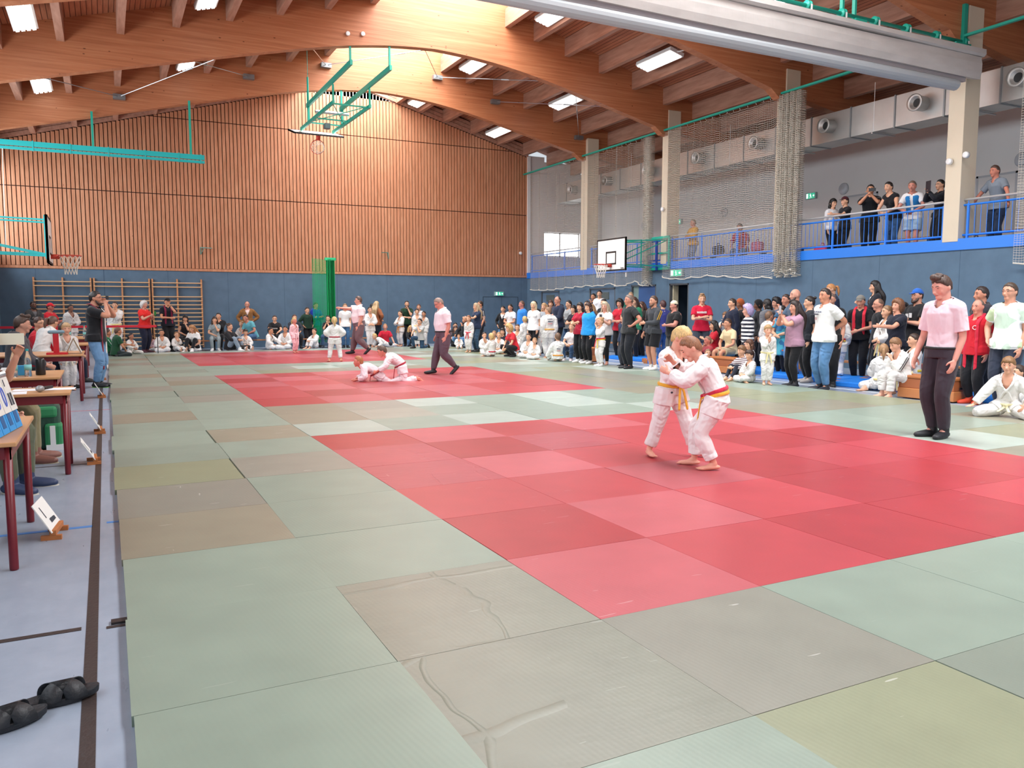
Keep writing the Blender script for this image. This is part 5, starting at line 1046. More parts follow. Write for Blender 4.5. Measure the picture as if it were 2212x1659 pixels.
    for s in (-1, 1):
        sj, el, wr_ = J[s]; b_ = bw*(1+.25*fat)
        if tk in ('tee', 'polo', 'shirt', 'dress'): q = .62 if tk != 'shirt' else .8; S.limb([sj, sj*(1-q)+el*q], [.038*b_+tin*.3, .037*b_+tin*.5], cap=False)
        elif tk == 'gi': e2 = el*.22+wr_*.78; S.limb([sj, sj*.4+el*.6, el, e2], [.054*b_, .056*b_, .052*b_, .046*b_], cap=False)
        elif tk in ('hoodie', 'jacket', 'long'): S.limb([sj, sj*.4+el*.6, el, el*.1+wr_*.9], [.044*b_+tin*.3, .037*b_+tin*.4, .032*b_+tin*.3, .023*b_+tin*.3], cap=False)
        if tk == 'gi':
            hj, kn, an = K[s]; q = .42 if pose not in ('cross', 'wsit', 'seiza') else .3; S.limb([hj+U*.03, hj*(1-q)+kn*q], [.082*bw+.02*fat, .083*bw], cap=False)
        if tk in ('tee', 'polo', 'hoodie', 'jacket', 'long', 'sleeveless') and pose == 'stand': hj, kn, an = K[s]; b2 = bw*(1+.3*fat); S.limb([hj+U*.04, hj*.9+kn*.1], [.06*b2+tin, .066*b2+tin], cap=False)
        if tk == 'dress': hj, kn, an = K[s]; S.limb([hj+U*.03, hj*.1+kn*.9], [.08*bw, .085*bw], cap=False)
    if tk == 'hoodie':
        S.limb([SC+Tx*.055+Tf*.02+Tu*.022, SC+Tx*.05-Tf*.045+Tu*.03, SC-Tf*.065+Tu*.0, SC-Tx*.05-Tf*.045+Tu*.03, SC-Tx*.055+Tf*.02+Tu*.022], [.018, .026, .034, .026, .018])
    collar = SC+Tu*.036; vdep = {'gi': .15, 'polo': .045, 'shirt': .05, 'jacket': .14 if 'open' in extras else .03, 'vest': .06, 'tee': .012, 'sleeveless': .035}.get(tk, .008); vw = .06 if tk == 'gi' else .055
    def cut(co):
        rel = co-SC; z = rel @ Tu; y = rel @ Tf; x = rel @ Tx
        c = (z > .030+.02*(y < 0)) & (np.abs(x) < .062); hw_ = np.clip((z-(.03-vdep))/vdep, 0, 1)*vw*(.9 if tk in ('gi', 'shirt', 'polo') else 1.0); v_ = (y > 0) & (np.abs(x) < hw_) & (z < .2)
        return c | v_
    wra = {'gi': .026, 'shirt': .018, 'tee': .012, 'polo': .012, 'hoodie': .017, 'jacket': .016}.get(tk, .010)
    nmn = {'gi': 'judo_jacket', 'tee': 't_shirt', 'polo': 'polo_shirt', 'shirt': 'shirt', 'hoodie': 'hooded_sweater', 'long': 'long_sleeved_top', 'jacket': 'jacket', 'vest': 'vest', 'sleeveless': 'sleeveless_top', 'dress': 'dress'}[tk]
    tob = part(fuse(S, vx, 3, wra, seed, cut), nmn, tm)
    def surf(x, t, extra=.0):    # point on the front of the top at lateral x and spine parameter t
        p, f_ = spine(t); a = np.interp(t, [r[0] for r in TR], [r[1] for r in TR])+tin; b = np.interp(t, [r[0] for r in TR], [r[2] for r in TR])+tin+fat*.03*math.exp(-((t-.35)/.3)**2)
        return p+f_[0]*x+f_[1]*(b*math.sqrt(max(.05, 1-(x/a)**2))+extra)
    if tk == 'gi':
        S = Shape()   # lapel band crossing left over right
        for s, t_end in ((1, .30), (-1, .36)):
            pts = [SC-Tf*.05+Tu*.035+Tx*s*.03, SC+Tx*s*.052+Tu*.035-Tf*.005, surf(s*.05, .9, .004), surf(s*.02, .72, .006), surf(-s*.02, .56, .008), surf(-s*.045, t_end, .006)]
            S.limb(pts, [.013]*6, X=Tx, flat=.5, n=8)
        part(fuse(S, vx*.8, 2), 'lapel', tm, tob)
    if tk in ('polo', 'shirt'):
        S = Shape(); 
        for s in (-1, 1): S.limb([SC-Tf*.05+Tu*.034, SC+Tx*s*.045+Tu*.03-Tf*.01, SC+Tx*s*.03+Tf*.045+Tu*.008], [.012, .013, .016], flat=.45)
        part(fuse(S, vx*.8, 1), 'collar', tm, tob)
    if 'open' in extras:     # inner shirt seen in the open jacket
        S = Shape(); torso(S, .011, .0, .98); part(fuse(S, vx, 2), 'inner_shirt', fabric(dict(e for e in extras if isinstance(e, tuple)).get('inner', '#D8D8D6')))
    if 'vestover' in dict(e for e in extras if isinstance(e, tuple)):
        S = Shape(); torso(S, tin+.008, -.1, 1.0)
        part(fuse(S, vx, 2, .02, seed+1, lambda co: (((co-SC) @ Tf > 0) & (np.abs((co-SC) @ Tx) < .018)) | cut(co)), 'vest', fabric(dict(e for e in extras if isinstance(e, tuple))['vestover']))
    # bottoms
    bk, bc = bottom[0], bottom[1]; bm_ = fabric(bc, bottom[2] if len(bottom) > 2 else ('gi' if bk == 'gi' else 'trouser')); S = Shape(); bin_ = {'gi': .02, 'jeans': .010, 'trousers': .012, 'leggings': .005, 'shorts': .016, 'skirt': .01}[bk]
    torso(S, bin_*.6+(.017 if 'tuck' in extras else 0), -.1, .13 if 'tuck' in extras else .12)
    for s in (-1, 1):
        hj, kn, an = K[s]; b_ = bw*(1+.3*fat)
        if bk == 'shorts': q = .82; S.limb([hj, hj*(1-q)+kn*q], [.057*b_+bin_*.6, .052*b_+bin_], cap=False)
        else:
            e = .93 if bk != 'gi' else .84; ae = kn*(1-e)+an*e; r4 = {'gi': .048, 'leggings': .026, 'jeans': .034, 'trousers': .034}.get(bk, .035)
            S.limb([hj, hj*.5+kn*.5, kn, kn*.6+ae*.4, ae], [.056*b_+bin_*.5, .047*b_+bin_*.9, .034*b_+bin_, .034*b_+bin_*.9, r4], cap=False)
    part(fuse(S, vx, 3, .028 if bk == 'gi' else .014, seed+4), {'gi': 'judo_trousers', 'jeans': 'jeans', 'trousers': 'trousers', 'leggings': 'leggings', 'shorts': 'shorts', 'skirt': 'skirt'}[bk], bm_)
    # feet
    if shoes[0] != 'bare':
        for s in (-1, 1):
            hj, kn, an = K[s]; ft = fdir[s]; fl = .13; up = U if abs(ft[2]) < .6 else -F*np.sign(ft[2]); rt = nrm(np.cross(ft, up)); up = np.cross(rt, ft); dn = -up*ank*.55; S = Shape(); g_ = .006 if shoes[0] == 'shoes' else .003
            S.limb([an+dn*.9-ft*fl*.17, an+dn*1.0+ft*fl*.2, an+dn*1.2+ft*fl*.55, an+dn*1.25+ft*fl*.8], [.024+g_, .029+g_, .027+g_, .02+g_], X=rt, flat=.78); S.limb([an+up*.035, an+dn*.4], [.026+g_, .027+g_], cap=False)
            sh = part(fuse(S, vx, 2), 'shoe' if shoes[0] == 'shoes' else 'sock', mat('footwear', shoes[1], .55))
            if shoes[0] == 'shoes' and len(shoes) > 2: S = Shape(); S.limb([an+dn*1.75-ft*fl*.19, an+dn*1.85+ft*fl*.5, an+dn*1.85+ft*fl*.85], [.026, .03, .024], X=rt, flat=.35); part(fuse(S, vx*.8, 1), 'sole', mat('shoe_sole', shoes[2], .6), sh)
    ex = dict(e for e in extras if isinstance(e, tuple))
    if 'belt' in ex:     # judo belt: colours 'a' or 'a/b'
        cols = ex['belt'].split('/'); t = .17; ad = .024
        for bi, cc in enumerate(cols):
            S = Shape(); P_, f_ = spine(t+.08*(len(cols)-1-bi)); a = np.interp(t, [r[0] for r in TR], [r[1] for r in TR])+ad; b = np.interp(t, [r[0] for r in TR], [r[2] for r in TR])+ad+fat*.03
            pts = [P_+f_[0]*a*math.cos(q)+f_[1]*(b*math.sin(q)+fat*.02)-f_[2]*.012*max(0, math.sin(q)) for q in np.linspace(0, 2*math.pi, 25)]
            S.limb(pts, [.015]*25, X=f_[2], flat=.45, n=8, cap=False); fc = P_+f_[1]*(b+.012)-f_[2]*.012
            if bi == 0: S.ell(fc, (.018, .014, .014)); 
            tails = ex.get('tails', 1)
            for s in (-1, 1):
                if tails and (len(cols) == 1 or (bi == 0) == (s > 0)):
                    q1 = fc+f_[0]*s*.02-U*.03+f_[1]*.012; q2 = fc+f_[0]*s*.045-U*(.16 if pz > .2 else .05)+f_[1]*(.03 if pz > .2 else .06); S.limb([fc, q1, q2], [.0145]*3, X=f_[0], flat=.35, n=8)
            part(fuse(S, min(vx, .005), 1), 'belt', fabric(cc, 'plain'))
    if 'trouser_belt' in extras:
        S = Shape(); P_, f_ = spine(.1); a = np.interp(.1, [r[0] for r in TR], [r[1] for r in TR])+.024; b = np.interp(.1, [r[0] for r in TR], [r[2] for r in TR])+.024+fat*.02
        S.limb([P_+f_[0]*a*math.cos(q)+f_[1]*b*math.sin(q) for q in np.linspace(0, 2*math.pi, 25)], [.010]*25, X=f_[2], flat=.4, n=8, cap=False); part(fuse(S, .004, 1), 'belt', M_dark)
    if 'towel' in ex:        # long band round the neck hanging down both sides
        cols = ex['towel'].split('/')
        for s in (-1, 1):
            S = Shape(); ln = -.12 if len(cols) < 3 else float(cols[2]); pts = [SC-Tf*.06+Tu*.05, SC+Tx*s*.05+Tu*.045-Tf*.01]+[surf(s*.055, q, .008) for q in (.92, .75, .5, .25)]+[surf(s*.055, .1, .012)+U*ln]
            S.limb(pts, [.02]*7, X=Tx, flat=.35, n=8); part(fuse(S, min(vx, .006), 1), 'neck_band', fabric(cols[0 if s < 0 else min(1, len(cols)-1)]))
    def decal(txt, x, t, size, col, nm='print'):
        p = surf(x, t, .009); q, f_ = spine(t); M = Matrix(((f_[0][0], f_[2][0], f_[1][0]), (f_[0][1], f_[2][1], f_[1][1]), (f_[0][2], f_[2][2], f_[1][2]))) ; M = Matrix(((-f_[0][0], f_[2][0], f_[1][0]), (-f_[0][1], f_[2][1], f_[1][1]), (-f_[0][2], f_[2][2], f_[1][2])))
        return text_mb(txt, size, mat('print_ink', col, .6), nm, tob, p, M.to_euler(), .0015)
    if 'text' in ex:
        for tx, x, t, sz, cl in ex['text']: decal(tx, x, t, sz, cl)
    if 'backtext' in ex:
        for tx, t, sz, cl in ex['backtext']:
            q, f_ = spine(t); b = np.interp(t, [r[0] for r in TR], [r[2] for r in TR])+tin+.008; M = Matrix(((f_[0][0], f_[2][0], -f_[1][0]), (f_[0][1], f_[2][1], -f_[1][1]), (f_[0][2], f_[2][2], -f_[1][2]))); text_mb(tx, sz, mat('print_ink', cl, .6), 'back_print', tob, q-f_[1]*b, M.to_euler(), .0015)
    if 'patch' in ex:      # small dark label patch on the jacket skirt or chest
        x, t, sz, cl = ex['patch']; p = surf(x, t, .012); q, f_ = spine(t); S = Shape(); S.loft([p-f_[1]*.006, p+f_[1]*.003], [sz, sz], [sz*.7, sz*.7], f_[0], 4); part(raw(S), 'label_patch', mat('patch', cl, .6), tob)
    if 'stripes' in ex:    # shoulder stripes along the sleeves
        for s in (-1, 1):
            sj, el, wr_ = J[s]; S = Shape(); d_ = nrm(el-sj); ov = nrm(Tx*s-d_*np.dot(Tx*s, d_)); 
            for q in ((-.012, .012) if ex['stripes'][1] == 2 else (0,)): c_ = np.cross(d_, ov); S.limb([sj+ov*.052+c_*q, sj*.4+el*.6+ov*(.055 if tk == 'gi' else .045)+c_*q, el+ov*(.05 if tk == 'gi' else .034)+c_*q], [.005]*3, X=c_, flat=.5, n=6)
            part(raw(S), 'sleeve_stripe', fabric(ex['stripes'][0]), tob)
    MW = Matrix.Translation(Vector(loc)) @ Matrix.Rotation(yaw, 4, 'Z') @ Matrix.Diagonal((H, H, H, 1))
    if 'hold' in ex:       # a phone, tablet or card held in the hand: its own thing
        kind, col, lb, sz = ex['hold']; s = 1 if (len(ex.get('hand', 'r')) and ex.get('hand', 'r') == 'r') else -1; wr_ = J[s][2]; both = ex.get('both'); 
        c0 = (J[1][2]+J[-1][2])/2 if both else wr_; d = nrm(J[s][2]-J[s][1]); c0 = c0+d*.06+Tf*.02+(U*.02 if both else U*.03); wpt = MW @ Vector(c0)
        ph_ = MB().box(-sz[0]/2, -.005, -sz[1]/2, sz[0]/2, .005, sz[1]/2).obj(kind, mat('device_'+kind, col, .35), bevel=.002); ph_.location = wpt; fw = MW.to_3x3() @ Vector(Tf); ph_.rotation_euler = (0, 0, math.atan2(fw.y, fw.x)+math.pi/2); (setattr(ph_, 'rotation_euler', (0, 0, .08)), setattr(ph_, 'location', wpt+Vector((-.11, -.03, .03)))) if kind == 'card' else None; tag(ph_, lb, kind.replace('_', ' '))
    if 'watch' in ex:
        s = ex['watch']; sj, el, wr_ = J[s]; S = Shape(); S.limb([el*.12+wr_*.88, el*.04+wr_*.96], [.0205, .0195], cap=False); part(raw(S), 'wristband', M_dark)
    return o
# generated figures: position, heading, height, pose and outfit of every person
GT = ('gi', '#E4E1DD')
person('person', (8.343, 4.761, 0.040), -1.626, 1.827, 'referee in a pale pink short sleeved shirt and dark trousers, watching the nearest bout', pose='stand', hs=1.0, vox=0.0082, seed=0, arms=('down', 'loose'), hair=('quiff', '#4A342A'), top=('shirt', '#E9D3DA'), bottom=('trousers', '#3A343C'), shoes=('socks', '#1B1B20'), skinc='#DA9D8B', extras=('tuck', 'trouser_belt'), head=(16, 5), legs=('stand', 'stand'), lookdown=1, bw=0.97)
person('person', (6.551, 15.185, 0.040), -1.641, 1.693, 'bald referee with glasses walking on the middle red area with his head bowed', pose='stand', hs=1.0, vox=0.0125, seed=1, arms=('down', 'loose'), hair=('buzz', '#8E7468'), top=('shirt', '#EBDCE0'), bottom=('trousers', '#5B4A54'), shoes=('socks', '#1B1B20'), skinc='#CF8B7A', extras=('tuck', 'trouser_belt', ('watch', 1)), head=(30, 0), glasses=True, fat=0.75, lean=5, legs=('bk', 'fwd'), bw=1.05)
person('person', (6.994, 23.222, 0.040), -1.782, 1.787, 'heavy referee in a pink white shirt pointing left on the farthest red area', pose='stand', hs=1.0, vox=0.0125, seed=2, arms=('down', 'point'), hair=('short', '#5A4238'), top=('shirt', '#F0E1E2'), bottom=('trousers', '#6E5D60'), shoes=('socks', '#1B1B20'), skinc='#D39A86', extras=('tuck',), fat=1.0, legs=('bk', 'fwd'), bw=1.1, twist=0, arm_t=(None, (-0.06, -0.36, 0.8)))
person('person', (5.437, 20.220, 0.040), 2.960, 1.202, 'small judo girl with a red belt, seen from behind on the far red area', pose='stand', hs=1.25, vox=0.0125, seed=3, extras=(('belt', '#A52A3A'),), arms=('hip', 'hip'), hair=('pony', '#C9A86E'), skinc='#DDA98A', female=True, legs=('wide', 'wide'), bw=1.05, top=('gi', '#E4E1DD'), bottom=('gi', '#E0DDDA'), shoes=('bare',))
person('person', (5.339, 24.877, 0.040), 0.494, 1.121, 'small child in a pink tinted judo suit standing on the farthest red area', pose='stand', hs=1.27, vox=0.0125, seed=4, extras=(('belt', '#E6C9CC'),), arms=('down', 'down'), hair=('pony', '#C9A86E'), top=('gi', '#F0CFD2'), bottom=('gi', '#EFC2C6'), skinc='#DD9683', shoes=('bare',), bw=0.95)
person('person', (4.892, 5.195, 0.040), 0.172, 1.295, 'blond boy in judo suit with an orange striped belt gripping his opponent', pose='stand', hs=1.2, vox=0.0064, seed=5, extras=(('patch', (0.07, -0.02, 0.012, '#2A2430')), ('belt', '#E0A63A')), arms=('grip', 'reach'), hair=('fringe', '#D2AE74'), skinc='#E0A28C', lean=8, head=(22, -20), bw=1.0, top=('gi', '#E9E2E0'), bottom=('gi', '#E6DEDC'), leg_t=(((0.14, -0.12, 0.045), (0.2, -1, 0), (0.5, -1, 0)), ((-0.12, 0.1, 0.045), (-0.1, -1, 0), (-0.5, -1, 0))), arm_t=((0.12, -0.18, 0.68), (0.03, -0.15, 0.6)), shoes=('bare',), face_detail=True)
person('person', (4.792, 4.605, 0.040), -2.310, 1.313, 'brown haired judo boy with a red and yellow belt bending into the blond boy', pose='stand', hs=1.19, vox=0.006, seed=6, extras=(('belt', '#C8324A/#E8A838'),), arms=('gripL', 'grip'), hair=('short', '#8A5A3C'), skinc='#DD9C86', lean=30, head=(25, -10), bw=1.02, top=('gi', '#ECE5E3'), bottom=('gi', '#E9E2E0'), leg_t=(((0.07, 0.09, 0.045), (0.1, -1, 0), (0.3, -1, 0)), ((-0.07, -0.05, 0.045), (-0.1, -1, 0), (-0.2, -1, 0))), pelvis=(0, 0.1, 0.475), arm_t=((0.1, -0.23, 0.67), (-0.07, -0.22, 0.74)), shoes=('bare',), face_detail=True)
person('person', (4.516, 14.355, 0.040), -1.857, 1.250, 'ginger judo boy lying on his front under his opponent, middle red area', pose='stand', hs=1.22, vox=0.0125, seed=7, extras=(('belt', '#A52A3A'),), arms=('prone', 'prone'), hair=('short', '#A9693F'), skinc='#D98573', lean=80, head=(-25, 0), top=('gi', '#EED9DC'), bottom=('gi', '#EED9DC'), pelvis=(0, 0.2, 0.095), leg_t=(((0.07, 0.62, 0.05), (0, 0, -1), (0, 1, -0.2)), ((-0.07, 0.6, 0.05), (0, 0, -1), (0, 1, -0.2))), arm_t=((0.1, -0.12, 0.03), (-0.1, -0.14, 0.03)), shoes=('bare',), bw=0.95)
person('person', (5.025, 14.214, 0.040), -1.855, 1.280, 'judo boy with a dark red belt kneeling over the ginger boy', pose='stand', hs=1.21, vox=0.0125, seed=8, extras=(('belt', '#A52A3A'),), arms=('grip', 'grip'), hair=('short', '#5A4436'), skinc='#D98573', lean=68, head=(5, 0), top=('gi', '#F1E4E6'), bottom=('gi', '#EFD6DA'), pelvis=(0, 0.16, 0.21), leg_t=(((0.12, 0.42, 0.04), (0, -0.6, -1), (0, 1, -0.3)), ((-0.12, 0.4, 0.04), (0, -0.6, -1), (0, 1, -0.3))), arm_t=((0.13, -0.22, 0.16), (-0.12, -0.2, 0.14)), shoes=('bare',), bw=0.95)
person('person', (-0.197, 15.811, 0.000), 1.267, 1.790, 'bearded man in black polo shirt and blue jeans filming, towel round his neck', pose='stand', hs=1.0, vox=0.0125, seed=9, arms=('face', 'face'), hair=('short', '#241A16'), beard='#3A2A22', top=('polo', '#191A1E'), bottom=('jeans', '#6E95BC', 'jeans'), shoes=('shoes', '#1B1D22', '#7FD23C'), skinc='#C98F75', glasses=True, extras=(('towel', '#E6E2DE/#7E2636/-.35'), ('hold', ('smartphone', '#1A1A1E', 'smartphone held to the face by the man with the towel', (0.14, 0.07))), ('both', 1)), head=(2, 0), bw=1.05, fat=0.25)
person('person', (-0.655, 15.383, 0.000), 0.178, 1.210, 'blond child in judo suit standing between the tables and looking at the camera', pose='stand', hs=1.24, vox=0.0125, seed=10, extras=(('belt', '#E6E0CC'),), arms=('down', 'down'), hair=('fringe', '#C2A077'), skinc='#DBA58B', top=('gi', '#E4E1DD'), bottom=('gi', '#E0DDDA'), shoes=('bare',), bw=0.95)
person('person', (-1.260, 12.900, 0.000), 1.624, 1.800, 'teenager in a dark grey hooded sweater sitting at a table, seen from the side', pose='chair', hs=1.0, vox=0.0112, seed=11, arms=('write', 'write'), hair=('quiff', '#4A352A'), top=('hoodie', '#4A474C'), bottom=('trousers', '#24262E'), shoes=('shoes', '#22252C', '#ddd'), skinc='#CF9880', lean=12)
person('person', (-1.120, 15.900, 0.000), 1.112, 1.720, 'smiling woman in a red jacket with glasses sitting behind the teenager', pose='chair', hs=1.0, vox=0.0125, seed=12, arms=('lap', 'lap'), hair=('bun', '#4A3228'), top=('jacket', '#C41F30'), bottom=('trousers', '#1F2638'), skinc='#DDA98A', female=True, glasses=True, fat=0.4, head=(0, 15))
person('person', (-1.050, 15.100, 0.000), 2.420, 1.420, 'brown haired child in judo suit leaning over the table with the red stand', pose='stand', hs=1.13, vox=0.0125, seed=13, extras=(), lean=38, arms=('write', 'write'), hair=('pony', '#5C4032'), skinc='#DDA98A', head=(10, 0), top=('gi', '#E4E1DD'), bottom=('gi', '#E0DDDA'), shoes=('bare',), bw=0.95)
person('person', (-0.850, 17.000, 0.000), 1.791, 1.550, 'boy in a dark green shirt sitting behind the leaning child', pose='chair', hs=1.06, vox=0.0125, seed=14, arms=('write', 'write'), hair=('short', '#4A382C'), top=('tee', '#264A34'), bottom=('trousers', '#1F2638'), skinc='#DDA98A', lean=10)
person('person', (-2.027, 28.200, 0.000), 0.505, 1.666, 'dark haired man in a grey open jacket standing in the far left corner', pose='stand', hs=1.0, vox=0.0125, seed=15, arms=('front', 'front'), hair=('short', '#241A16'), beard='#241A16', top=('jacket', '#4B4D4E'), bottom=('trousers', '#2A2C30'), skinc='#7A5445', extras=('open', ('inner', '#77787A')))
person('person', (-1.434, 25.500, 0.000), 1.013, 1.600, 'man in a red cap and red shirt with folded arms before the wall bars', pose='stand', hs=1.03, vox=0.0125, seed=16, arms=('crossR', 'crossL'), hair=('cap', '#D42230'), top=('tee', '#C81E2C'), bottom=('trousers', '#1F2638'), skinc='#C47B6A', fat=0.5)
person('person', (-1.019, 28.600, 0.000), 0.557, 1.568, 'boy in an open judo suit standing in front of the left wall bars', pose='stand', hs=1.05, vox=0.0125, seed=17, extras=(), arms=('front', 'down'), hair=('short', '#241A16'), skinc='#8E6350', top=('gi', '#E4E1DD'), bottom=('gi', '#E0DDDA'), shoes=('bare',), bw=0.95)
person('person', (0.275, 27.600, 0.000), -0.185, 1.656, 'person in judo suit half hidden behind the man with the towel', pose='stand', hs=1.0, vox=0.0125, seed=18, extras=(('belt', '#E8D48A'),), arms=('chin', 'down'), hair=('short', '#3B2A20'), skinc='#DDA98A', top=('gi', '#E4E1DD'), bottom=('gi', '#E0DDDA'), shoes=('bare',), bw=0.95)
person('person', (0.207, 25.490, 0.000), 1.911, 1.582, 'boy in a dark green shirt crouching at the mat edge and reaching forward', pose='wsit', hs=1.04, vox=0.0125, seed=19, arms=('reach', 'lap'), hair=('short', '#6A4A38'), top=('tee', '#1F4A30'), bottom=('trousers', '#1F2A2C'), skinc='#CB9070', lean=10)
person('person', (-0.000, 26.090, 0.000), 1.744, 1.438, 'child in a green jacket with white stripes behind the reaching boy', pose='wsit', hs=1.12, vox=0.0125, seed=20, arms=('lap', 'lap'), hair=('short', '#4A3428'), top=('jacket', '#1B6A40'), bottom=('trousers', '#1B1D22'), skinc='#CB9070', extras=(('stripes', ('#E8E7E4', 1)),))
person('person', (0.655, 26.340, 0.040), 0.673, 1.114, 'dark haired girl in judo suit sitting at the left end of the far row', pose='wsit', hs=1.27, vox=0.0125, seed=21, extras=(), arms=('lap', 'lap'), hair=('pony', '#241A16'), skinc='#B98168', female=True, top=('gi', '#E4E1DD'), bottom=('gi', '#E0DDDA'), shoes=('bare',), bw=0.95)
person('person', (1.116, 27.960, 0.000), 0.746, 1.676, 'white haired woman in a bright red shirt filming by the wall bars', pose='stand', hs=1.0, vox=0.0125, seed=22, arms=('phonelow', 'phonelow'), hair=('curly', '#D6D2CC'), top=('tee', '#DC2A26'), bottom=('trousers', '#23263A'), shoes=('shoes', '#5A2A36'), skinc='#D59A84', female=True, fat=0.5, bw=1.05, extras=(('hold', ('smartphone', '#2A7A3A', 'green cased smartphone held by the white haired woman', (0.08, 0.14))), ('both', 1)))
person('person', (1.845, 28.080, 0.000), 0.198, 1.787, 'man in a black cap touching his face by the right wall bars', pose='stand', hs=1.0, vox=0.0125, seed=23, arms=('face', 'belly'), hair=('cap', '#15161A'), top=('tee', '#171A24'), bottom=('trousers', '#191A1E'), skinc='#CB9070', extras=(('towel', '#7E2440/#7E2440/-.02'), ('watch', -1)))
person('person', (1.607, 27.600, 0.000), 0.030, 1.344, 'small judo child sitting cross-legged in front of the wall bars', pose='cross', hs=1.17, vox=0.0125, seed=24, extras=(), arms=('lap', 'lap'), hair=('short', '#3B2A20'), skinc='#CB9070', top=('gi', '#E4E1DD'), bottom=('gi', '#E0DDDA'), shoes=('bare',), bw=0.95)
person('person', (1.328, 28.380, 0.000), -0.308, 1.060, 'judo child with pink sleeves sitting behind the red top woman', pose='cross', hs=1.27, vox=0.0125, seed=25, extras=(), arms=('lap', 'lap'), hair=('short', '#241A16'), skinc='#CB9070', top=('gi', '#EBC9D0'), bottom=('gi', '#E0DDDA'), shoes=('bare',), bw=0.95)
person('person', (1.816, 28.619, 0.000), 0.549, 1.619, 'woman in a dark plaid shirt sitting on the floor behind a small judo child', pose='wsit', hs=1.02, vox=0.0125, seed=26, arms=('hug', 'hug'), hair=('pony', '#5A3A2C'), top=('long', '#1F2638'), bottom=('trousers', '#191A1E'), shoes=('socks', '#1B1B20'), skinc='#DDA98A', female=True)
person('person', (2.055, 27.692, 0.040), 0.364, 1.098, 'little judo child sitting in the lap of the woman in plaid', pose='onfloor', hs=1.27, vox=0.0125, seed=27, extras=(), arms=('chin', 'lap'), hair=('short', '#8A6644'), skinc='#DDA98A', top=('gi', '#E4E1DD'), bottom=('gi', '#E0DDDA'), shoes=('bare',), bw=0.95)
person('person', (2.421, 28.500, 0.000), -0.170, 1.563, 'woman in a black dress sitting on the far bench touching her chin', pose='chair', hs=1.05, vox=0.0125, seed=28, arms=('chin', 'lap'), hair=('bob', '#241A16'), top=('sleeveless', '#25242A'), bottom=('trousers', '#191A1E'), skinc='#DDA98A', female=True)
person('person', (2.627, 27.720, 0.000), -0.528, 1.681, 'girl with long blond hair in a white top sitting on the floor looking down', pose='hug', hs=1.0, vox=0.0125, seed=29, arms=('lap', 'lap'), hair=('long', '#A9794E'), top=('tee', '#E8E7E4'), bottom=('leggings', '#191A1E'), shoes=('shoes', '#E8E7E4'), skinc='#DDA98A', female=True, head=(20, 0), lean=14)
person('person', (3.334, 28.200, 0.000), -0.114, 1.499, 'long haired woman in a pale grey dress sitting with crossed legs and white shoes', pose='chair', hs=1.09, vox=0.0125, seed=30, arms=('chin', 'lap'), hair=('long', '#3B2A20'), top=('tee', '#8E9A9C'), bottom=('skirt', '#8E9A9C'), shoes=('shoes', '#E8E7E4'), skinc='#DDA98A', female=True)
person('person', (3.535, 28.760, 0.000), -0.293, 1.680, 'man in a black jacket sitting behind the woman in the grey dress', pose='chair', hs=1.0, vox=0.0125, seed=31, arms=('chin', 'lap'), hair=('short', '#241A16'), top=('jacket', '#191A1E'), bottom=('trousers', '#191A1E'), skinc='#DDA98A')
person('person', (3.736, 27.722, 0.000), 0.830, 1.720, 'woman in a black hooded jacket sitting on the mat edge with white shoes', pose='hug', hs=1.0, vox=0.0125, seed=32, arms=('hug', 'hug'), hair=('bun', '#4A3428'), top=('jacket', '#1D1C1F'), bottom=('jeans', '#8593A0', 'jeans'), shoes=('shoes', '#E8E7E4'), skinc='#DDA98A', female=True, fat=0.3)
person('person', (4.561, 29.100, 0.000), -0.151, 1.695, 'tall man in a brown and navy jacket standing against the blue end wall', pose='stand', hs=1.0, vox=0.0125, seed=33, arms=('hip', 'pocket'), hair=('balding', '#5A4438'), top=('jacket', '#8A5F35'), bottom=('trousers', '#22252E'), skinc='#D09580', glasses=True, extras=('open', ('inner', '#DDC9C6')), fat=0.3)
person('person', (4.290, 28.656, 0.000), -0.668, 1.384, 'girl in judo suit sitting behind beside the man in the turquoise shirt', pose='box', hs=1.15, vox=0.0125, seed=34, extras=(), arms=('lap', 'lap'), hair=('bun', '#8A6644'), skinc='#DDA98A', female=True, top=('gi', '#E4E1DD'), bottom=('gi', '#E0DDDA'), shoes=('bare',), bw=0.95)
person('person', (4.287, 27.903, 0.000), 0.062, 1.275, 'judo boy with dark hair sitting on the mat edge left of the turquoise shirt', pose='onfloor', hs=1.21, vox=0.0125, seed=35, extras=(), arms=('lap', 'lap'), hair=('fringe', '#3B2A20'), skinc='#DDA98A', top=('gi', '#E4E1DD'), bottom=('gi', '#E0DDDA'), shoes=('bare',), bw=0.95)
person('person', (4.625, 28.400, 0.000), -0.767, 1.672, 'man in a turquoise shirt and jeans leaning forward on the end bench', pose='chair', hs=1.0, vox=0.0125, seed=36, arms=('belly', 'knee'), hair=('short', '#3B2A20'), top=('tee', '#5FA3AE'), bottom=('jeans', '#3D6288', 'jeans'), skinc='#C98A74', lean=26, side=14, fat=0.3)
person('person', (5.083, 27.960, 0.000), 0.873, 1.396, 'judo boy sitting sideways and reaching to his neighbour at the end row', pose='cross', hs=1.14, vox=0.0125, seed=37, extras=(), arms=('reach', 'lap'), hair=('short', '#241A16'), skinc='#CB9070', lean=8, top=('gi', '#E4E1DD'), bottom=('gi', '#E0DDDA'), shoes=('bare',), bw=0.95)
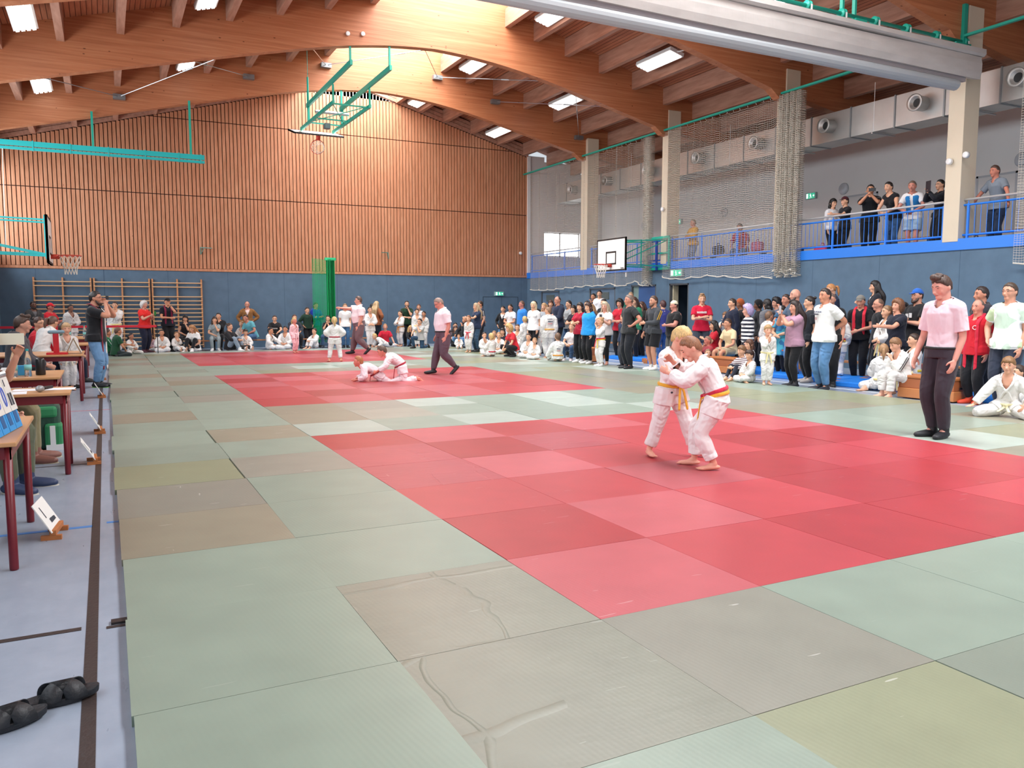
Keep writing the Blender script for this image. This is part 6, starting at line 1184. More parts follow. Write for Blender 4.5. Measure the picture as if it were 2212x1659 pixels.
person('person', (5.402, 28.500, 0.000), -0.181, 1.546, 'man in a black sports shirt with a white print sitting on the end bench', pose='chair', hs=1.06, vox=0.0125, seed=38, arms=('knee', 'knee'), hair=('short', '#3B2A20'), top=('tee', '#1B1B1E'), bottom=('trousers', '#23242A'), skinc='#DDA98A', glasses=True, fat=0.4, extras=(('text', (('PUMA', 0, 0.62, 0.045, '#E8E7E4'),)),))
person('person', (5.620, 27.720, 0.000), -0.455, 1.484, 'judo boy with a pale orange belt sitting cross-legged at the end row', pose='cross', hs=1.09, vox=0.0125, seed=39, extras=(('belt', '#E0B070'),), arms=('lap', 'lap'), hair=('short', '#241A16'), skinc='#CB9070', top=('gi', '#E4E1DD'), bottom=('gi', '#E0DDDA'), shoes=('bare',), bw=0.95)
person('person', (6.119, 28.600, 0.000), 0.058, 1.584, 'person in a dark jacket sitting behind the pink tinted child', pose='chair', hs=1.04, vox=0.0125, seed=40, arms=('knee', 'knee'), hair=('short', '#5A3A2C'), top=('jacket', '#262A34'), bottom=('trousers', '#191A1E'), skinc='#DDA98A')
person('person', (6.650, 28.900, 0.000), 0.217, 1.480, 'boy in a dark green hooded sweater standing at the end wall', pose='stand', hs=1.1, vox=0.0125, seed=41, arms=('pocket', 'pocket'), hair=('short', '#3B2A20'), top=('hoodie', '#1F3A2C'), bottom=('trousers', '#22242A'), skinc='#DDA98A', fat=0.2)
person('person', (7.036, 29.175, 0.000), 0.294, 1.670, 'woman in a blue hooded sweater with folded arms next to the green net', pose='stand', hs=1.0, vox=0.0125, seed=42, arms=('crossR', 'crossL'), hair=('pony', '#3B2A20'), top=('hoodie', '#1B36A0'), bottom=('jeans', '#26457A', 'jeans'), skinc='#CB9070', female=True, glasses=True)
person('person', (6.675, 27.840, 0.000), -1.013, 1.309, 'judo boy sitting with raised knees near the green net', pose='hug', hs=1.19, vox=0.0125, seed=43, extras=(), arms=('hug', 'hug'), hair=('short', '#3B2A20'), skinc='#DDA98A', top=('gi', '#E4E1DD'), bottom=('gi', '#E0DDDA'), shoes=('bare',), bw=0.95)
person('person', (7.310, 28.400, 0.000), -0.506, 1.536, 'man in a black shirt and jeans sitting with his hands at his mouth', pose='chair', hs=1.07, vox=0.0125, seed=44, arms=('chin', 'chin'), hair=('short', '#241A16'), top=('tee', '#1D1F24'), bottom=('jeans', '#34506E', 'jeans'), shoes=('shoes', '#2A3038', '#ddd'), skinc='#DDA98A')
person('person', (7.835, 28.000, 0.000), -0.177, 1.617, 'person in a white shirt and jeans standing behind the pointing referee', pose='stand', hs=1.02, vox=0.0125, seed=45, arms=('down', 'down'), hair=('short', '#8A6644'), top=('tee', '#E8E7E4'), bottom=('jeans', '#3F6488', 'jeans'), skinc='#DDA98A')
person('person', (8.666, 27.657, 0.000), -0.032, 1.499, 'boy in judo suit standing right of the pointing referee', pose='stand', hs=1.09, vox=0.0125, seed=46, extras=(), arms=('front', 'front'), hair=('short', '#3B2A20'), skinc='#DDA98A', top=('gi', '#E4E1DD'), bottom=('gi', '#E0DDDA'), shoes=('bare',), bw=0.95)
person('person', (9.114, 28.315, 0.000), 2.142, 1.707, 'woman with long wavy blond hair in a brown jacket seen from behind', pose='stand', hs=1.0, vox=0.0125, seed=47, arms=('front', 'hip'), hair=('long', '#C2A57C'), top=('jacket', '#8A5030'), bottom=('jeans', '#26303E', 'jeans'), skinc='#DDA98A', female=True)
person('person', (9.107, 28.815, 0.000), 1.798, 1.622, 'dark haired person in a black jacket beside the blond woman', pose='stand', hs=1.02, vox=0.0125, seed=48, arms=('front', 'front'), hair=('short', '#241A16'), top=('jacket', '#22242A'), bottom=('trousers', '#191A1E'), skinc='#DDA98A')
person('person', (9.282, 27.777, 0.000), -0.312, 1.570, 'ginger boy in a red shirt sitting on the floor at the end row', pose='cross', hs=1.05, vox=0.0125, seed=49, arms=('floor', 'floor'), hair=('short', '#B3835C'), top=('tee', '#C01F36'), bottom=('trousers', '#23252C'), skinc='#D9A08A')
person('person', (8.977, 27.413, 0.040), -1.353, 1.200, 'judo child lying on the mat in front of the boy in the red shirt', pose='stand', hs=1.25, vox=0.0125, seed=50, extras=(), lean=78, arms=('prone', 'prone'), hair=('short', '#C9A86E'), skinc='#DDA98A', head=(-15, 0), pelvis=(0, 0.1, 0.1), leg_t=(((0.07, 0.55, 0.05), (0, 0, -1), (0, 1, -0.2)), ((-0.07, 0.53, 0.05), (0, 0, -1), (0, 1, -0.2))), arm_t=((0.12, -0.18, 0.03), (-0.12, -0.2, 0.03)), top=('gi', '#E4E1DD'), bottom=('gi', '#E0DDDA'), shoes=('bare',), bw=0.95)
person('person', (9.994, 28.080, 0.000), -1.116, 1.360, 'boy in judo suit with an orange belt standing left of the green shirted man', pose='stand', hs=1.16, vox=0.0125, seed=51, extras=(('belt', '#D98A3A'),), arms=('crossR', 'crossL'), hair=('short', '#3B2A20'), skinc='#DDA98A', top=('gi', '#E4E1DD'), bottom=('gi', '#E0DDDA'), shoes=('bare',), bw=0.95)
person('person', (10.342, 28.340, 0.000), -0.252, 1.730, 'man in a dark green shirt holding his chin', pose='stand', hs=1.0, vox=0.0125, seed=52, arms=('chin', 'belly'), hair=('short', '#3B2A20'), top=('tee', '#1C3A28'), bottom=('trousers', '#1D1E22'), skinc='#DDA98A', beard='#4A3428')
person('person', (10.924, 28.600, 0.000), -0.441, 1.608, 'woman in a white top standing at the back behind the tall judoka', pose='stand', hs=1.03, vox=0.0125, seed=53, arms=('down', 'down'), hair=('bun', '#5A3A2C'), top=('tee', '#D9DEE0'), bottom=('jeans', '#5A7DA0', 'jeans'), skinc='#DDA98A', female=True)
person('person', (10.372, 27.300, 0.000), -0.351, 1.431, 'tall judoka with glasses and a yellow belt standing behind the kneeling man', pose='stand', hs=1.12, vox=0.0125, seed=54, extras=(('belt', '#E3C35A'),), arms=('down', 'down'), hair=('pony', '#3B2A20'), skinc='#DDA98A', female=True, glasses=True, top=('gi', '#E4E1DD'), bottom=('gi', '#E0DDDA'), shoes=('bare',), bw=0.95)
person('person', (10.757, 27.600, 0.000), -0.622, 1.343, 'dark haired girl in judo suit right of the tall judoka', pose='stand', hs=1.17, vox=0.0125, seed=55, extras=(), arms=('down', 'down'), hair=('pony', '#241A16'), skinc='#CB9070', female=True, top=('gi', '#E4E1DD'), bottom=('gi', '#E0DDDA'), shoes=('bare',), bw=0.95)
person('person', (9.943, 25.831, 0.040), -1.053, 1.441, 'man in a pale grey shirt and jeans kneeling on the mat edge', pose='kneel', hs=1.12, vox=0.0125, seed=56, arms=('chin', 'knee'), hair=('short', '#3B2A20'), top=('tee', '#B5B6B4'), bottom=('jeans', '#2F4B66', 'jeans'), skinc='#DDA98A', glasses=True, extras=())
person('person', (10.258, 27.739, 0.000), -0.081, 1.208, 'blond woman crouching behind the kneeling man', pose='squat', hs=1.24, vox=0.0125, seed=57, arms=('chin', 'knee'), hair=('long', '#C9A86E'), top=('long', '#191A1E'), bottom=('jeans', '#4A6C8C', 'jeans'), skinc='#DDA98A', female=True)
person('person', (11.633, 26.622, 0.000), -0.137, 1.415, 'woman in a black shirt sitting on the floor with a small judo child', pose='cross', hs=1.13, vox=0.0125, seed=58, arms=('hug', 'hug'), hair=('long', '#4A3026'), top=('tee', '#232226'), bottom=('trousers', '#191A1E'), skinc='#DDA98A', female=True)
person('person', (11.047, 24.937, 0.040), -0.315, 0.873, 'very small judo child sitting in the lap of the woman in black', pose='onfloor', hs=1.27, vox=0.0125, seed=59, extras=(), arms=('lap', 'lap'), hair=('short', '#8A6644'), skinc='#DDA98A', top=('gi', '#E4E1DD'), bottom=('gi', '#E0DDDA'), shoes=('bare',), bw=0.95)
person('person', (11.853, 27.166, 0.000), -0.224, 1.645, 'woman with dark tied hair sitting behind the woman in black', pose='hug', hs=1.01, vox=0.0125, seed=60, arms=('hug', 'hug'), hair=('bun', '#241A16'), top=('long', '#191A1E'), bottom=('trousers', '#191A1E'), skinc='#DDA98A', female=True)
person('person', (11.802, 26.090, 0.000), -1.109, 1.762, 'bearded man crouching behind the girl with the red belt', pose='squat', hs=1.0, vox=0.0125, seed=61, arms=('chin', 'knee'), hair=('short', '#241A16'), beard='#241A16', top=('long', '#1F2228'), bottom=('jeans', '#5D86AE', 'jeans'), skinc='#CB9070')
person('person', (10.436, 22.665, 0.040), -0.851, 1.195, 'girl in judo suit with a red belt standing left of the woman in jeans', pose='stand', hs=1.25, vox=0.0125, seed=62, extras=(('belt', '#C02638'),), arms=('down', 'down'), hair=('pony', '#8A5A3E'), skinc='#DDA98A', female=True, top=('gi', '#E4E1DD'), bottom=('gi', '#E0DDDA'), shoes=('bare',), bw=0.95)
person('person', (10.800, 22.851, 0.040), -1.385, 1.582, 'woman with straight blond hair in a navy shirt and dark jeans', pose='stand', hs=1.04, vox=0.0125, seed=63, arms=('reach', 'down'), hair=('long', '#B59B7C'), top=('tee', '#23304A'), bottom=('jeans', '#3A5570', 'jeans'), shoes=('shoes', '#22252C'), skinc='#DDA98A', female=True)
person('person', (11.841, 24.800, 0.000), -1.652, 1.714, 'man in a dark shirt behind the blond woman in jeans', pose='stand', hs=1.0, vox=0.0125, seed=64, arms=('down', 'back'), hair=('short', '#3B2A20'), top=('tee', '#20263A'), bottom=('trousers', '#191A1E'), skinc='#CB9070', extras=(('stripes', ('#E8E7E4', 1)),))
person('person', (10.661, 21.975, 0.040), -0.085, 1.174, 'judo girl sitting first in the seated group by the double door', pose='cross', hs=1.26, vox=0.0125, seed=65, extras=(), arms=('chin', 'lap'), hair=('short', '#3B2A20'), skinc='#DDA98A', female=True, top=('gi', '#E4E1DD'), bottom=('gi', '#E0DDDA'), shoes=('bare',), bw=0.95)
person('person', (10.157, 20.366, 0.040), -2.887, 1.222, 'blond girl with braids in judo suit sitting with her back turned', pose='cross', hs=1.24, vox=0.0125, seed=66, extras=(('belt', '#C02638'),), arms=('lap', 'lap'), hair=('braids', '#C9A86E'), skinc='#DDA98A', female=True, top=('gi', '#E4E1DD'), bottom=('gi', '#E0DDDA'), shoes=('bare',), bw=0.95)
person('person', (10.973, 21.541, 0.040), -0.627, 1.189, 'judo child sitting between the braided girl and the woman in red', pose='cross', hs=1.25, vox=0.0125, seed=67, extras=(), arms=('lap', 'lap'), hair=('short', '#A87C52'), skinc='#DDA98A', top=('gi', '#E4E1DD'), bottom=('gi', '#E0DDDA'), shoes=('bare',), bw=0.95)
person('person', (11.292, 22.543, 0.040), -0.883, 1.210, 'judo child with light hair half hidden behind the braided girl', pose='cross', hs=1.24, vox=0.0125, seed=68, extras=(), arms=('lap', 'lap'), hair=('short', '#9A7450'), skinc='#DDA98A', top=('gi', '#E4E1DD'), bottom=('gi', '#E0DDDA'), shoes=('bare',), bw=0.95)
person('person', (11.302, 21.947, 0.040), -0.719, 1.401, 'dark haired woman with glasses sitting behind the seated judo children', pose='cross', hs=1.14, vox=0.0125, seed=69, arms=('lap', 'lap'), hair=('bob', '#241A16'), top=('long', '#2A2A32'), bottom=('trousers', '#191A1E'), skinc='#DDA98A', female=True, glasses=True)
person('person', (10.773, 20.062, 0.040), -1.520, 1.508, 'blond curly woman in a red shirt crouching in black trousers', pose='squat', hs=1.08, vox=0.0125, seed=70, arms=('knee', 'knee'), hair=('curly', '#C9A36A'), top=('tee', '#D02A36'), bottom=('trousers', '#1B1B1F'), shoes=('shoes', '#1B1B1F'), skinc='#DDA98A', female=True, lean=24)
person('person', (12.594, 24.533, 0.000), -0.807, 1.535, 'dark haired girl with glasses in a black cardigan over a white top', pose='stand', hs=1.07, vox=0.0125, seed=71, arms=('pocket', 'pocket'), hair=('pony', '#241A16'), top=('jacket', '#191A1E'), bottom=('jeans', '#6E95BC', 'jeans'), skinc='#DDA98A', female=True, extras=('open', ('inner', '#E8E7E4')))
person('person', (12.276, 23.318, 0.000), -0.991, 1.597, 'dark haired girl in a white shirt with folded hands by the double door', pose='stand', hs=1.03, vox=0.0125, seed=72, arms=('front', 'front'), hair=('pony', '#241A16'), top=('tee', '#ECEAE8'), bottom=('jeans', '#C7CDD6', 'jeans'), skinc='#CB9070', female=True)
person('person', (12.496, 22.885, 0.000), -1.529, 1.704, 'man in a bright blue shirt standing by the double door', pose='stand', hs=1.0, vox=0.0125, seed=73, arms=('down', 'down'), hair=('short', '#6A4E3E'), top=('tee', '#2F7FD0'), bottom=('trousers', '#23304A'), skinc='#C98272', fat=0.5, bw=1.05)
person('person', (11.704, 21.181, 0.000), -3.103, 1.215, 'short blond boy in judo suit seen from behind before the blue shirt', pose='stand', hs=1.24, vox=0.0125, seed=74, extras=(), arms=('down', 'down'), hair=('short', '#C9A86E'), skinc='#DDA98A', top=('gi', '#E4E1DD'), bottom=('gi', '#E0DDDA'), shoes=('bare',), bw=0.95)
person('person', (11.666, 21.615, 0.000), -0.738, 1.303, 'judo boy sitting between the woman in red and the blond boy', pose='box', hs=1.19, vox=0.0125, seed=75, extras=(), arms=('lap', 'lap'), hair=('short', '#5A3E30'), skinc='#DDA98A', top=('gi', '#E4E1DD'), bottom=('gi', '#E0DDDA'), shoes=('bare',), bw=0.95)
person('person', (11.719, 20.628, 0.000), -1.020, 1.659, 'blond woman in a white v-neck top and black leggings', pose='stand', hs=1.0, vox=0.0125, seed=76, arms=('down', 'down'), hair=('bob', '#DCC9A4'), top=('tee', '#EFEDEB'), bottom=('leggings', '#191A1E'), skinc='#DDA98A', female=True, fat=0.3)
person('person', (13.000, 22.925, 0.000), -1.021, 1.707, 'dark haired person hidden behind the blond woman in white', pose='stand', hs=1.0, vox=0.0125, seed=77, arms=('down', 'down'), hair=('short', '#241A16'), top=('long', '#191A1E'), bottom=('trousers', '#191A1E'), skinc='#DDA98A')
person('person', (12.600, 21.539, 0.000), -1.120, 1.622, 'smiling long haired blond woman behind the tall judo boy', pose='stand', hs=1.02, vox=0.0125, seed=78, arms=('down', 'down'), hair=('long', '#B8936A'), top=('tee', '#9CA2A8'), bottom=('trousers', '#191A1E'), skinc='#DDA98A', female=True)
person('person', (13.400, 22.527, 0.000), -0.692, 1.721, 'brown haired head at the back between the blond woman and the man in navy', pose='stand', hs=1.0, vox=0.0125, seed=79, arms=('down', 'down'), hair=('bob', '#4A2E22'), top=('long', '#3A2A30'), bottom=('trousers', '#191A1E'), skinc='#DDA98A', female=True)
person('person', (11.564, 19.426, 0.000), 2.889, 1.504, 'tall heavy judo boy seen from behind with a club print and a yellow orange belt', pose='stand', hs=1.08, vox=0.0125, seed=80, extras=(('backtext', (('######', 0.86, 0.03, '#26324A'), ('####', 0.7, 0.035, '#26324A'), ('######', 0.55, 0.025, '#B83240'))), ('belt', '#D9A04A')), arms=('down', 'down'), hair=('buzz', '#8A6A52'), skinc='#DDA98A', fat=0.5, head=(0, -50), bw=1.05, top=('gi', '#E4E1DD'), bottom=('gi', '#E0DDDA'), shoes=('bare',))
person('person', (12.046, 20.867, 0.000), -0.852, 1.044, 'slim judo child standing left of the tall judo boy', pose='stand', hs=1.27, vox=0.0125, seed=81, extras=(), arms=('down', 'front'), hair=('short', '#8A6644'), skinc='#DDA98A', top=('gi', '#E4E1DD'), bottom=('gi', '#E0DDDA'), shoes=('bare',), bw=0.95)
person('person', (12.480, 20.463, 0.000), -1.399, 1.831, 'tall man with glasses in a navy hooded sweater', pose='stand', hs=1.0, vox=0.0125, seed=82, arms=('crossR', 'crossL'), hair=('balding', '#4A3A34'), top=('hoodie', '#22293E'), bottom=('trousers', '#191A1E'), skinc='#CB8E78', glasses=True, fat=0.2)
person('person', (10.837, 19.306, 0.040), -0.839, 1.238, 'judo child sitting left of the curly haired girl', pose='cross', hs=1.23, vox=0.0125, seed=83, extras=(), arms=('lap', 'lap'), hair=('short', '#4A3226'), skinc='#DDA98A', top=('gi', '#E4E1DD'), bottom=('gi', '#E0DDDA'), shoes=('bare',), bw=0.95)
person('person', (10.699, 18.688, 0.040), -0.672, 1.064, 'curly haired girl in judo suit sitting cross-legged at the mat edge', pose='cross', hs=1.27, vox=0.0125, seed=84, extras=(), arms=('lap', 'lap'), hair=('pony', '#A57E58'), skinc='#DDA98A', female=True, top=('gi', '#E4E1DD'), bottom=('gi', '#E0DDDA'), shoes=('bare',), bw=0.95)
person('person', (10.802, 17.571, 0.040), 2.877, 1.356, 'judo boy sitting with his back turned, blue label and orange belt', pose='onfloor', hs=1.16, vox=0.0125, seed=85, extras=(('backtext', (('#####', 0.62, 0.03, '#26324A'), ('######', 0.5, 0.022, '#B83240'))), ('backpatch', 1), ('belt', '#D9913A')), arms=('floor', 'face'), hair=('short', '#6A4E3A'), skinc='#DDA98A', top=('gi', '#E4E1DD'), bottom=('gi', '#E0DDDA'), shoes=('bare',), bw=0.95)
person('person', (13.000, 20.660, 0.000), -1.500, 1.707, 'dark haired man in a light grey jacket right of the man in navy', pose='stand', hs=1.0, vox=0.0125, seed=86, arms=('crossR', 'crossL'), hair=('short', '#241A16'), top=('jacket', '#A9ACAE'), bottom=('jeans', '#4A6C94', 'jeans'), skinc='#DDA98A')
person('person', (11.541, 18.072, 0.000), -0.893, 1.460, 'girl in a white shirt and jeans sitting on the wooden box', pose='box', hs=1.11, vox=0.0125, seed=87, arms=('lap', 'lap'), hair=('braids', '#7A4E38'), top=('tee', '#E3DEDC'), bottom=('jeans', '#3A5578', 'jeans'), shoes=('shoes', '#E8DADA'), skinc='#DDA98A', female=True)
person('person', (12.600, 19.724, 0.000), -1.157, 1.546, 'black haired girl in a black and white top behind the seated girl', pose='stand', hs=1.06, vox=0.0125, seed=88, arms=('crossR', 'crossL'), hair=('bob', '#1E1614'), top=('tee', '#24222A'), bottom=('trousers', '#191A1E'), skinc='#DDA98A', female=True)
person('person', (11.149, 16.998, 0.040), -1.165, 1.574, 'woman with shoulder length dark hair in a dark red shirt and black trousers', pose='stand', hs=1.05, vox=0.0125, seed=89, arms=('hip', 'crossL'), hair=('bob', '#241A16'), top=('tee', '#A91C34'), bottom=('trousers', '#191A1E'), shoes=('shoes', '#E8E7E4'), skinc='#DDA98A', female=True, bw=1.0)
person('person', (11.068, 16.459, 0.040), -1.350, 1.571, 'person with glasses in a bright blue hooded sweater and black trousers', pose='stand', hs=1.05, vox=0.0125, seed=90, arms=('down', 'down'), hair=('bob', '#3A221A'), top=('hoodie', '#2391D8'), bottom=('trousers', '#1A1B20'), shoes=('shoes', '#D8D6D4'), skinc='#DDA98A', female=True, glasses=True, fat=0.3)
person('person', (13.200, 19.927, 0.000), -0.911, 1.689, 'dark haired head behind the bright blue sweater', pose='stand', hs=1.0, vox=0.0125, seed=91, arms=('down', 'down'), hair=('short', '#241A16'), top=('long', '#191A1E'), bottom=('trousers', '#191A1E'), skinc='#DDA98A')
person('person', (12.700, 18.882, 0.000), -1.179, 1.586, 'smiling fair haired woman between the blue sweater and the filming woman', pose='stand', hs=1.04, vox=0.0125, seed=92, arms=('down', 'down'), hair=('long', '#A98560'), top=('long', '#3A3036'), bottom=('trousers', '#191A1E'), skinc='#DDA98A', female=True)
person('person', (15.000, 21.997, 0.340), -0.839, 1.728, 'dark haired woman in white standing on a bench in front of a closed door', pose='stand', hs=1.0, vox=0.0125, seed=93, arms=('down', 'down'), hair=('bun', '#241A16'), top=('tee', '#ECEAEA'), bottom=('trousers', '#1F2638'), skinc='#DDA98A', female=True, fat=0.2)
person('person', (15.097, 22.523, 0.340), -1.181, 1.627, 'dark haired person with a hand at the face beside the woman standing in white', pose='stand', hs=1.02, vox=0.0125, seed=94, arms=('chin', 'down'), hair=('short', '#241A16'), top=('long', '#2A222A'), bottom=('trousers', '#191A1E'), skinc='#CB9070')
person('person', (13.300, 19.138, 0.000), -1.281, 1.739, 'person in a black jacket behind the filming woman', pose='stand', hs=1.0, vox=0.0125, seed=95, arms=('down', 'down'), hair=('short', '#241A16'), top=('jacket', '#1E1F24'), bottom=('trousers', '#191A1E'), skinc='#DDA98A')
person('person', (11.252, 15.982, 0.040), -1.021, 1.593, 'woman with grey blond hair in a white top photographing with a phone', pose='stand', hs=1.04, vox=0.0125, seed=96, arms=('phonelow', 'phonelow'), hair=('long', '#B5A58C'), top=('tee', '#E6E3E2'), bottom=('leggings', '#191A1E'), shoes=('bare',), skinc='#D59D88', female=True, fat=0.3, extras=(('hold', ('smartphone', '#3A3A40', 'smartphone held by the grey blond woman in white', (0.075, 0.14))), ('both', 1)))
person('person', (10.922, 15.669, 0.040), -1.452, 1.214, 'girl in judo suit with a red and yellow belt standing before the filming woman', pose='stand', hs=1.24, vox=0.0125, seed=97, extras=(('belt', '#C8222E/#E2C23C'),), arms=('chin', 'down'), hair=('bun', '#B08A62'), skinc='#DDA98A', female=True, shoes=('socks', '#EDEBEA'), top=('gi', '#E4E1DD'), bottom=('gi', '#E0DDDA'), bw=0.95)
person('person', (13.308, 18.316, 0.000), -1.126, 1.719, 'black haired woman in a red shirt and black trousers with folded hands', pose='stand', hs=1.0, vox=0.0125, seed=98, arms=('belly', 'belly'), hair=('curly', '#15110F'), top=('tee', '#B51B30'), bottom=('trousers', '#191A1E'), shoes=('bare',), skinc='#C98F78', female=True, fat=0.2)
person('person', (11.094, 14.705, 0.040), -1.661, 1.750, 'grey haired man in a black and charcoal sports shirt seen from the side', pose='stand', hs=1.0, vox=0.0125, seed=99, arms=('hip', 'hip'), hair=('short', '#7A6A60'), top=('tee', '#26282A'), bottom=('trousers', '#1C1F26'), shoes=('socks', '#1B1B20'), skinc='#C98A74', fat=0.3, bw=1.08)
person('person', (15.000, 20.178, 0.340), -0.790, 1.637, 'light haired person at the back in front of the blue door', pose='stand', hs=1.01, vox=0.0125, seed=100, arms=('down', 'down'), hair=('short', '#A58A68'), top=('tee', '#2F6A58'), bottom=('trousers', '#191A1E'), skinc='#DDA98A')
person('person', (13.400, 17.737, 0.000), -1.144, 1.780, 'long brown haired person in green behind the grey haired man', pose='stand', hs=1.0, vox=0.0125, seed=101, arms=('down', 'down'), hair=('long', '#4A3024'), top=('tee', '#2A7A58'), bottom=('trousers', '#191A1E'), skinc='#DDA98A', female=True)
person('person', (11.548, 15.569, 0.000), -1.480, 1.356, 'boy in a navy jacket and grey trousers half hidden behind the grey haired man', pose='stand', hs=1.16, vox=0.0125, seed=102, arms=('down', 'down'), hair=('short', '#3B2A20'), top=('jacket', '#1F3050'), bottom=('trousers', '#4A4C54'), shoes=('shoes', '#1B1B20'), skinc='#DDA98A')
person('person', (13.890, 18.028, 0.000), -1.590, 1.653, 'woman with long brown hair in a black and red tracksuit', pose='stand', hs=1.0, vox=0.0125, seed=103, arms=('belly', 'belly'), hair=('long', '#4A2E22'), top=('jacket', '#22211F'), bottom=('trousers', '#2A2826'), shoes=('shoes', '#8A8680'), skinc='#DDA98A', female=True, extras=(('stripes', ('#C82638', 1)),))
person('person', (11.363, 14.099, 0.040), -1.604, 1.723, 'sportsman in a charcoal training top with yellow sleeves and black shorts', pose='stand', hs=1.0, vox=0.0125, seed=104, arms=('belly', 'loose'), hair=('short', '#4A3428'), beard='#5A3E2E', top=('long', '#3A3D42'), bottom=('shorts', '#17171B'), shoes=('socks', '#EDECEB'), skinc='#CF967C', bw=1.08, extras=(('stripes', ('#D9A62E', 2)), ('watch', -1)))
person('person', (13.600, 16.673, 0.000), 3.010, 1.683, 'person in a purple blue shirt and jeans with the back turned', pose='stand', hs=1.0, vox=0.0125, seed=105, arms=('down', 'down'), hair=('short', '#4A2A28'), top=('tee', '#3A3F7E'), bottom=('jeans', '#2F5488', 'jeans'), skinc='#DDA98A')
person('person', (12.600, 14.912, 0.000), -1.716, 1.655, 'heavy man in black with a cream cap over his bald head', pose='stand', hs=1.0, vox=0.0125, seed=106, arms=('belly', 'down'), hair=('beanie', '#E9DFC0'), top=('tee', '#1B1B1D'), bottom=('trousers', '#5A5A58'), skinc='#D08E7C', fat=0.9, bw=1.12)
person('person', (13.900, 15.439, 0.000), -0.614, 1.832, 'smiling fair haired man in a red shirt with folded arms against the blue wall', pose='stand', hs=1.0, vox=0.0125, seed=107, arms=('crossR', 'crossL'), hair=('quiff', '#A8805A'), top=('tee', '#C81A3A'), bottom=('shorts', '#3E424C'), shoes=('shoes', '#2A2C30'), skinc='#DDA588', extras=(('text', (('#########', 0, 0.78, 0.028, '#E8E7E4'), ('############', 0, 0.73, 0.02, '#E8E7E4'))),))
person('person', (13.258, 14.188, 0.000), -2.025, 1.514, 'woman with long black hair in a red shirt sitting with a phone', pose='chair', hs=1.08, vox=0.0125, seed=108, arms=('phonelow', 'lap'), hair=('long', '#17120F'), top=('tee', '#B81A2C'), bottom=('jeans', '#2A3A60', 'jeans'), skinc='#DDA98A', female=True)
person('person', (13.244, 13.577, 0.000), -1.609, 1.620, 'boy in a cream shirt and beige shorts sitting on the wooden box', pose='chair', hs=1.02, vox=0.0125, seed=109, arms=('lap', 'lap'), hair=('short', '#4A3428'), top=('tee', '#E6D3A6'), bottom=('shorts', '#B9AC8E'), shoes=('shoes', '#E8E7E4'), skinc='#D49A7C', lean=12)
person('person', (12.822, 13.897, 0.000), -1.757, 1.234, 'man with a flushed face bending down behind the black haired woman', pose='squat', hs=1.23, vox=0.0125, seed=110, arms=('knee', 'knee'), hair=('buzz', '#8A6A58'), top=('tee', '#9A3A40'), bottom=('trousers', '#191A1E'), skinc='#CE7E6C')
person('person', (11.968, 12.912, 0.000), -0.535, 0.998, 'small judo boy peeking out beside the fighting boys', pose='cross', hs=1.27, vox=0.0125, seed=111, extras=(), arms=('lap', 'lap'), hair=('short', '#8A6A50'), skinc='#DDA98A', top=('gi', '#E4E1DD'), bottom=('gi', '#E0DDDA'), shoes=('bare',), bw=0.95)
person('person', (14.200, 14.853, 0.000), -1.166, 1.377, 'child with brown hair and hands at the mouth behind the cream shirt boy', pose='stand', hs=1.15, vox=0.0125, seed=112, arms=('chin', 'chin'), hair=('fringe', '#7A5638'), top=('tee', '#C9CCC8'), bottom=('trousers', '#4A4C54'), skinc='#DDA98A')
person('person', (13.800, 14.159, 0.000), -1.872, 1.712, 'boy in a navy jacket left of the woman with the colourful headband', pose='stand', hs=1.0, vox=0.0125, seed=113, arms=('down', 'belly'), hair=('short', '#3B2A20'), top=('jacket', '#1E2438'), bottom=('trousers', '#191A1E'), skinc='#DDA98A')
person('person', (14.241, 14.364, 0.000), -1.793, 1.704, 'woman with a red and yellow patterned headband turning away', pose='stand', hs=1.0, vox=0.0125, seed=114, arms=('down', 'down'), hair=('scarf', '#A8552E'), top=('long', '#1F1F24'), bottom=('trousers', '#191A1E'), skinc='#9A6A50', female=True)
person('person', (12.600, 12.346, 0.000), -2.064, 1.548, 'woman with curly lilac hair in a black and white striped cardigan', pose='stand', hs=1.06, vox=0.0125, seed=115, arms=('down', 'down'), hair=('curly', '#B9A6CC'), top=('long', '#E9E6E2', 'hstripe', '#1E2030'), bottom=('trousers', '#22242E'), shoes=('shoes', '#1F2C48'), skinc='#D9A08C', female=True, fat=0.4)
person('person', (13.900, 13.375, 0.000), -2.163, 1.673, 'person with a black headscarf in the middle of the crowd', pose='stand', hs=1.0, vox=0.0125, seed=116, arms=('down', 'down'), hair=('scarf', '#141417'), top=('long', '#1A1A1E'), bottom=('trousers', '#191A1E'), skinc='#6E4836', female=True)
person('person', (13.700, 12.889, 0.000), -3.046, 1.679, 'black haired person in a grey hooded sweater seen from behind', pose='stand', hs=1.0, vox=0.0125, seed=117, arms=('down', 'down'), hair=('bob', '#17110F'), top=('hoodie', '#6E6F74'), bottom=('trousers', '#191A1E'), skinc='#DDA98A')
person('person', (14.348, 13.249, 0.000), -1.835, 1.718, 'smiling woman with black hair under a dark headband', pose='stand', hs=1.0, vox=0.0125, seed=118, arms=('down', 'down'), hair=('curly', '#141013'), top=('tee', '#5A6478'), bottom=('trousers', '#191A1E'), skinc='#D6A088', female=True)
person('person', (13.658, 12.272, 0.000), -1.671, 1.788, 'man in a blue grey shirt behind the bald bearded man', pose='stand', hs=1.0, vox=0.0125, seed=119, arms=('chin', 'crossL'), hair=('short', '#3A2A24'), top=('tee', '#3F6484'), bottom=('trousers', '#191A1E'), skinc='#C4866E')
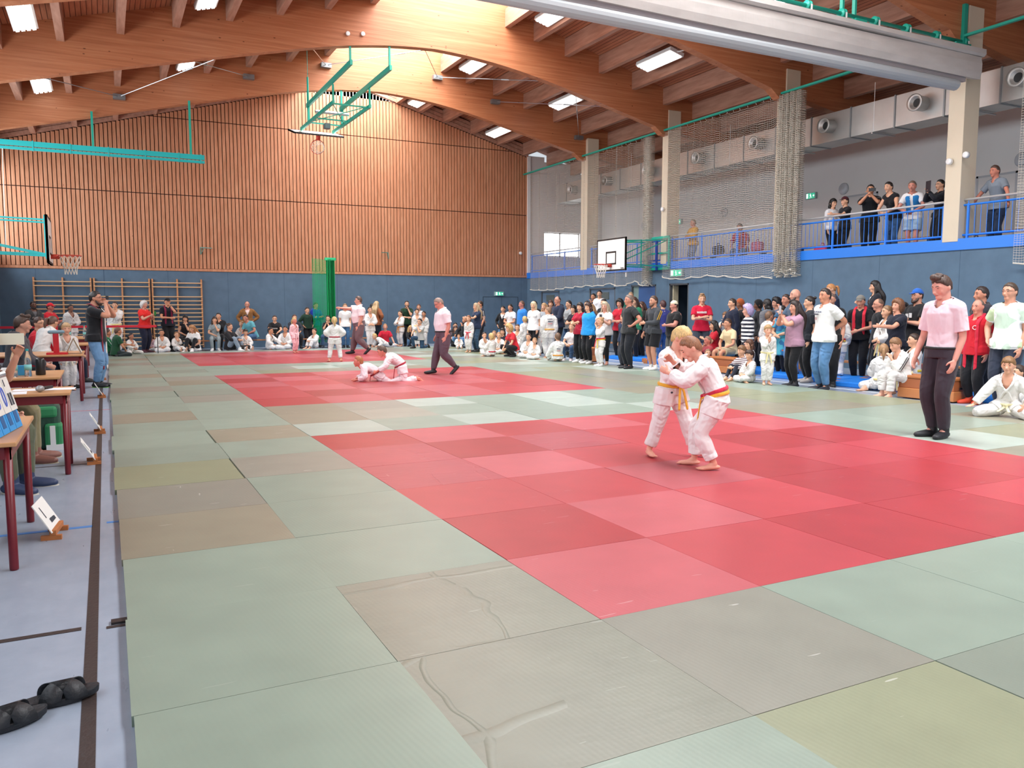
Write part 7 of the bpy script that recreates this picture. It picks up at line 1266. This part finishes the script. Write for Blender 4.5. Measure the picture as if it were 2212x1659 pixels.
person('person', (13.000, 11.374, 0.000), -1.856, 1.887, 'bald man with a full dark beard in a blue grey shirt', pose='stand', hs=1.0, vox=0.0125, seed=120, arms=('crossR', 'crossL'), hair=('none', '#3B2A20'), beard='#241A16', top=('tee', '#4A5C70'), bottom=('jeans', '#5A86B8', 'jeans'), skinc='#D29A84', bw=1.1)
person('person', (13.239, 12.398, 0.000), 1.491, 1.415, 'judo boy with short hair seen from behind next to the patterned blanket', pose='stand', hs=1.13, vox=0.0125, seed=121, extras=(), arms=('down', 'down'), hair=('buzz', '#7A5C46'), skinc='#DDA98A', top=('gi', '#E4E1DD'), bottom=('gi', '#E0DDDA'), shoes=('bare',), bw=0.95)
person('person', (13.164, 11.892, 0.000), -1.492, 1.520, 'person in black leggings wrapped in a turquoise patterned towel', pose='stand', hs=1.05, vox=0.0125, seed=122, arms=('front', 'front'), hair=('bob', '#241A16'), top=('dress', '#4AA3B8', 'print', '#2F6E9C'), bottom=('leggings', '#1B1B1F'), shoes=('bare',), skinc='#DDA98A', female=True, bw=1.1)
person('person', (11.101, 10.231, 0.040), -0.516, 1.129, 'judo boy with a pale yellow belt standing with a hand at his mouth', pose='stand', hs=1.27, vox=0.0125, seed=123, extras=(('belt', '#E4D6A0'),), arms=('down', 'chin'), hair=('fringe', '#A8875C'), skinc='#DFA98E', legs=('stand', 'stand'), top=('gi', '#E4E1DD'), bottom=('gi', '#E0DDDA'), shoes=('bare',), bw=0.95)
person('person', (11.783, 11.399, 0.000), -1.806, 1.129, 'girl with shoulder length brown hair in judo suit sitting behind the striped shirt boy', pose='box', hs=1.27, vox=0.0125, seed=124, extras=(), arms=('lap', 'lap'), hair=('bob', '#5A3A2A'), skinc='#DDA98A', female=True, top=('gi', '#E4E1DD'), bottom=('gi', '#E0DDDA'), shoes=('bare',), bw=0.95)
person('person', (11.366, 11.175, 0.040), -1.622, 1.222, 'boy in a striped long sleeved shirt sitting with drawn up knees', pose='hug', hs=1.24, vox=0.0125, seed=125, arms=('hug', 'hug'), hair=('fringe', '#7A5638'), top=('long', '#EDE6E4', 'knit', '#5A3A44'), bottom=('leggings', '#2B2E3A'), shoes=('bare',), skinc='#DDA98A')
person('person', (11.189, 10.753, 0.040), -1.719, 1.099, 'dark haired judo boy sitting cross-legged at the mat edge', pose='cross', hs=1.27, vox=0.0125, seed=126, extras=(('belt', '#E4D6A0'),), arms=('lap', 'lap'), hair=('fringe', '#3A2620'), skinc='#DDA98A', top=('gi', '#E4E1DD'), bottom=('gi', '#E0DDDA'), shoes=('bare',), bw=0.95)
person('person', (11.536, 9.969, 0.000), -1.891, 1.620, 'woman with dark brown hair in a mauve shirt and black leggings filming with raised hands', pose='stand', hs=1.02, vox=0.0125, seed=127, arms=('phone', 'phone'), hair=('long', '#2E201C'), top=('tee', '#A98296'), bottom=('leggings', '#17171A'), shoes=('socks', '#1B1B20'), skinc='#D39A82', female=True, fat=0.5, bw=1.05, extras=(('hold', ('smartphone', '#B9B4B8', 'pale smartphone held up by the woman in the mauve shirt', (0.08, 0.15))), ('both', 1)))
person('person', (12.509, 10.526, 0.000), -2.046, 1.719, 'woman with tied dark hair in a black shirt right behind the mauve shirt', pose='stand', hs=1.0, vox=0.0125, seed=128, arms=('down', 'pocket'), hair=('bun', '#241A16'), top=('tee', '#22252C'), bottom=('leggings', '#17171A'), shoes=('socks', '#A9A19C'), skinc='#DDA98A', female=True, fat=0.6, bw=1.1)
person('person', (11.559, 9.297, 0.000), -1.714, 1.839, 'dark haired man in a white printed polo shirt and blue jeans, hands behind his back', pose='stand', hs=1.0, vox=0.0124, seed=129, arms=('back', 'back'), hair=('short', '#2E221C'), top=('polo', '#E4E4E2'), bottom=('jeans', '#557DA6', 'jeans'), shoes=('socks', '#20222A'), skinc='#C98A6E', bw=1.08, fat=0.2, extras=(('text', (('SUPERDRY', 0.0, 0.84, 0.024, '#4A5470'), ('#####', 0.02, 0.77, 0.026, '#4A4A58'), ('25', 0.03, 0.62, 0.035, '#A0505A'))),))
person('person', (14.400, 11.649, 0.340), -2.070, 1.689, 'ginger blond woman in a navy sweater standing tall at the back', pose='stand', hs=1.0, vox=0.0125, seed=130, arms=('down', 'down'), hair=('pony', '#C08552'), top=('long', '#1F2840'), bottom=('trousers', '#191A1E'), skinc='#DDA98A', female=True, fat=0.3, head=(15, 0))
person('person', (12.200, 9.752, 0.000), -1.021, 1.778, 'man with a shaved head and a tattooed arm in a black polo shirt', pose='stand', hs=1.0, vox=0.0125, seed=131, arms=('down', 'down'), hair=('buzz', '#6A5448'), top=('polo', '#1B1B1E'), bottom=('trousers', '#191A1E'), skinc='#CC947C', bw=1.1, head=(10, 0))
person('person', (13.348, 10.562, 0.000), 2.321, 1.452, 'judo boy seen from behind with a red and yellow belt', pose='stand', hs=1.11, vox=0.0125, seed=132, extras=(('belt', '#B5283A/#E6B93E'),), arms=('loose', 'loose'), hair=('buzz', '#7A5A44'), skinc='#DDA98A', top=('gi', '#E4E1DD'), bottom=('gi', '#E0DDDA'), shoes=('bare',), bw=0.95)
person('person', (13.751, 10.362, 0.000), -1.140, 1.744, 'man in a flat grey cap and black shirt, long red belt round his neck', pose='stand', hs=1.0, vox=0.0125, seed=133, arms=('front', 'down'), hair=('flat', '#77736C'), top=('tee', '#17171B'), bottom=('trousers', '#15151A'), shoes=('shoes', '#1B1B20'), skinc='#C98E76', extras=(('towel', '#C8283A/#C8283A/-.05'),), bw=1.05, head=(8, 0))
person('person', (14.400, 10.540, 0.340), -2.255, 1.709, 'woman with long black hair and fringe in a white top and black cardigan, standing highest', pose='stand', hs=1.0, vox=0.0125, seed=134, arms=('phonelow', 'down'), hair=('long', '#1E1716'), top=('jacket', '#1D1E26'), bottom=('jeans', '#42658A', 'jeans'), skinc='#DDA98A', female=True, extras=('open', ('inner', '#E9E7E6')))
person('person', (13.500, 9.722, 0.000), -2.207, 1.671, 'man with glasses and receding hair in a black shirt', pose='stand', hs=1.0, vox=0.0125, seed=135, arms=('down', 'down'), hair=('balding', '#6A5040'), top=('tee', '#1D1D20'), bottom=('trousers', '#191A1E'), skinc='#CB8E76', glasses=True)
person('person', (12.934, 9.079, 0.000), -1.954, 1.535, 'tall judo girl with a red shoulder tag and a yellow belt', pose='stand', hs=1.07, vox=0.0125, seed=136, extras=(('patch', (-0.06, 0.86, 0.014, '#C8283A')), ('belt', '#E2CE8A')), arms=('front', 'front'), hair=('bun', '#8A6A4C'), skinc='#DDA98A', female=True, head=(0, 0), top=('gi', '#E4E1DD'), bottom=('gi', '#E0DDDA'), shoes=('bare',), bw=0.95)
person('person', (12.900, 8.853, 0.000), -1.702, 1.635, 'woman with curly brown hair in a black top resting her hand on the judo girl', pose='stand', hs=1.01, vox=0.0125, seed=137, arms=('reach', 'down'), hair=('curly', '#7A5036'), top=('tee', '#1B1E2C'), bottom=('trousers', '#191A1E'), skinc='#D59A80', female=True, fat=0.5, head=(-8, 0))
person('person', (12.360, 8.684, 0.020), 2.273, 1.456, 'girl in judo suit with a blond ponytail sitting with her back to the camera', pose='wsit', hs=1.11, vox=0.0125, seed=138, extras=(('belt', '#E6CF8C'),), arms=('lap', 'lap'), hair=('pony', '#A27C58'), skinc='#DDA98A', female=True, top=('gi', '#E4E1DD'), bottom=('gi', '#E0DDDA'), shoes=('bare',), bw=0.95)
person('person', (11.875, 7.884, 0.000), -1.799, 1.420, 'judo boy sitting on the vault box with his chin on his hand', pose='box', hs=1.13, vox=0.0119, seed=139, extras=(('stripes', ('#2A2A30', 2)), ('belt', '#E6D9A4')), arms=('chin', 'lap'), hair=('fringe', '#8A6444'), skinc='#DFA68C', lean=24, head=(8, 0), top=('gi', '#E4E1DD'), bottom=('gi', '#E0DDDA'), shoes=('bare',), bw=0.95)
person('person', (13.466, 9.139, 0.000), -1.970, 1.664, 'red haired woman bending down behind the seated judo boy', pose='squat', hs=1.0, vox=0.0125, seed=140, arms=('knee', 'knee'), hair=('bob', '#8A3A28'), top=('long', '#1F2638'), bottom=('trousers', '#191A1E'), skinc='#DDA98A', female=True, lean=25)
person('person', (12.397, 8.100, 0.000), -2.157, 1.450, 'judo child sitting on the vault box, mostly hidden by the referee', pose='box', hs=1.11, vox=0.0123, seed=141, extras=(('belt', '#E6D03C'),), arms=('lap', 'lap'), hair=('short', '#3B2A20'), skinc='#DDA98A', top=('gi', '#E4E1DD'), bottom=('gi', '#E0DDDA'), shoes=('bare',), bw=0.95)
person('person', (14.005, 9.258, 0.000), -1.809, 1.856, 'bearded man in a blue cap and a black printed shirt with folded arms', pose='stand', hs=1.0, vox=0.0125, seed=142, arms=('crossR', 'crossL'), hair=('cap', '#2A62B8'), beard='#3A2820', top=('tee', '#1A1A1D'), bottom=('trousers', '#191A1E'), skinc='#CF947A', fat=0.4, bw=1.1, extras=(('text', (('##', 0, 0.7, 0.09, '#D8D8D8'),)),))
person('person', (14.205, 9.699, 0.000), -1.970, 1.601, 'person in a black cap behind the curly haired woman', pose='stand', hs=1.03, vox=0.0125, seed=143, arms=('chin', 'down'), hair=('cap', '#17181C'), top=('long', '#191A1E'), bottom=('trousers', '#191A1E'), skinc='#DDA98A')
person('person', (12.849, 7.884, 0.000), -2.709, 1.794, 'grey haired man seen from the side just behind the referee', pose='stand', hs=1.0, vox=0.0125, seed=144, arms=('down', 'down'), hair=('buzz', '#77706C'), top=('long', '#1B1B1E'), bottom=('trousers', '#191A1E'), skinc='#C98A74')
person('person', (12.062, 6.780, 0.000), -1.606, 1.624, 'coach with a moustache in a red polo shirt with black shoulders and orange shoes', pose='stand', hs=1.02, vox=0.0115, seed=145, arms=('down', 'loose'), hair=('balding', '#6A5448'), top=('polo', '#C01A2A'), bottom=('trousers', '#1C1C21'), shoes=('shoes', '#D2452A'), skinc='#CE8A76', bw=1.1, fat=0.35, extras=(('towel', '#C8243C/#C8243C/-.22'), ('stripes', ('#1B1B1F', 2)), ('text', (('C', -0.03, 0.72, 0.06, '#EAD8DA'),)), ('watch', -1)))
person('person', (12.900, 7.269, 0.000), -2.045, 1.844, 'dark haired young man in a dark jacket behind the coach', pose='stand', hs=1.0, vox=0.0123, seed=146, arms=('down', 'down'), hair=('short', '#2E221E'), top=('jacket', '#2A2830'), bottom=('trousers', '#191A1E'), skinc='#C4866C')
person('person', (13.360, 7.502, 0.000), -1.351, 1.596, 'older woman with tied back hair between the coach and the man in white', pose='stand', hs=1.03, vox=0.0125, seed=147, arms=('down', 'down'), hair=('bun', '#3A2E2A'), top=('tee', '#3A2A36'), bottom=('trousers', '#191A1E'), skinc='#D29C86', female=True)
person('person', (11.916, 6.210, 0.000), -1.634, 1.863, 'tall man with glasses in a white shirt with a green print and dark trousers', pose='stand', hs=1.0, vox=0.0112, seed=148, arms=('down', 'pocket'), hair=('short', '#4A3A2E'), top=('tee', '#E6EBEC', 'print', '#C2D6C4'), bottom=('trousers', '#2E3444'), shoes=('shoes', '#222428'), skinc='#D2987F', glasses=True, bw=1.1, fat=0.25)
person('person', (10.749, 5.449, 0.040), -1.236, 1.420, 'judo boy sitting on his heels at the right edge, leaning on his right hand', pose='wsit', hs=1.13, vox=0.0101, seed=149, extras=(('patch', (0.06, 0.05, 0.014, '#2A2A30')), ('belt', '#D9CFA6')), arms=('lap', 'floor'), hair=('fringe', '#8A6440'), skinc='#DFA68A', lean=12, side=0, arm_t=((0.16, -0.14, 0.13), (-0.31, -0.16, 0.03)), top=('gi', '#E4E1DD'), bottom=('gi', '#E0DDDA'), shoes=('bare',), bw=0.95)
person('person', (11.597, 5.821, 0.000), -2.083, 1.171, 'judo child cut off by the right edge of the photo', pose='wsit', hs=1.26, vox=0.0108, seed=150, extras=(), arms=('lap', 'lap'), hair=('short', '#3B2A20'), skinc='#DDA98A', top=('gi', '#E4E1DD'), bottom=('gi', '#E0DDDA'), shoes=('bare',), bw=0.95)
person('person', (16.950, 14.031, 2.740), -0.146, 1.556, 'dark haired woman in a white top chatting on the gallery', pose='stand', hs=1.06, vox=0.0125, seed=151, arms=('belly', 'down'), hair=('bob', '#1B1614'), top=('long', '#E6E3E4'), bottom=('trousers', '#191A1E'), skinc='#DDA98A', female=True)
person('person', (16.905, 13.578, 2.740), -1.730, 1.558, 'woman in a black shirt with a red cap turning to her neighbour on the gallery', pose='stand', hs=1.06, vox=0.0125, seed=152, arms=('reach', 'down'), hair=('cap', '#4A1B24'), top=('tee', '#1B1B20'), bottom=('trousers', '#191A1E'), skinc='#DDA98A', female=True)
person('person', (16.950, 12.874, 2.740), -0.971, 1.768, 'man in a black sports shirt photographing from the gallery', pose='stand', hs=1.0, vox=0.0125, seed=153, arms=('phone', 'phone'), hair=('short', '#241A16'), top=('tee', '#17181B'), bottom=('trousers', '#16171C'), skinc='#CB9070', bw=1.05, extras=(('hold', ('smartphone', '#16181C', 'phone held across the face by the man in black on the gallery', (0.16, 0.075))), ('both', 1)))
person('person', (16.950, 12.176, 2.740), -1.606, 1.766, 'short haired woman in a sleeveless black top leaning on the gallery rail', pose='stand', hs=1.0, vox=0.0125, seed=154, arms=('rail', 'rail'), hair=('short', '#241A16'), top=('sleeveless', '#1B1B1F'), bottom=('jeans', '#3A5A80', 'jeans'), skinc='#DDA98A', female=True, lean=24)
person('person', (16.950, 11.653, 2.740), -1.190, 1.704, 'man in a blue vest and light shorts leaning on the gallery rail', pose='stand', hs=1.0, vox=0.0125, seed=155, arms=('rail', 'rail'), hair=('short', '#6A5648'), top=('tee', '#E6E6E6'), bottom=('shorts', '#A9C4DC'), skinc='#CE8A78', lean=24, extras=(('vestover', '#2378B8'),))
person('person', (16.950, 10.993, 2.740), -1.913, 1.631, 'woman in a black blouse holding up a tablet beside the big pillar', pose='stand', hs=1.02, vox=0.0125, seed=156, arms=('phone', 'phone'), hair=('short', '#17120F'), top=('long', '#1B1E26'), bottom=('trousers', '#1B1E26'), skinc='#DDA98A', female=True, glasses=True, extras=(('hold', ('tablet', '#20242E', 'tablet computer held up by the woman beside the big pillar', (0.17, 0.24))), ('both', 1)))
person('person', (16.950, 9.659, 2.740), -1.740, 1.749, 'man in a grey polo shirt leaning with spread arms on the gallery rail', pose='stand', hs=1.0, vox=0.0125, seed=157, arms=('railwide', 'railwide'), hair=('short', '#4A342A'), top=('polo', '#7A828C'), bottom=('jeans', '#24324A', 'jeans'), skinc='#C9806A', lean=14)
person('person', (17.200, 19.851, 2.740), -1.649, 1.601, 'man in a yellow jacket standing behind the net on the gallery', pose='stand', hs=1.03, vox=0.0125, seed=158, arms=('belly', 'belly'), hair=('short', '#8A7460'), top=('jacket', '#D39A28'), bottom=('jeans', '#6E7480', 'jeans'), skinc='#C98872')
person('person', (18.300, 18.754, 2.740), -1.095, 1.903, 'man in a dark red shirt sitting bent forward on the gallery bench', pose='chair', hs=1.0, vox=0.0125, seed=159, arms=('knee', 'knee'), hair=('short', '#5A4A44'), top=('tee', '#A8283A'), bottom=('jeans', '#3A5478', 'jeans'), skinc='#B97A66', lean=30)
person('person', (-1.180, 7.950, 0.000), 1.524, 1.820, 'scorer cut off by the left edge holding up a white card, beige trousers', pose='chair', hs=1.0, vox=0.0073, seed=160, arms=('card', 'write'), hair=('short', '#3B2A20'), top=('tee', '#2A2C32'), bottom=('trousers', '#8A8262'), shoes=('shoes', '#8A5A4E', '#B0A68E'), skinc='#DDA288', lean=8, extras=(('hold', ('card', '#DDDCC8', 'white card held up by the scorer at the left edge', (0.22, 0.11))), ('hand', 'l')), face_detail=True)
person('person', (-1.140, 6.720, 0.000), 1.190, 1.780, 'second scorer at the left edge resting both forearms on the papers table', pose='chair', hs=1.0, vox=0.0063, seed=161, arms=('write', 'write'), hair=('short', '#3B2A20'), top=('tee', '#2A2C32'), bottom=('trousers', '#5A5E4A'), shoes=('shoes', '#2C3A5A', '#B8B4A8'), skinc='#DDA288', lean=14, face_detail=True)
bpy.data.scenes.remove(_TS)
